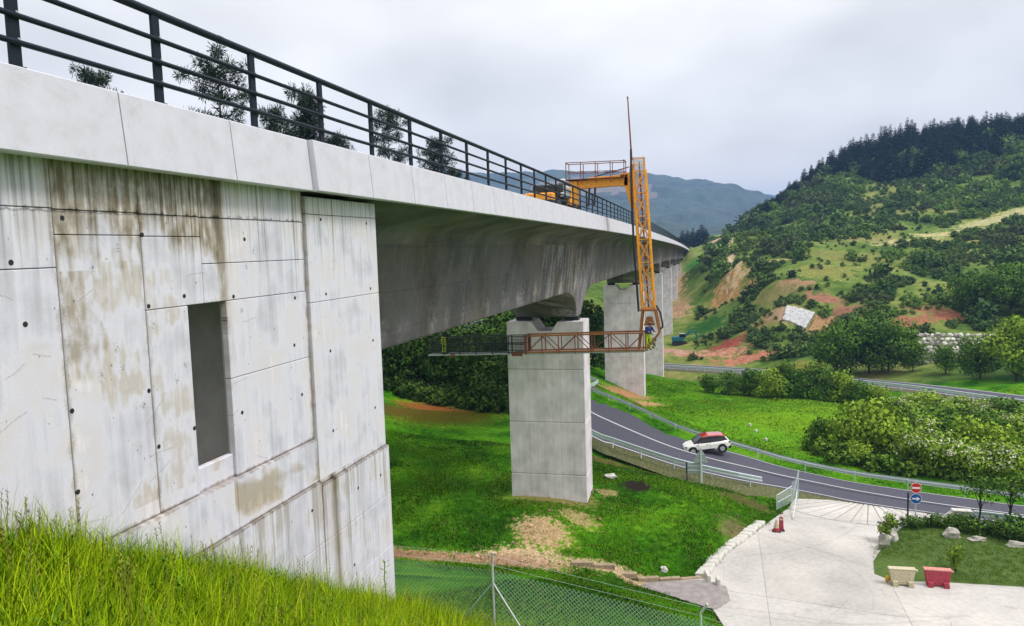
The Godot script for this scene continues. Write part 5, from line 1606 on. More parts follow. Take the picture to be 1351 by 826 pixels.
func make_yard() -> void:
	# concrete slabs of the yard
	var mb := MB.new()
	var id := Geometry2D.triangulate_polygon(APRON)
	for k in range(0, id.size(), 3):
		var p := []
		for j in 3: p.push_back(Vector3(APRON[id[k + j]].x, -20.06, APRON[id[k + j]].y))
		mb.tri(p[0], p[1], p[2], Vector3.UP, Vector3.UP, Vector3.UP)
	struct("yard", mb, M.yard)
	# fan of poured strips where the yard meets the road, and long strips in the yard
	var slabs := Node3D.new()
	slabs.name = "yard_paving"; add_child(slabs); slabs.set_meta("kind", "structure")
	var hub := Vector2(11.0, -62.0)
	var bed := PackedVector2Array()
	for k in 21:
		var an := lerpf(0.10, PI - 0.1, k / 20.0)
		bed.push_back(hub + Vector2(cos(an) * 7.40, sin(an) * 6.03))
	for piece in Geometry2D.intersect_polygons(bed, APRON):
		var fm := MB.new()
		var fi := Geometry2D.triangulate_polygon(piece)
		for k in range(0, fi.size(), 3):
			var p := []
			for j in 3: p.push_back(Vector3(piece[fi[k + j]].x, -20.050, piece[fi[k + j]].y))
			fm.tri(p[0], p[1], p[2], Vector3.UP, Vector3.UP, Vector3.UP)
		obj("joint_fill", fm, M.grey_track, slabs)
	for k in 20:
		var a0 := lerpf(0.10, PI - 0.1, k / 20.0)
		var a1 := lerpf(0.10, PI - 0.1, (k + 1) / 20.0)
		var poly := PackedVector2Array()
		for q in [[a0, 1.4, 0.03], [a1, 1.4, -0.03], [a1, 1.0, -0.03], [a0, 1.0, 0.03]]:
			var far: bool = q[1] < 1.2
			var rad := 7.5 if far else 1.9
			var an: float = q[0] + q[2] / rad * 1.3
			poly.push_back(hub + Vector2(cos(an) * rad, sin(an) * rad * (0.815 if far else 0.9)))
		for piece in Geometry2D.intersect_polygons(poly, APRON): slab(slabs, piece, -20.032 + 0.004 * (k % 3))
	for k in 5:
		var x0 := -4.5 + k * 7.0
		for j in 2:
			var z0 := -33.0 - j * 11.4 + k * 1.1
			var poly := PackedVector2Array([Vector2(x0, z0), Vector2(x0 + 6.975, z0 + 1.1), Vector2(x0 + 6.975, z0 - 10.28), Vector2(x0, z0 - 11.38)])
			for piece in Geometry2D.intersect_polygons(poly, APRON):
				for rest in Geometry2D.clip_polygons(piece, bed):
					slab(slabs, rest, -20.036 + 0.004 * ((k + j) % 3))
	var pad := PackedVector2Array([Vector2(-5.6, -43.5), Vector2(-1.2, -44.75), Vector2(0.3, -44.2), Vector2(0.5, -42.4), Vector2(-0.2, -41.3), Vector2(-0.5, -41.2), Vector2(-2.1, -42.0), Vector2(-4.4, -43.1)])
	var ragged := PackedVector2Array()
	for k in pad.size():
		for j in 6:
			var e := pad[k].lerp(pad[(k + 1) % pad.size()], j / 6.0)
			ragged.push_back(e + Vector2(sin(k * 5.0 + j * 2.7), cos(k * 3.0 + j * 4.1)) * 0.035)
	pad = ragged
	var pm := MB.new()
	var pi := Geometry2D.triangulate_polygon(pad)
	for k in range(0, pi.size(), 3):
		var p := []
		for j in 3: p.push_back(Vector3(pad[pi[k + j]].x, -20.012, pad[pi[k + j]].y))
		pm.tri(p[0], p[1], p[2], Vector3.UP, Vector3.UP, Vector3.UP)
	struct("track", pm, M.grey_track)
	# stone lined gutter along the grass
	var gut := Node3D.new()
	gut.name = "gutter"; add_child(gut); gut.set_meta("kind", "structure")
	var edge := resample([Vector3(-0.9, -19.98, -45.2), Vector3(0.30, -19.98, -49.2), Vector3(1.85, -19.98, -52.2), Vector3(3.1, -19.98, -55.3)], 0.62)
	for i in edge.size() - 1:
		var d: Vector3 = (edge[i + 1] - edge[i]).normalized()
		var b := MB.new()
		var wob := 0.08 * sin(i * 2.1)
		b.box(Vector3.ZERO, Vector3(0.75 + wob, 0.26, 0.58), Basis(Vector3(-d.z, 0.14, d.x).normalized(), Vector3.UP, d).orthonormalized(), 0.04)
		obj("stone", b, M.pale, gut, (edge[i] + edge[i + 1]) * 0.5 + Vector3(-0.25, 0.03 + 0.02 * sin(i * 5.0), 0))
	for q in [[-0.75, -45.0, 0.9], [-0.15, -44.4, 0.5]]:
		var b := MB.new()
		b.box(Vector3(0, 0.15, 0), Vector3(0.22, 0.5, q[2]), Basis(Vector3.UP, 0.2), 0.03)
		obj("headwall", b, M.pale, gut, Vector3(q[0], -20.05, q[1]))
	# concrete edge of the drainage ditch below the pier
	var ditch := Node3D.new()
	ditch.name = "ditch_kerb"; add_child(ditch); ditch.set_meta("kind", "structure")
	var dl := resample([Vector3(-8.6, 0, -43.0), Vector3(-5.0, 0, -43.7), Vector3(-2.4, 0, -44.6), Vector3(-0.9, 0, -45.2)], 1.3)
	for i in dl.size() - 1:
		var d: Vector3 = (dl[i + 1] - dl[i]).normalized()
		var c: Vector3 = (dl[i] + dl[i + 1]) * 0.5
		var b := MB.new()
		b.box(Vector3.ZERO, Vector3(0.28, 0.34, 1.27), Basis(Vector3(-d.z, 0, d.x), Vector3.UP, d), 0.03)
		obj("kerb_stone", b, M.pale_dirty, ditch, Vector3(c.x, ground(c.x, c.z) + 0.06, c.z))
	# grass island with its barriers
	var isl := MB.new()
	var rim := ISLAND
	var cen := Vector2(14.5, -51.8)
	for k in rim.size():
		var a: Vector2 = rim[k]
		var b: Vector2 = rim[(k + 1) % rim.size()]
		for j in 8:
			var r0 := 1.0 - j / 8.0
			var r1 := 1.0 - (j + 1) / 8.0
			var h := func(r: float) -> float: return -20.12 + 0.42 * sqrt(maxf(0.0, 1.0 - pow(r, 6.0)))
			var P := func(v: Vector2, r: float) -> Vector3:
				var q := cen.lerp(v, r)
				return Vector3(q.x, h.call(r), q.y)
			var m := Vector3.UP
			mb = isl
			isl.smooth4(P.call(a, r0), P.call(b, r0), P.call(b, r1), P.call(a, r1), m, m, m, m)
	struct("grass_island", isl, M.island)
	plastic_barrier("cream white plastic barrier, left of the red one, at the yard edge", Vector3(10.05, -20.02, -46.25), 0.06, M.plastic_white, M.plastic_white)
	plastic_barrier("red plastic barrier at the yard edge right of the white one", Vector3(11.95, -20.02, -46.5), 0.02, M.plastic_red, M.plastic_pink)
	var rag := MB.new()
	rag.box(Vector3(0, 0.2, 0), Vector3(0.22, 0.42, 0.2), Basis(Vector3(1, 0.4, 0.2).normalized(), 0.4), 0.06)
	tag(obj("yellow_sack", rag, plain(Color(0.80, 0.62, 0.16), 0.8), null, Vector3(9.32, -20.0, -46.5)), "small yellow sack slumped against the cream white barrier", "sack")
	# cone and red barrier board
	var c := thing("traffic_cone", "small white and red traffic cone on the yard by the gate", "traffic cone", Vector3(3.72, -20.03, -53.5))
	var cb := MB.new()
	cb.box(Vector3(0, 0.03, 0), Vector3(0.55, 0.06, 0.5), Basis.IDENTITY, 0.015)
	obj("base", cb, M.rubber, c)
	var cc := MB.new()
	cc.cone(Vector3(0, 0.06, 0), Vector3(0, 0.28, 0), 0.24, 0.18, 16)
	obj("red_band", cc, M.plastic_red, c)
	cc = MB.new()
	cc.cone(Vector3(0, 0.28, 0), Vector3(0, 0.85, 0), 0.18, 0.05, 16)
	obj("white_sleeve", cc, M.plastic_white, c)
	c = thing("delineator", "red upright plastic delineator standing behind the traffic cone", "delineator", Vector3(4.05, -20.03, -53.7))
	cb = MB.new()
	cb.box(Vector3(0, 0.03, 0), Vector3(0.45, 0.06, 0.4), Basis.IDENTITY, 0.015)
	obj("base", cb, M.rubber, c)
	cb = MB.new()
	cb.prism(PackedVector2Array([Vector2(-0.16, 0.06), Vector2(0.16, 0.06), Vector2(0.13, 0.92), Vector2(0.0, 1.0), Vector2(-0.13, 0.92)]), Vector3.ZERO, Vector3.RIGHT, Vector3.UP, Vector3.BACK, 0.12)
	obj("board", cb, M.plastic_red, c)
	cb = MB.new()
	cb.box(Vector3(0, 0.82, 0.066), Vector3(0.2, 0.12, 0.012))
	obj("reflector", cb, M.plastic_white, c)
	# rocks and blocks on the island
	rock("tall pale boulder leaning at the left corner of the grass island", Vector3(10.15, -20.0, -51.6), Vector3(0.75, 1.25, 0.6), 1, M.rock)
	rock("white upright stone behind the pale boulder on the grass island", Vector3(10.85, -19.95, -52.4), Vector3(0.4, 1.1, 0.4), 2, M.pale)
	rock("hollow grey boulder below the bushes on the grass island", Vector3(14.6, -19.75, -53.6), Vector3(1.0, 0.75, 0.7), 3, M.rock)
	rock("flat stone right of the hollow boulder on the grass island", Vector3(15.9, -19.75, -53.3), Vector3(1.0, 0.4, 0.6), 4, M.rock)
	rock("flat pale stone at the right edge of the grass island", Vector3(18.0, -19.75, -52.8), Vector3(1.3, 0.4, 0.7), 5, M.rock)
	rock("white round stone on the ditch edge below the first pier", on(-3.3, -45.1) + Vector3(0, 0.0, 0), Vector3(0.45, 0.4, 0.4), 6, M.pale)
	rock("white stone in the grass at the foot of the first pier", on(-7.9, -55.0), Vector3(1.0, 0.4, 0.6), 7, M.pale)
	var blk := thing("concrete_block", "low concrete headwall block at the road edge right of the no entry sign", "concrete block", Vector3(16.0, -20.1, -57.7))
	var bb := MB.new()
	bb.prism(PackedVector2Array([Vector2(-0.95, 0.0), Vector2(0.85, 0.0), Vector2(0.85, 0.85), Vector2(-0.35, 0.80), Vector2(-0.95, 0.25)]), Vector3.ZERO, Vector3.RIGHT, Vector3.UP, Vector3.BACK, 0.5)
	obj("wall", bb, M.concrete, blk)
	var cp := MB.new()
	cp.box(Vector3(0.25, 0.87, 0), Vector3(1.25, 0.07, 0.6), Basis.IDENTITY, 0.015)
	obj("coping", cp, M.pale, blk)
func slab(parent: Node, poly: PackedVector2Array, y: float) -> void:
	if poly.size() < 3: return
	var id := Geometry2D.triangulate_polygon(poly)
	if id.is_empty(): return
	var area := 0.0
	for k in poly.size(): area += poly[k].cross(poly[(k + 1) % poly.size()])
	if absf(area) < 0.4: return
	var mb := MB.new()
	mb.prism(poly, Vector3(0, y - 0.03, 0), Vector3.RIGHT, Vector3.BACK, Vector3.UP, 0.06)
	obj("slab", mb, M.yard if rng.randf() < 0.6 else M.yard2, parent)
func make_excavator() -> void:
	var p := on(-9.6, -196.0)
	var t := thing("excavator", "teal tracked excavator working on the dirt track beyond the piers", "excavator", p)
	t.rotation.y = 0.1
	var teal := plain(Color(0.05, 0.38, 0.42), 0.5)
	for s: float in [-1.0, 1.0]:
		var tr := MB.new()
		tr.prism(PackedVector2Array([Vector2(-1.9, 0.25), Vector2(-1.5, 0.0), Vector2(1.5, 0.0), Vector2(1.9, 0.25), Vector2(1.9, 0.65), Vector2(1.5, 0.9), Vector2(-1.5, 0.9), Vector2(-1.9, 0.65)]), Vector3(0, 0, s * 1.0), Vector3.RIGHT, Vector3.UP, Vector3.BACK, 0.5)
		obj("track", tr, M.rubber, t)
	var h := MB.new()
	h.box(Vector3(-0.5, 1.65, 0), Vector3(2.9, 1.2, 2.4), Basis.IDENTITY, 0.12)
	obj("house", h, teal, t)
	var c := MB.new()
	c.box(Vector3(0.55, 2.35, 0.65), Vector3(1.4, 1.4, 1.0), Basis.IDENTITY, 0.1)
	var co := obj("cab", c, teal, t)
	c = MB.new()
	c.box(Vector3(0.6, 2.5, 0.66), Vector3(1.45, 0.75, 1.04), Basis.IDENTITY, 0.04)
	obj("window", c, plain(Color(0.02, 0.025, 0.03), 0.1), co)
	c = MB.new()
	c.box(Vector3(0.55, 3.07, 0.65), Vector3(1.45, 0.08, 1.05), Basis.IDENTITY, 0.03)
	obj("cab_roof", c, M.steel, co)
	var b := MB.new()
	b.bar(Vector3(0.7, 1.6, -0.2), Vector3(2.6, 3.6, -0.2), 0.4, 0.45, 0.05)
	b.bar(Vector3(2.6, 3.6, -0.2), Vector3(4.0, 3.3, -0.2), 0.4, 0.42, 0.05)
	obj("boom", b, teal, t)
	b = MB.new()
	b.bar(Vector3(4.0, 3.4, -0.2), Vector3(4.4, 1.2, -0.2), 0.35, 0.4, 0.05)
	obj("stick", b, teal, t)
	b = MB.new()
	b.prism(PackedVector2Array([Vector2(4.0, 1.3), Vector2(4.7, 1.2), Vector2(4.9, 0.5), Vector2(4.3, 0.1), Vector2(3.9, 0.4)]), Vector3(0, 0, -0.2), Vector3.RIGHT, Vector3.UP, Vector3.BACK, 1.0)
	obj("bucket", b, M.dark, t)

# ---------------------------------------------------------------- plants
func leaf(mb: MB, p: Vector3, nrm: Vector3, dirn: Vector3, l: float, w: float, soft: Vector3) -> void:
	var s := nrm.cross(dirn).normalized() * w * 0.5
	var d := dirn * l
	var m := (nrm * 0.5 + soft).normalized()
	mb.smooth4(p, p + d * 0.45 + s, p + d, p + d * 0.45 - s, m, m, m, m)
func crown(mb: MB, r: RandomNumberGenerator, blobs: Array, count: int, size: float, ca: Color, cb: Color) -> void:
	var tot := 0.0
	for b in blobs: tot += b[1].x * b[1].y + b[1].x * b[1].z
	for b in blobs:
		var n := int(count * (b[1].x * b[1].y + b[1].x * b[1].z) / tot)
		var shade := r.randf()
		for k in n:
			var d := Vector3(r.randfn(), r.randfn(), r.randfn()).normalized()
			var q: Vector3 = b[0] + d * b[1] * (lerpf(0.55, 1.06, pow(r.randf(), 0.6)) if r.randf() < 0.86 else r.randf_range(1.0, 1.32))
			var nn := (d + Vector3(r.randfn(), r.randfn(), r.randfn()) * 0.55).normalized()
			var dd := nn.cross(Vector3(r.randfn(), r.randfn(), r.randfn())).normalized()
			mb.col = ca.lerp(cb, clampf(0.6 * r.randf() + 0.4 * shade, 0, 1)) * r.randf_range(0.8, 1.15)
			var sz := size * (r.randf_range(0.45, 0.9) if r.randf() < 0.55 else r.randf_range(0.9, 1.6))
			leaf(mb, q, nn, dd, sz, sz * 0.7, d * 0.8)
func branchy(mb: MB, r: RandomNumberGenerator, base: Vector3, top: Vector3, rad: float, limbs: Array) -> void:
	var p := base
	for k in 4:
		var t := (k + 1) / 4.0
		var q := base.lerp(top, t) + Vector3(r.randfn(), 0, r.randfn()) * rad * 0.7 * (1.0 if k < 3 else 0.0)
		mb.cone(p, q, rad * (1.0 - 0.75 * k / 4.0), rad * (1.0 - 0.75 * t), 7, k == 0)
		p = q
	for l in limbs:
		var a := base.lerp(top, r.randf_range(0.35, 0.8))
		mb.cone(a, a.lerp(l, 0.55) + Vector3(0, 0.2, 0), rad * 0.4, rad * 0.25, 5, false)
		mb.cone(a.lerp(l, 0.55) + Vector3(0, 0.2, 0), l, rad * 0.25, rad * 0.08, 5, false)
func broad_tree(called: String, category: String, seed_: int, h: float, wd: float, low: float, n: int, size: float, ca: Color, cb: Color, nb := 12, blossom := 0) -> Node3D:
	var r := RandomNumberGenerator.new()
	r.seed = seed_
	var t := Node3D.new()
	t.name = called
	t.set_meta("category", category)
	var blobs := []
	for k in nb:
		var a := r.randf() * TAU
		var y := lerpf(low, h * 0.86, (k + 0.5) / nb)
		var f := sin(clampf((y - low * 0.6) / (h - low * 0.6), 0, 1) * PI * 0.86 + 0.25)
		var rr := wd * 0.5 * f * sqrt(r.randf()) * 0.75
		var br := wd * r.randf_range(0.17, 0.27) * (0.6 + 0.5 * f)
		blobs.push_back([Vector3(cos(a) * rr, y, sin(a) * rr), Vector3(br, br * r.randf_range(0.6, 0.85), br)])
	var tr := MB.new()
	var ends := []
	for b in blobs: ends.push_back(b[0])
	branchy(tr, r, Vector3(0, -0.3, 0), Vector3(0, h * 0.8, 0), maxf(0.05, h * 0.018), ends)
	obj("trunk", tr, M.bark, t)
	var cr := MB.new()
	crown(cr, r, blobs, n, size, ca, cb)
	obj("crown", cr, M.leaf, t)
	if blossom > 0:
		var bl := MB.new()
		var top := blobs.filter(func(b: Array) -> bool: return b[0].y > h * 0.35)
		for k in blossom:
			var b: Array = top[r.randi() % top.size()]
			var d := Vector3(r.randfn(), absf(r.randfn()) * 0.7, r.randfn()).normalized()
			var q: Vector3 = b[0] + d * b[1] * 1.08
			for j in 5:
				bl.col = Color(0.55, 0.56, 0.38) * r.randf_range(0.7, 1.15)
				var nn := (d + Vector3(r.randfn(), r.randfn(), r.randfn()) * 0.6).normalized()
				leaf(bl, q + Vector3(r.randfn(), r.randfn() * 0.6, r.randfn()) * size * 0.6, nn, nn.cross(Vector3(r.randfn(), 1, r.randfn())).normalized(), size * 0.75, size * 0.6, d)
		obj("blossom", bl, M.leaf, t)
	return t
func conifer(called: String, seed_: int, h: float, wd: float, ca: Color, cb: Color, tiers: int, ragged: float) -> Node3D:
	var r := RandomNumberGenerator.new()
	r.seed = seed_
	var t := Node3D.new()
	t.name = called
	t.set_meta("category", "conifer")
	var tr := MB.new()
	tr.cone(Vector3(0, -0.5, 0), Vector3(0, h, 0), h * 0.014 + 0.05, 0.02, 6)
	obj("trunk", tr, M.bark, t)
	var cr := MB.new()
	for k in tiers:
		var f := float(k) / tiers
		var y := lerpf(h * 0.16, h * 0.985, f)
		var rad := wd * 0.5 * pow(1.0 - f, 0.8) * r.randf_range(0.75, 1.1) + 0.12
		var arms := 7 + r.randi() % 3
		for a in arms:
			if r.randf() < ragged: continue
			var an := TAU * (a + r.randf() * 0.6) / arms
			var d := Vector3(cos(an), r.randf_range(-0.45, 0.0), sin(an)).normalized()
			var ln := rad * r.randf_range(0.7, 1.15)
			for q in 5:
				cr.col = ca.lerp(cb, r.randf()) * r.randf_range(0.75, 1.15)
				var p := Vector3(0, y, 0) + d * ln * (0.15 + 0.2 * q) + Vector3(r.randfn(), r.randfn(), r.randfn()) * 0.05 * wd
				var up := (Vector3.UP + d * 0.5 + Vector3(r.randfn(), r.randfn(), r.randfn()) * 0.5).normalized()
				leaf(cr, p, up, (d + Vector3(r.randfn(), r.randfn(), r.randfn()) * 0.35).normalized(), maxf(ln * 0.62, 0.35), maxf(ln * 0.46, 0.25), Vector3.UP * 0.3 + d * 0.7)
	obj("crown", cr, M.leaf, t)
	return t
func pine(called: String, seed_: int, h: float, wd: float, gaps: float) -> Node3D:
	# open crown of separate needle clumps on bare limbs
	var r := RandomNumberGenerator.new()
	r.seed = seed_
	var t := Node3D.new()
	t.name = called
	t.set_meta("category", "pine tree")
	var tr := MB.new()
	var cr := MB.new()
	tr.cone(Vector3(0, -1, 0), Vector3(0, h * 0.97, 0), h * 0.016, 0.03, 8)
	for k in 62:
		var f := k / 62.0
		var y := lerpf(h * 0.34, h * 0.99, f)
		var a := k * 2.4 + r.randf() * 0.7
		var ln := wd * 0.5 * (1.0 - 0.72 * f) * r.randf_range(0.45, 1.15)
		var e := Vector3(cos(a) * ln, y + ln * r.randf_range(0.05, 0.35), sin(a) * ln)
		tr.cone(Vector3(0, y, 0), e, 0.05 + 0.05 * (1.0 - f), 0.02, 5, false)
		if r.randf() < gaps: continue
		for c in 4:
			var q := Vector3(0, y, 0).lerp(e, lerpf(0.35, 1.05, c / 3.0)) + Vector3(r.randfn(), r.randfn() * 0.5, r.randfn()) * 0.3
			for n in 130:
				var d := Vector3(r.randfn(), r.randfn() * 0.7, r.randfn()).normalized()
				cr.col = Color(0.016, 0.030, 0.018).lerp(Color(0.035, 0.055, 0.028), r.randf())
				var nn := d.cross(Vector3(r.randfn(), r.randfn(), r.randfn())).normalized()
				leaf(cr, q + d * r.randf_range(0.02, 0.45), nn, d, 0.32, 0.055, d * 0.4 + Vector3.UP * 0.3)
	obj("trunk", tr, M.bark, t)
	obj("crown", cr, M.leaf, t)
	return t
func plant(src: Node3D, label: String, at: Vector3, turn: float, sc: Vector3, group: String) -> void:
	var o: Node3D = src.duplicate()
	o.name = numbered(String(src.name)); add_child(o)
	o.position = at; o.rotation.y = turn; o.scale = sc
	o.set_meta("label", label); o.set_meta("group", group)
func from_left(list: Array) -> Array:
	list.sort_custom(func(a: Array, b: Array) -> bool: return a[0] / -a[1] < b[0] / -b[1])
	return list
func make_plants() -> void:
	var green := [Color(0.040, 0.100, 0.014), Color(0.125, 0.23, 0.030)]
	var light := [Color(0.085, 0.17, 0.016), Color(0.29, 0.41, 0.042)]
	var dark := [Color(0.026, 0.062, 0.014), Color(0.080, 0.145, 0.028)]
	var bush := [broad_tree("bush", "bush", 301, 3.6, 4.2, 0.5, 2600, 0.26, green[0], green[1], 14), broad_tree("bush", "bush", 302, 3.4, 4.6, 0.4, 2600, 0.26, light[0], light[1], 14), broad_tree("bush", "bush", 303, 3.8, 4.0, 0.5, 2600, 0.24, dark[0], green[1], 13)]
	var blos := [broad_tree("flowering_shrub", "shrub", 311, 3.8, 4.2, 0.4, 2400, 0.24, light[0], light[1], 14, 60), broad_tree("flowering_shrub", "shrub", 312, 3.4, 4.6, 0.4, 2400, 0.24, light[0], light[1], 15, 95)]
	var tree := [broad_tree("broadleaf_tree", "tree", 321, 10.0, 9.0, 2.6, 5200, 0.46, green[0], green[1], 22), broad_tree("broadleaf_tree", "tree", 322, 9.5, 10.0, 2.0, 5200, 0.46, dark[0], green[1], 22), broad_tree("broadleaf_tree", "tree", 323, 10.0, 8.5, 1.5, 5000, 0.44, light[0], light[1], 22)]
	var shady := [broad_tree("woodland_tree", "tree", 331, 9.0, 7.5, 1.0, 4200, 0.40, dark[0], dark[1], 20), broad_tree("woodland_tree", "tree", 332, 8.0, 7.5, 0.8, 4200, 0.40, dark[0], dark[1], 20)]
	var r := RandomNumberGenerator.new()
	r.seed = 77
	# hedge beyond the meadow
	var n := 0
	for q in from_left([[-1.5, -112.0, 0.8, 0], [1.3, -111.0, 1.0, 2], [4.2, -113.0, 1.15, 0], [6.4, -111.0, 1.25, 1], [8.6, -113.0, 1.2, 2], [11.0, -111.5, 1.2, 0], [13.2, -110.5, 1.3, 2], [15.6, -110.0, 1.2, 1], [17.8, -108.5, 1.0, 0], [19.8, -107.5, 0.9, 1]]):
		plant(bush[q[3]], "leafy green bush in the hedge beyond the meadow, %s from the left" % ordinal(n), on(q[0], q[1]), r.randf() * TAU, Vector3(q[2], q[2] * r.randf_range(0.85, 1.1), q[2]), "bushes in the hedge beyond the meadow"); n += 1
	# big bushes behind the far guardrail
	n = 0
	for q in from_left([[9.4, -77.5, 0.75, 0], [11.2, -75.0, 1.1, 1], [13.0, -76.5, 1.55, 1], [15.0, -74.0, 1.25, 1], [12.2, -72.3, 0.6, 1], [22.6, -74.0, 1.4, 1], [25.4, -71.5, 1.5, 1], [28.5, -73.0, 1.5, 1]]):
		plant(bush[q[3]], "large bush behind the far guardrail, %s of the big ones from the left" % ordinal(n), on(q[0], q[1]), r.randf() * TAU, Vector3(q[2], q[2], q[2]), "big bushes behind the far guardrail"); n += 1
	n = 0
	for q in from_left([[16.8, -72.2, 1.0, 0], [18.4, -71.2, 1.05, 1], [20.2, -70.6, 0.95, 1], [21.7, -69.6, 0.9, 0], [23.6, -69.0, 1.0, 1], [19.4, -77.0, 1.0, 0]]):
		plant(blos[q[3]], "cream flowering shrub behind the far guardrail, %s from the left" % ordinal(n), on(q[0], q[1]), r.randf() * TAU, Vector3.ONE * q[2], "flowering shrubs behind the far guardrail"); n += 1
	n = 0
	for q in from_left([[22.5, -101.0, 0.8, 0], [25.2, -103.0, 0.95, 1], [27.5, -101.0, 0.8, 0], [29.8, -99.5, 0.85, 1], [32.0, -98.0, 0.9, 0], [31.5, -91.0, 0.75, 1], [28.0, -94.5, 0.6, 0], [34.5, -94.0, 0.95, 1]]):
		plant(blos[q[3]] if n % 2 == 0 else bush[n % 3], "pale shrub in the thicket below the far road, %s from the left" % ordinal(n), on(q[0], q[1]), r.randf() * TAU, Vector3(q[2] * 1.25, q[2] * 0.75, q[2] * 1.25), "shrubs in the thicket below the far road"); n += 1
	# trees between the far road and the hill
	n = 0
	for q in from_left([[20.8, -147.0, 1.02, 0], [23.4, -150.0, 1.05, 0], [26.2, -147.5, 1.08, 1], [29.0, -146.0, 1.0, 1], [32.5, -144.0, 0.55, 1], [39.0, -131.0, 0.7, 1], [43.0, -128.0, 1.05, 2], [46.5, -130.0, 1.0, 2], [36.2, -138.5, 0.5, 0]]):
		plant(tree[q[3]], "leafy tree beside the far road below the hill, %s from the left" % ordinal(n), on(q[0], q[1]), r.randf() * TAU, Vector3.ONE * q[2], "trees beside the far road"); n += 1
	n = 0
	for q in from_left([[52, -183, 0.9, 1], [56, -181, 1.0, 1], [60.5, -184, 1.05, 0], [65, -186, 1.0, 1], [62, -178, 0.8, 0]]):
		plant(tree[q[3]], "dark tree in the clump above the rock wall, %s from the left" % ordinal(n), on(q[0], q[1]), r.randf() * TAU, Vector3.ONE * q[2], "trees above the rock wall"); n += 1
	# wood on the slope behind the bridge
	n = 0
	for q in from_left([[-41, -84, 1.0], [-37, -82, 0.9], [-34, -87, 1.1], [-31.5, -83, 0.9], [-28.5, -86, 1.05], [-26.0, -80.5, 0.85], [-23.8, -77.5, 0.75], [-24.5, -84.5, 1.0], [-45, -96, 1.2], [-40, -99, 1.3], [-28, -96.5, 1.1], [-22, -100, 1.2], [-19, -110, 1.2], [-23, -112, 1.3], [-15, -118, 1.2], [-48, -110, 1.3], [-27, -120, 1.3], [-18, -130, 1.4], [-38, -128, 1.4], [-46, -75, 1.0]]):
		plant(shady[n % 2], "dark tree in the wood seen under the viaduct, %s from the left" % ordinal(n), on(q[0], q[1]), r.randf() * TAU, Vector3(q[2], q[2] * r.randf_range(0.85, 1.1), q[2]), "trees in the wood under the viaduct"); n += 1
	# pines that show above the deck
	var pines := [pine("pine_tree", 341, 22.0, 12.5, 0.05), pine("pine_tree", 342, 20.0, 7.5, 0.05), pine("pine_tree", 343, 20.0, 8.4, 0.2)]
	for q in [[-39.3, -55.0, 16.4, 0, "tall open pine above the railing, leftmost of the big ones", 1.0], [-36.6, -58.5, 12.4, 2, "low bushy pine right of the tall open pine above the railing", 0.8], [-35.3, -62.0, 14.6, 1, "narrow pointed pine above the railing, second of the tall ones", 1.0], [-33.6, -64.0, 10.6, 2, "low pine top just right of the narrow pointed pine", 0.8], [-40.1, -90.0, 17.9, 0, "dark pine half hidden behind the fifth railing post", 0.92], [-35.8, -96.0, 14.6, 2, "thin sparse pine above the railing, rightmost of the group", 1.1], [-34.6, -99.2, 11.0, 0, "low dark pine at the right end of the group above the railing", 0.6], [-47.2, -50.0, 14.7, 2, "tiny pine tip just above the edge panels, far left", 0.9]]:
		var g := ground(q[0], q[1])
		var src: Node3D = pines[q[3]]
		var hh: float = [22.0, 20.0, 20.0][q[3]]
		plant(src, q[4], Vector3(q[0], g, q[1]), r.randf() * TAU, Vector3(q[5], (q[2] - g) / hh, q[5]), "pines above the railing")
	# conifers along the ridge
	var con := []
	for k in 5: con.push_back(conifer("ridge_conifer", 351 + k, 14.0, [5.4, 6.4, 5.0, 6.0, 7.0][k], Color(0.010, 0.022, 0.014), Color(0.026, 0.046, 0.028), 20, [0.05, 0.1, 0.2, 0.05, 0.1][k]))
	var ridge := [Vector3(20, 0, -402), Vector3(40, 0, -430), Vector3(61, 0, -449), Vector3(82, 0, -460), Vector3(103, 0, -468), Vector3(136, 0, -478), Vector3(164, 0, -484), Vector3(195, 0, -488)]
	var along := resample(ridge, 1.7)
	var front := []
	for p: Vector3 in along:
		if r.randf() < 0.14: continue
		var x := p.x + r.randfn() * 0.8
		var zz := p.z + r.randfn() * 5.0 + 4.0
		var big := smoothstep(25.0, 75.0, x)
		var hh := lerpf(0.40, 1.05, big) * r.randf_range(0.75, 1.15)
		if x > 84 and x < 105: hh *= 1.15
		if x < 34 and r.randf() < 0.45: continue
		front.push_back([x, zz, hh, lerpf(0.7, 1.0, big)])
	n = 0
	for q in from_left(front):
		plant(con[r.randi() % 5], "dark conifer on the hill's skyline, %s from the left" % ordinal(n), on(q[0], q[1]), r.randf() * TAU, Vector3(q[3], q[2], q[3]), "conifers along the skyline of the hill"); n += 1
	var second := []
	for k in 185:
		var x := r.randf_range(46, 185)
		var p: Vector3 = along[0]
		for q: Vector3 in along:
			if absf(q.x - x) < absf(p.x - x): p = q
		second.push_back([x, p.z + 4.0 + 62.0 * pow(r.randf(), 1.3) * smoothstep(46.0, 80.0, x) * (1.0 - 0.45 * smoothstep(125.0, 160.0, x)), r.randf_range(0.65, 1.1) * lerpf(0.55, 1.0, smoothstep(45.0, 80.0, x))])
	n = 0
	for q in from_left(second):
		plant(con[r.randi() % 5], "dark conifer in the belt just below the hill's skyline, %s from the left" % ordinal(n), on(q[0], q[1]), r.randf() * TAU, Vector3(1.0, q[2], 1.0), "conifers below the skyline of the hill"); n += 1
	n = 0
	for q in from_left([[-16.5, -441, 0.75], [-13.6, -446, 0.85], [-11.0, -443, 0.7], [-9.0, -450, 0.95], [-6.6, -447, 0.7], [-19.5, -444, 0.8]]):
		plant(con[n % 5], "dark conifer beyond the far end of the viaduct, %s of six" % ordinal(n), on(q[0], q[1]), r.randf() * TAU, Vector3(1.2, q[2], 1.2), "conifers beyond the viaduct"); n += 1
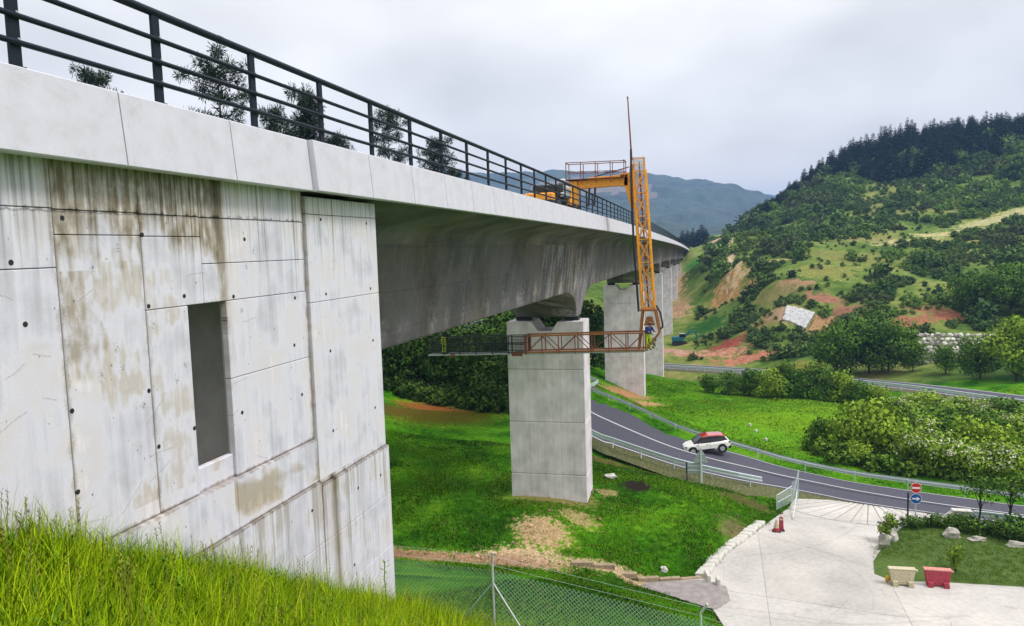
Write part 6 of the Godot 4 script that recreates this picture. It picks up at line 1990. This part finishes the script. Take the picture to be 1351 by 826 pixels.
	# garden plants of the island and saplings
	var small := broad_tree("shrub", "shrub", 361, 1.7, 1.1, 0.25, 900, 0.13, green[0], light[1], 10)
	plant(small, "small upright bright shrub on the grass island beside the red barrier", Vector3(13.3, -19.72, -48.2), 0.4, Vector3.ONE, "shrubs on the grass island")
	plant(small, "thin pale shrub behind the leaning boulder at the yard corner", Vector3(10.5, -19.95, -52.9), 2.0, Vector3(1.2, 1.15, 1.2), "shrubs on the grass island")
	var sap := broad_tree("sapling", "sapling", 362, 4.2, 2.4, 2.3, 900, 0.15, dark[0], green[1], 9)
	plant(sap, "young tree with a dark stem by the road, left of two at the right edge", Vector3(16.9, -19.8, -56.2), 0.3, Vector3(1, 0.95, 1), "saplings at the right edge")
	plant(sap, "young tree with a dark stem by the road, right of two at the right edge", Vector3(18.7, -19.8, -56.0), 1.9, Vector3(1.1, 1.0, 1.1), "saplings at the right edge")
	var low := broad_tree("low_shrub", "shrub", 363, 1.2, 2.4, 0.1, 1300, 0.16, dark[0], green[1], 12)
	n = 0
	for q in from_left([[12.4, -55.3, 0.75], [13.8, -55.6, 0.8], [15.0, -55.2, 0.8], [16.3, -54.8, 0.95], [17.6, -54.5, 1.1], [19.0, -54.2, 1.2], [20.6, -54.0, 1.2]]):
		plant(low, "dark low shrub along the back of the grass island, %s from the left" % ordinal(n), Vector3(q[0], -19.85, q[1]), r.randf() * TAU, Vector3(q[2] * 1.1, q[2], q[2]), "low shrubs along the grass island"); n += 1
	for s in bush + blos + tree + shady + pines + con + [small, sap, low]: s.free()
	# weed stems in front of the wall
	var weed := MB.new()
	var wr := RandomNumberGenerator.new()
	wr.seed = 9
	weed.col = Color(0.09, 0.16, 0.03)
	weed.pipe(PackedVector3Array([Vector3(0, -0.3, 0), Vector3(0.02, 0.4, 0), Vector3(0.0, 0.8, 0.01), Vector3(0.02, 1.1, 0)]), 0.008, 6)
	for k in 22:
		var y := 0.25 + k * 0.04
		var a := k * 2.4
		weed.col = Color(0.12, 0.24, 0.03).lerp(Color(0.24, 0.36, 0.05), wr.randf())
		var d := Vector3(cos(a), 0.35, sin(a)).normalized()
		leaf(weed, Vector3(0.01, y, 0), d.cross(Vector3.UP).cross(d).normalized(), d, 0.05 + 0.10 * smoothstep(0.5, 1.1, y), 0.035, Vector3.UP)
	var wo := obj("weed", weed, M.leaf, null, on(-5.85, -12.1) + Vector3(0, 0.12, 0))
	tag(wo, "tall leafy weed standing against the abutment corner", "weed")

# ---------------------------------------------------------------- ground cover
func blade_tuft(seed_: int, blades: int, h: float, spread: float, w: float) -> ArrayMesh:
	var r := RandomNumberGenerator.new()
	r.seed = seed_
	var mb := MB.new()
	for k in blades:
		var a := r.randf() * TAU
		var o := Vector3(cos(a), 0, sin(a)) * spread * sqrt(r.randf())
		var lean := Vector3(r.randfn() * 0.35 + 0.12, 0, r.randfn() * 0.35)
		var hh := h * r.randf_range(0.5, 1.15)
		var s := Vector3(r.randfn(), 0, r.randfn()).normalized() * w * 0.5 * r.randf_range(0.7, 1.3)
		var v := r.randf()
		var dry := r.randf() < 0.13
		var c := Color(0.35, 0.52, 0.25).lerp(Color(1.15, 1.08, 0.9), v)
		if dry: c = Color(1.7, 1.15, 6.0) * r.randf_range(0.6, 1.1)
		var p0 := o
		var n := s.cross(Vector3.UP).normalized()
		if n.y < 0: n = -n
		for q in 4:
			var t0 := q / 4.0
			var t1 := (q + 1) / 4.0
			var p1 := o + Vector3(0, hh * (t1 - 0.18 * t1 * t1 * lean.length() * 2.0), 0) + lean * hh * t1 * t1 * 1.1
			var m := (n * 0.6 + Vector3.UP * 0.8).normalized()
			mb.col = c
			var w0 := s * (1.0 - t0 * t0)
			var w1 := s * (1.0 - t1 * t1)
			if q < 3: mb.smooth4(p0 - w0, p0 + w0, p1 + w1, p1 - w1, m, m, m, m)
			else: mb.tri(p0 - w0, p0 + w0, p1, m, m, m)
			p0 = p1
	return mb.mesh()
func scatter(called: String, label: String, category: String, me: Mesh, m: Material, xf: Array, cols: Array) -> void:
	var mm := MultiMesh.new()
	mm.transform_format = MultiMesh.TRANSFORM_3D
	mm.use_colors = true
	mm.mesh = me
	mm.instance_count = xf.size()
	for i in xf.size():
		mm.set_instance_transform(i, xf[i]); mm.set_instance_color(i, cols[i])
	var o := MultiMeshInstance3D.new()
	o.multimesh = mm; o.material_override = m
	o.name = numbered(called); add_child(o)
	tag(o, label, category)
	o.set_meta("kind", "stuff")
func in_spot(list: Array, x: float, z: float, least: float, grow := 1.0) -> bool:
	for s in list:
		if s[6] < least: continue
		var dx: float = x - s[0]
		var dz: float = z - s[1]
		var ex: float = (dx * cos(s[4]) + dz * sin(s[4])) / s[2]
		var ez: float = (dz * cos(s[4]) - dx * sin(s[4])) / s[3]
		if ex * ex + ez * ez < grow: return true
	return false
func near_road(x: float, z: float, pad: float) -> bool:
	for q in road_sample:
		var dx: float = q[0].x - x
		var dz: float = q[0].z - z
		var hw: float = q[1] + pad
		if dx * dx + dz * dz < hw * hw: return true
	return false
func make_cover() -> void:
	var r := RandomNumberGenerator.new()
	r.seed = 91
	var f := FastNoiseLite.new()
	f.seed = 92; f.frequency = 0.25
	# long bright grass on the bank
	var xf := []
	var cols := []
	var xf2 := []
	var cols2 := []
	while xf.size() + xf2.size() < 12500:
		var x := r.randf_range(-6.75, -1.6)
		var z := -r.randf_range(2.2, 15.2)
		if x > -2.2 - 0.22 * z * 0.0 and z < -11.0: continue
		if x < -6.72: continue
		var q := f.get_noise_2d(x * 4.0, z * 4.0)
		var s := r.randf_range(0.65, 1.2) * (1.0 + q * 0.35)
		if z < -10: s *= 1.12
		var b := Basis(Vector3.UP, r.randf() * TAU).scaled(Vector3(s, s * r.randf_range(0.8, 1.2), s))
		var v := r.randf() * 0.5 + 0.5 * clampf(0.5 + q, 0, 1)
		var c := Color(0.075, 0.185, 0.003).lerp(Color(0.42, 0.55, 0.012), v)
		if r.randf() < 0.5:
			xf.push_back(Transform3D(b, on(x, z) - Vector3(0, 0.03, 0))); cols.push_back(c)
		else:
			xf2.push_back(Transform3D(b, on(x, z) - Vector3(0, 0.03, 0))); cols2.push_back(c)
	scatter("long_grass", "long bright yellow green grass on the bank beside the abutment", "grass", blade_tuft(93, 15, 0.46, 0.12, 0.011), M.leaf, xf, cols)
	scatter("long_grass", "long bright grass blades mixed through the bank beside the abutment", "grass", blade_tuft(94, 14, 0.56, 0.13, 0.008), M.leaf, xf2, cols2)
	# seeding stalks and broad weeds among the long grass
	var stalk := MB.new()
	for k in 3:
		var o := Vector3(0.04 * k, 0, 0.03 * k * k)
		var tip := o + Vector3(0.10 - 0.07 * k, 0.78 - 0.09 * k, 0.05 * k)
		stalk.col = Color(0.9, 0.9, 0.8)
		stalk.cone(o, o.lerp(tip, 0.6) + Vector3(0, 0.04, 0), 0.003, 0.0025, 4, false)
		stalk.cone(o.lerp(tip, 0.6) + Vector3(0, 0.04, 0), tip, 0.0025, 0.002, 4, false)
		stalk.col = Color(1.1, 0.8, 0.9)
		for j in 9:
			var q := o.lerp(tip, 0.80 + j * 0.025)
			leaf(stalk, q, Vector3(sin(j * 2.0), 0.2, cos(j * 2.0)).normalized(), Vector3(cos(j * 2.4), 1.4, sin(j * 2.4)).normalized(), 0.035, 0.010, Vector3.UP)
	var broad := MB.new()
	for k in 16:
		var an := k * 2.4
		var d := Vector3(cos(an), 0.55 + 0.05 * k, sin(an)).normalized()
		broad.col = Color.WHITE * (0.8 + 0.3 * fmod(k * 0.37, 1.0))
		leaf(broad, Vector3(0, 0.018 * k, 0) + d * 0.02, d.cross(Vector3.UP).cross(d).normalized(), d, 0.075, 0.03, Vector3.UP)
	for pass_ in [[stalk, 220, Color(0.26, 0.28, 0.05), "seeding grass stalks standing above the bank", "grass_stalk"], [broad, 240, Color(0.10, 0.22, 0.02), "low broad leaved weeds in the grass of the bank", "bank_weed"]]:
		xf = []; cols = []
		while xf.size() < int(pass_[1]):
			var x := r.randf_range(-6.6, -2.4)
			var z := -r.randf_range(3.2, 14.6)
			var b := Basis(Vector3.UP, r.randf() * TAU).scaled(Vector3.ONE * r.randf_range(0.6, 1.15))
			xf.push_back(Transform3D(b, on(x, z) + Vector3(0, 0.0 if pass_[0] == stalk else 0.10, 0))); cols.push_back((pass_[2] as Color) * r.randf_range(0.7, 1.2))
		scatter(pass_[4], pass_[3], "weeds", (pass_[0] as MB).mesh(), M.leaf, xf, cols)
	# shorter grass on the slopes around the first pier
	xf = []; cols = []
	var tries := 0
	while xf.size() < 52000 and tries < 200000:
		tries += 1
		var z := -r.randf_range(15.5, 62.0)
		var x := r.randf_range(-30.0, 6.0) if r.randf() < 0.8 else r.randf_range(-14.0, 6.0)
		if z > -40.0 and x < -9.5: continue
		if Geometry2D.is_point_in_polygon(Vector2(x, z), APRON): continue
		if in_spot(NEAR_SPOTS, x, z, 0.75, 0.9) and r.randf() < 0.93: continue
		if near_road(x, z, 1.4): continue
		if z < -49.0 and z > -53.2 and x < -8.0 and x > -14.6: continue
		var q := f.get_noise_2d(x * 0.8, z * 0.8)
		var s := r.randf_range(0.5, 1.0) * (1.0 + 0.6 * q)
		if s < 0.3: continue
		var v := clampf(r.randf() * 0.4 + 0.6 * (0.5 + f.get_noise_2d(x * 0.4 + 40.0, z * 0.7) * 1.7), 0, 1)
		var c := Color(0.028, 0.105, 0.005).lerp(Color(0.145, 0.30, 0.012), v)
		if r.randf() < 0.04: c = Color(0.30, 0.28, 0.10)
		xf.push_back(Transform3D(Basis(Vector3.UP, r.randf() * TAU).scaled(Vector3(s * 1.5, s, s * 1.5)), on(x, z) - Vector3(0, 0.03, 0))); cols.push_back(c)
	scatter("meadow_grass", "dark green grass on the slopes around the first pier", "grass", blade_tuft(95, 12, 0.17, 0.24, 0.022), M.leaf, xf, cols)
	# stones and clods on the bare soil
	var peb := []
	var pcol := []
	for sp in NEAR_SPOTS:
		if (sp[5] as Color).g > (sp[5] as Color).r * 0.95: continue
		for k in int(sp[2] * sp[3] * (16.0 if sp[1] > -65.0 else 5.0)):
			var an := r.randf() * TAU
			var rad := sqrt(r.randf()) * 1.15
			var x: float = sp[0] + cos(an) * rad * sp[2]
			var z: float = sp[1] + sin(an) * rad * sp[3]
			if near_road(x, z, 0.5): continue
			var sc := exp(r.randfn() * 0.6) * 0.06
			peb.push_back(Transform3D(Basis.from_euler(Vector3(r.randf() * 6.0, r.randf() * 6.0, r.randf() * 6.0)).scaled(Vector3.ONE * minf(sc, 0.24)), on(x, z) + Vector3(0, sc * 0.2, 0)))
			pcol.push_back((sp[5] as Color).srgb_to_linear() * r.randf_range(0.7, 1.7))
	var pebm := plain(Color.WHITE, 0.95)
	pebm.vertex_color_use_as_albedo = true
	scatter("soil_stones", "loose stones and clods on the bare soil patches", "stones", rock_mesh(77, Vector3.ONE), pebm, peb, pcol)
	# meadow beyond the road
	xf = []; cols = []
	tries = 0
	while xf.size() < 32000 and tries < 120000:
		tries += 1
		var z := -r.randf_range(66.0, 122.0)
		var x := r.randf_range(-12.0, 47.0)
		if near_road(x, z, 1.8) or (in_spot(NEAR_SPOTS, x, z, 1.0, 0.9) and x < 0): continue
		var q := f.get_noise_2d(x * 0.5, z * 0.5)
		var s := r.randf_range(0.6, 1.1) * (1.0 + 0.5 * q)
		var bright := in_spot(NEAR_SPOTS, x, z, 0.65, 1.3)
		var c := Color(0.10, 0.24, 0.012).lerp(Color(0.24, 0.39, 0.026), clampf(r.randf() * 0.6 + 0.4 * (0.5 + q), 0, 1))
		if bright: c = c * 1.25
		xf.push_back(Transform3D(Basis(Vector3.UP, r.randf() * TAU).scaled(Vector3(s * 2.0, s * 0.9, s * 2.0)), on(x, z) - Vector3(0, 0.03, 0))); cols.push_back(c)
	scatter("meadow_grass", "bright green grass of the meadow beyond the road", "grass", blade_tuft(96, 10, 0.15, 0.3, 0.035), M.leaf, xf, cols)
	# grass island
	xf = []; cols = []
	while xf.size() < 5000:
		var x := r.randf_range(8.8, 24.0)
		var z := -r.randf_range(46.9, 57.0)
		var e := Vector2((x - 14.5) / 6.2 if x < 14.5 else (x - 14.5) / 12.0, (z + 51.8) / 5.0).length()
		if e > 0.95 or not Geometry2D.is_point_in_polygon(Vector2(x, z), ISLAND): continue
		xf.push_back(Transform3D(Basis(Vector3.UP, r.randf() * TAU).scaled(Vector3.ONE * r.randf_range(0.35, 0.8)), Vector3(x, -20.12 + 0.40 * sqrt(maxf(0.0, 1.0 - pow(e, 6.0))), z))); cols.push_back(Color(0.055, 0.125, 0.010).lerp(Color(0.13, 0.23, 0.018), r.randf()))
	scatter("island_grass", "short dull grass covering the island beside the yard", "grass", blade_tuft(97, 12, 0.2, 0.2, 0.02), M.leaf, xf, cols)
	# scrub on the hill
	var scrub := [broad_tree("x", "x", 401, 2.6, 3.4, 0.2, 230, 0.62, Color(0.5, 0.6, 0.5), Color(1.1, 1.15, 1.0), 7), broad_tree("x", "x", 402, 3.6, 3.2, 0.3, 260, 0.62, Color(0.5, 0.6, 0.5), Color(1.1, 1.15, 1.0), 8)]
	var meshes := []
	for s in scrub:
		meshes.push_back((s.get_node("crown") as MeshInstance3D).mesh); s.free()
	f.frequency = 0.018
	for k in 2:
		xf = []; cols = []
		tries = 0
		while xf.size() < 5600 and tries < 60000:
			tries += 1
			var z := -r.randf_range(168.0, 480.0)
			var x := r.randf_range(-6.0, 60.0 + (-z - 160.0) * 0.46)
			if x < 0.0 and z > -260.0 and r.randf() < 0.6: continue
			var open := in_spot(FAR_SPOTS, x, z, 0.95, 1.1)
			if open and r.randf() < 0.965: continue
			if in_spot(FAR_SPOTS, x, z, 0.65, 1.0) and r.randf() < 0.7: continue
			if near_road(x, z, 3.0): continue
			var q := f.get_noise_2d(x, z)
			var far := smoothstep(230.0, 400.0, -z)
			var q3 := f.get_noise_2d(x * 3.1 + 200.0, z * 3.1)
			if q + q3 * 0.9 < -0.02 - far * 0.30 and r.randf() < 0.90: continue
			var s := exp(r.randfn() * 0.45) * 0.55 * (1.0 + 0.8 * q3) * lerpf(0.55, 1.0, far)
			s = clampf(s, 0.2, 2.4)
			var b := Basis(Vector3.UP, r.randf() * TAU).scaled(Vector3(s * 1.15, s, s * 1.15))
			var c := Color(0.040, 0.085, 0.030).lerp(Color(0.140, 0.205, 0.065), clampf(r.randf() * 0.9 + q * 0.3, 0, 1))
			if r.randf() < 0.15: c = Color(0.12, 0.19, 0.045)
			c = c.lerp(Color(0.19, 0.30, 0.055), 0.7 * smoothstep(0.0, 0.3, f.get_noise_2d(x * 1.6 + 500.0, z * 1.6)))
			c = c.lerp(Color(0.10, 0.095, 0.060), 0.6 * smoothstep(0.12, 0.35, f.get_noise_2d(x * 2.0 - 700.0, z * 2.0)))
			xf.push_back(Transform3D(b, on(x, z) - Vector3(0, 0.15 * s, 0))); cols.push_back(c)
		scatter("hillside_scrub", ["low round scrub spread over the hillside", "taller scrub and young trees spread over the hillside"][k], "scrub", meshes[k], M.leaf, xf, cols)
	# brambles and low scrub at the wood's edge under the bridge and along the hedge
	xf = []; cols = []
	for k in 900:
		var x := 0.0
		var z := 0.0
		if k < 420:
			x = r.randf_range(-42, -20); z = -r.randf_range(77, 84) + (x + 30) * 0.35
		elif k < 520:
			x = r.randf_range(8, 34); z = -71.0 - r.randf() * 5.0 + maxf(0.0, (x - 10.0)) * 0.18
		else:
			x = r.randf_range(20, 40); z = -r.randf_range(88, 106)
		if near_road(x, z, 2.0): continue
		var s := r.randf_range(0.25, 0.6)
		var c := Color(0.034, 0.075, 0.014).lerp(Color(0.095, 0.155, 0.028), r.randf()) if k < 420 else Color(0.07, 0.14, 0.016).lerp(Color(0.20, 0.30, 0.045), r.randf())
		xf.push_back(Transform3D(Basis(Vector3.UP, r.randf() * TAU).scaled(Vector3(s * 1.2, s, s * 1.2)), on(x, z))); cols.push_back(c)
	scatter("undergrowth", "low undergrowth at the wood edge and among the roadside bushes", "undergrowth", meshes[0], M.leaf, xf, cols)

# ---------------------------------------------------------------- hillside works
func make_hill_details() -> void:
	# rip-rap wall of single stones
	var t := thing("rock_wall", "pale dry stone wall along the foot of the hill right of the trees", "rock wall")
	var shapes := []
	for k in 6: shapes.push_back(rock_mesh(500 + k, Vector3(1.15, 0.85, 0.9)))
	var r := RandomNumberGenerator.new()
	r.seed = 55
	for row in 7:
		for k in 15:
			var u := (k + 0.5 * (row % 2) + r.randf_range(-0.15, 0.15)) / 15.0
			var a := Vector3(35.2, 0, -150.0).lerp(Vector3(49.5, 0, -149.0), u)
			var b := Vector3(36.4, 0, -155.5).lerp(Vector3(50.5, 0, -154.5), u)
			var p := a.lerp(b, row / 6.0)
			p.y = lerpf(-22.9, -18.7, row / 6.0) + r.randf_range(-0.12, 0.12)
			var o := obj_mesh("stone", shapes[r.randi() % 6], M.rock if r.randf() < 0.55 else M.pale, t, p)
			o.rotation = Vector3(r.randf(), r.randf() * TAU, r.randf()); o.scale = Vector3.ONE * r.randf_range(0.75, 1.15)
	# white sheet and tan shotcrete panel on the cut slope
	sheet("white_slope_sheet", "white sheeting spread over the cut slope on the hill", [Vector3(15.6, -15.9, -190), Vector3(21.9, -17.2, -190), Vector3(19.3, -20.4, -185.4), Vector3(14.3, -18.6, -185.4)], plain(Color(0.70, 0.70, 0.70), 0.85), 0.35)
	sheet("tan_slope_panel", "tan earth panel right of the white sheeting on the hill", [Vector3(22.1, -17.0, -189), Vector3(26.0, -18.0, -189), Vector3(23.6, -21.2, -184.6), Vector3(19.9, -20.2, -184.6)], M.tan, 0.12)
	# thin path zigzag is bare soil in the ground; white marker posts on the meadow
	for q in [[4.4, -77.2, "white marker stone in the meadow, nearest the road"], [3.6, -80.0, "white marker stone in the meadow, middle of three"], [3.1, -83.0, "white marker stone in the meadow, farthest of three"]]:
		rock(q[2], on(q[0], q[1]), Vector3(0.35, 0.35, 0.3), 12, M.pale)
func sheet(called: String, label: String, c: Array, m: Material, wave: float) -> void:
	var mb := MB.new()
	var f := FastNoiseLite.new()
	f.seed = 5; f.frequency = 0.25
	var n := 20
	var P := func(i: int, j: int) -> Vector3:
		var u := float(i) / n
		var v := float(j) / n
		var p: Vector3 = (c[0] as Vector3).lerp(c[1], u).lerp((c[3] as Vector3).lerp(c[2], u), v)
		p.y = lerpf(p.y, ground(p.x, p.z) + 0.45, 0.75)
		p.y = maxf(p.y, ground(p.x, p.z) + 0.3)
		return p + Vector3(0, 0.5, 0.8).normalized() * (wave * sin(u * 26.0 + 0.6 * sin(v * 5.0)) * 0.5 + f.get_noise_2d(i * 2.0, j * 2.0) * wave)
	for i in n:
		for j in n: mb.flat4(P.call(i, j), P.call(i + 1, j), P.call(i + 1, j + 1), P.call(i, j + 1), Vector3(0, -200, -400))
	for i in n:
		for e in [[i, 0, i + 1, 0], [i, n, i + 1, n], [0, i, 0, i + 1], [n, i, n, i + 1]]:
			var a: Vector3 = P.call(e[0], e[1])
			var b: Vector3 = P.call(e[2], e[3])
			mb.flat4(a, b, b - Vector3(0, 0.25, 0.05), a - Vector3(0, 0.25, 0.05), (c[0] + c[2]) * 0.5)
	tag(obj(called, mb, m), label, "slope cover")

func yard_texture(seed_: int) -> ImageTexture:
	# worn concrete: fine grain, scuffs, tyre marks and a few cracks
	var n := 1024
	var a := noise_bytes(seed_, 512, 0.008, 5)
	var b := noise_bytes(seed_ + 1, 512, 0.3, 2)
	var c := noise_bytes(seed_ + 2, 512, 0.06, 4)
	var out := PackedByteArray()
	out.resize(n * n * 3)
	for y in n:
		for x in n:
			var t := 0.70 + (a[(y >> 1) * 512 + (x >> 1)] / 255.0 - 0.5) * 0.13 + (b[(y & 511) * 512 + (x & 511)] / 255.0 - 0.5) * 0.10 + (c[(y & 511) * 512 + (x & 511)] / 255.0 - 0.5) * 0.07
			var i := (y * n + x) * 3
			out[i] = clampi(int(t * 258), 0, 255); out[i + 1] = clampi(int(t * 251), 0, 255); out[i + 2] = clampi(int(t * 243), 0, 255)
	var im := Image.create_from_data(n, n, false, Image.FORMAT_RGB8, out)
	var r := RandomNumberGenerator.new()
	r.seed = seed_
	for k in 46:
		var p := Vector2(r.randf() * n, r.randf() * n)
		var an := r.randf_range(-0.5, 0.5) + (PI * 0.5 if r.randf() < 0.25 else 0.0)
		var bend := r.randf_range(-0.0035, 0.0035)
		var wide := r.randi_range(2, 8)
		var tone := r.randf_range(0.90, 0.97) if k % 4 else 0.72
		if k % 4 == 0: wide = 1
		for q in r.randi_range(180, 620):
			p += Vector2(cos(an), sin(an))
			an += bend if k % 4 else r.randf_range(-0.16, 0.16)
			for w in wide:
				if r.randf() < 0.3: continue
				var v := Vector2i(posmod(int(p.x - sin(an) * w), n), posmod(int(p.y + cos(an) * w), n))
				var e := im.get_pixelv(v) * tone
				im.set_pixelv(v, Color(e.r, e.g, e.b))
	for k in 30:
		var p := Vector2(r.randf() * n, r.randf() * n)
		var rad := r.randf_range(3.0, 14.0)
		for q in int(rad * rad * 1.6):
			var v := Vector2i(posmod(int(p.x + r.randfn() * rad * 0.6), n), posmod(int(p.y + r.randfn() * rad * 0.4), n))
			var e := im.get_pixelv(v) * 0.9
			im.set_pixelv(v, Color(e.r, e.g, e.b))
	return ImageTexture.create_from_image(im)
func more_materials() -> void:
	M.dark_steel = plain(Color(0.16, 0.16, 0.17), 0.55, 0.3)
	M.sign_back = plain(Color(0.58, 0.62, 0.62), 0.55, 0.1)
	M.fence_wire = plain(Color(0.50, 0.63, 0.53), 0.5, 0.1)
	M.galv_post = plain(Color(0.80, 0.81, 0.81), 0.4, 0.3)
	M.plastic_white = textured(ImageTexture.create_from_image(M.bump.get_image()), 1.1, 0.75, Color(1.0, 0.98, 0.92))
	M.plastic_white.albedo_texture = ramp_tex(noise_bytes(71, 256, 0.03, 4), 256, [Color(0.55, 0.52, 0.45), Color(0.74, 0.71, 0.63), Color(0.80, 0.78, 0.71)])
	var pr := noise_bytes(72, 256, 0.03, 4)
	M.plastic_red = textured(ramp_tex(pr, 256, [Color(0.48, 0.13, 0.19), Color(0.64, 0.21, 0.28), Color(0.70, 0.32, 0.37)]), 1.1, 0.75)
	M.plastic_pink = textured(ramp_tex(pr, 256, [Color(0.60, 0.32, 0.31), Color(0.76, 0.50, 0.46), Color(0.80, 0.60, 0.55)]), 1.1, 0.75)
	M.verge = textured(ramp_tex(pr, 256, [Color(0.20, 0.25, 0.09), Color(0.32, 0.33, 0.18), Color(0.48, 0.46, 0.36)]), 0.5, 0.95)
	M.tan = textured(ramp_tex(pr, 256, [Color(0.44, 0.32, 0.20), Color(0.60, 0.46, 0.30), Color(0.68, 0.55, 0.38)]), 0.4, 0.9)
	var y1 := noise_bytes(73, 512, 0.015, 5)
	var y2 := noise_bytes(74, 512, 0.1, 3)
	for i in y1.size(): y1[i] = (y1[i] * 6 + y2[i] * 4) / 10
	M.yard = textured(yard_texture(81), 1.0 / 26.0, 0.88)
	M.yard2 = M.yard.duplicate()
	M.yard2.albedo_color = Color(0.97, 0.97, 0.965)
	M.grey_track = textured(ramp_tex(y1, 512, [Color(0.44, 0.41, 0.41), Color(0.55, 0.52, 0.51), Color(0.66, 0.63, 0.61)]), 0.2, 0.9)
	M.pale_dirty = textured(ramp_tex(y1, 512, [Color(0.42, 0.36, 0.28), Color(0.60, 0.53, 0.43), Color(0.72, 0.66, 0.56)]), 0.3, 0.9)
	M.island = textured(ramp_tex(y1, 512, [Color(0.17, 0.27, 0.05), Color(0.25, 0.35, 0.07), Color(0.38, 0.36, 0.16)]), 0.25, 0.95)
	# pier concrete with faint vertical board grain and runs
	var w := 512
	var p1 := noise_bytes(75, 256, 0.02, 4)
	var p2 := noise_bytes(76, 256, 0.09, 3)
	var f := FastNoiseLite.new()
	f.seed = 77; f.frequency = 0.03; f.fractal_octaves = 4
	var out := PackedByteArray()
	out.resize(w * w * 3)
	for x in w:
		var st := f.get_noise_1d(minf(x, w - x) * 2.0) * 0.15
		for y in w:
			var t := 0.80 + (p1[((y >> 1) & 255) * 256 + ((x >> 1) & 255)] / 255.0 - 0.5) * 0.16 + (p2[((y >> 3) & 255) * 256 + (x & 255)] / 255.0 - 0.5) * 0.06 + st * 0.25
			var i := (y * w + x) * 3
			out[i] = clampi(int(t * 262), 0, 255); out[i + 1] = clampi(int(t * 252), 0, 255); out[i + 2] = clampi(int(t * 257), 0, 255)
	M.pier = textured(ImageTexture.create_from_image(Image.create_from_data(w, w, false, Image.FORMAT_RGB8, out)), 0.13, 0.88)

func _ready() -> void:
	rng.seed = 11
	set_camera_and_light()
	make_materials()
	more_materials()
	solve_terrain()
	prepare_roads()
	build_grid()
	make_ground()
	make_roads()
	make_path()
	make_bridge()
	make_abutment()
	make_yard()
	var last := ROAD.size()
	guardrail("guardrail", "long galvanised guardrail along the far side of the valley road", rail_path(ROAD, -2.15, 14, last - 4), 1.0)
	guardrail("guardrail", "galvanised guardrail along the near side of the valley road, left of the yard", rail_path(ROAD, 1.75, 14, 71), -1.0, 3)
	guardrail("guardrail", "short galvanised guardrail on the near road side right of the concrete block", rail_path(ROAD, 1.75, 96, last - 6), -1.0, 3)
	guardrail("guardrail", "galvanised guardrail of the upper road climbing behind the viaduct", rail_path(ROAD, 1.75, 0, 13), -1.0, 3)
	guardrail("guardrail", "galvanised guardrail along the far road under the hill", rail_path(FAR_ROAD, 1.7, 6, 48), -1.0)
	make_inspection_unit()
	make_person("worker in dark jacket and bright yellow trousers at the platform's far end", Vector3(-17.45, -6.80, -46.5), 2.6, 0.12, Color(0.03, 0.035, 0.04), Color(0.55, 0.70, 0.02), Color(0.75, 0.72, 0.68))
	make_person("worker in blue jacket and yellow trousers standing under the mast", Vector3(-4.15, -6.49, -46.35), 0.5, 0.45, Color(0.03, 0.05, 0.28), Color(0.55, 0.70, 0.02), Color(0.04, 0.10, 0.45))
	make_car(Vector3(-1.1, -18.22, -66.9), PI + 0.2, -0.10)
	make_signs()
	make_fences()
	make_excavator()
	make_hill_details()
	make_plants()
	make_cover()
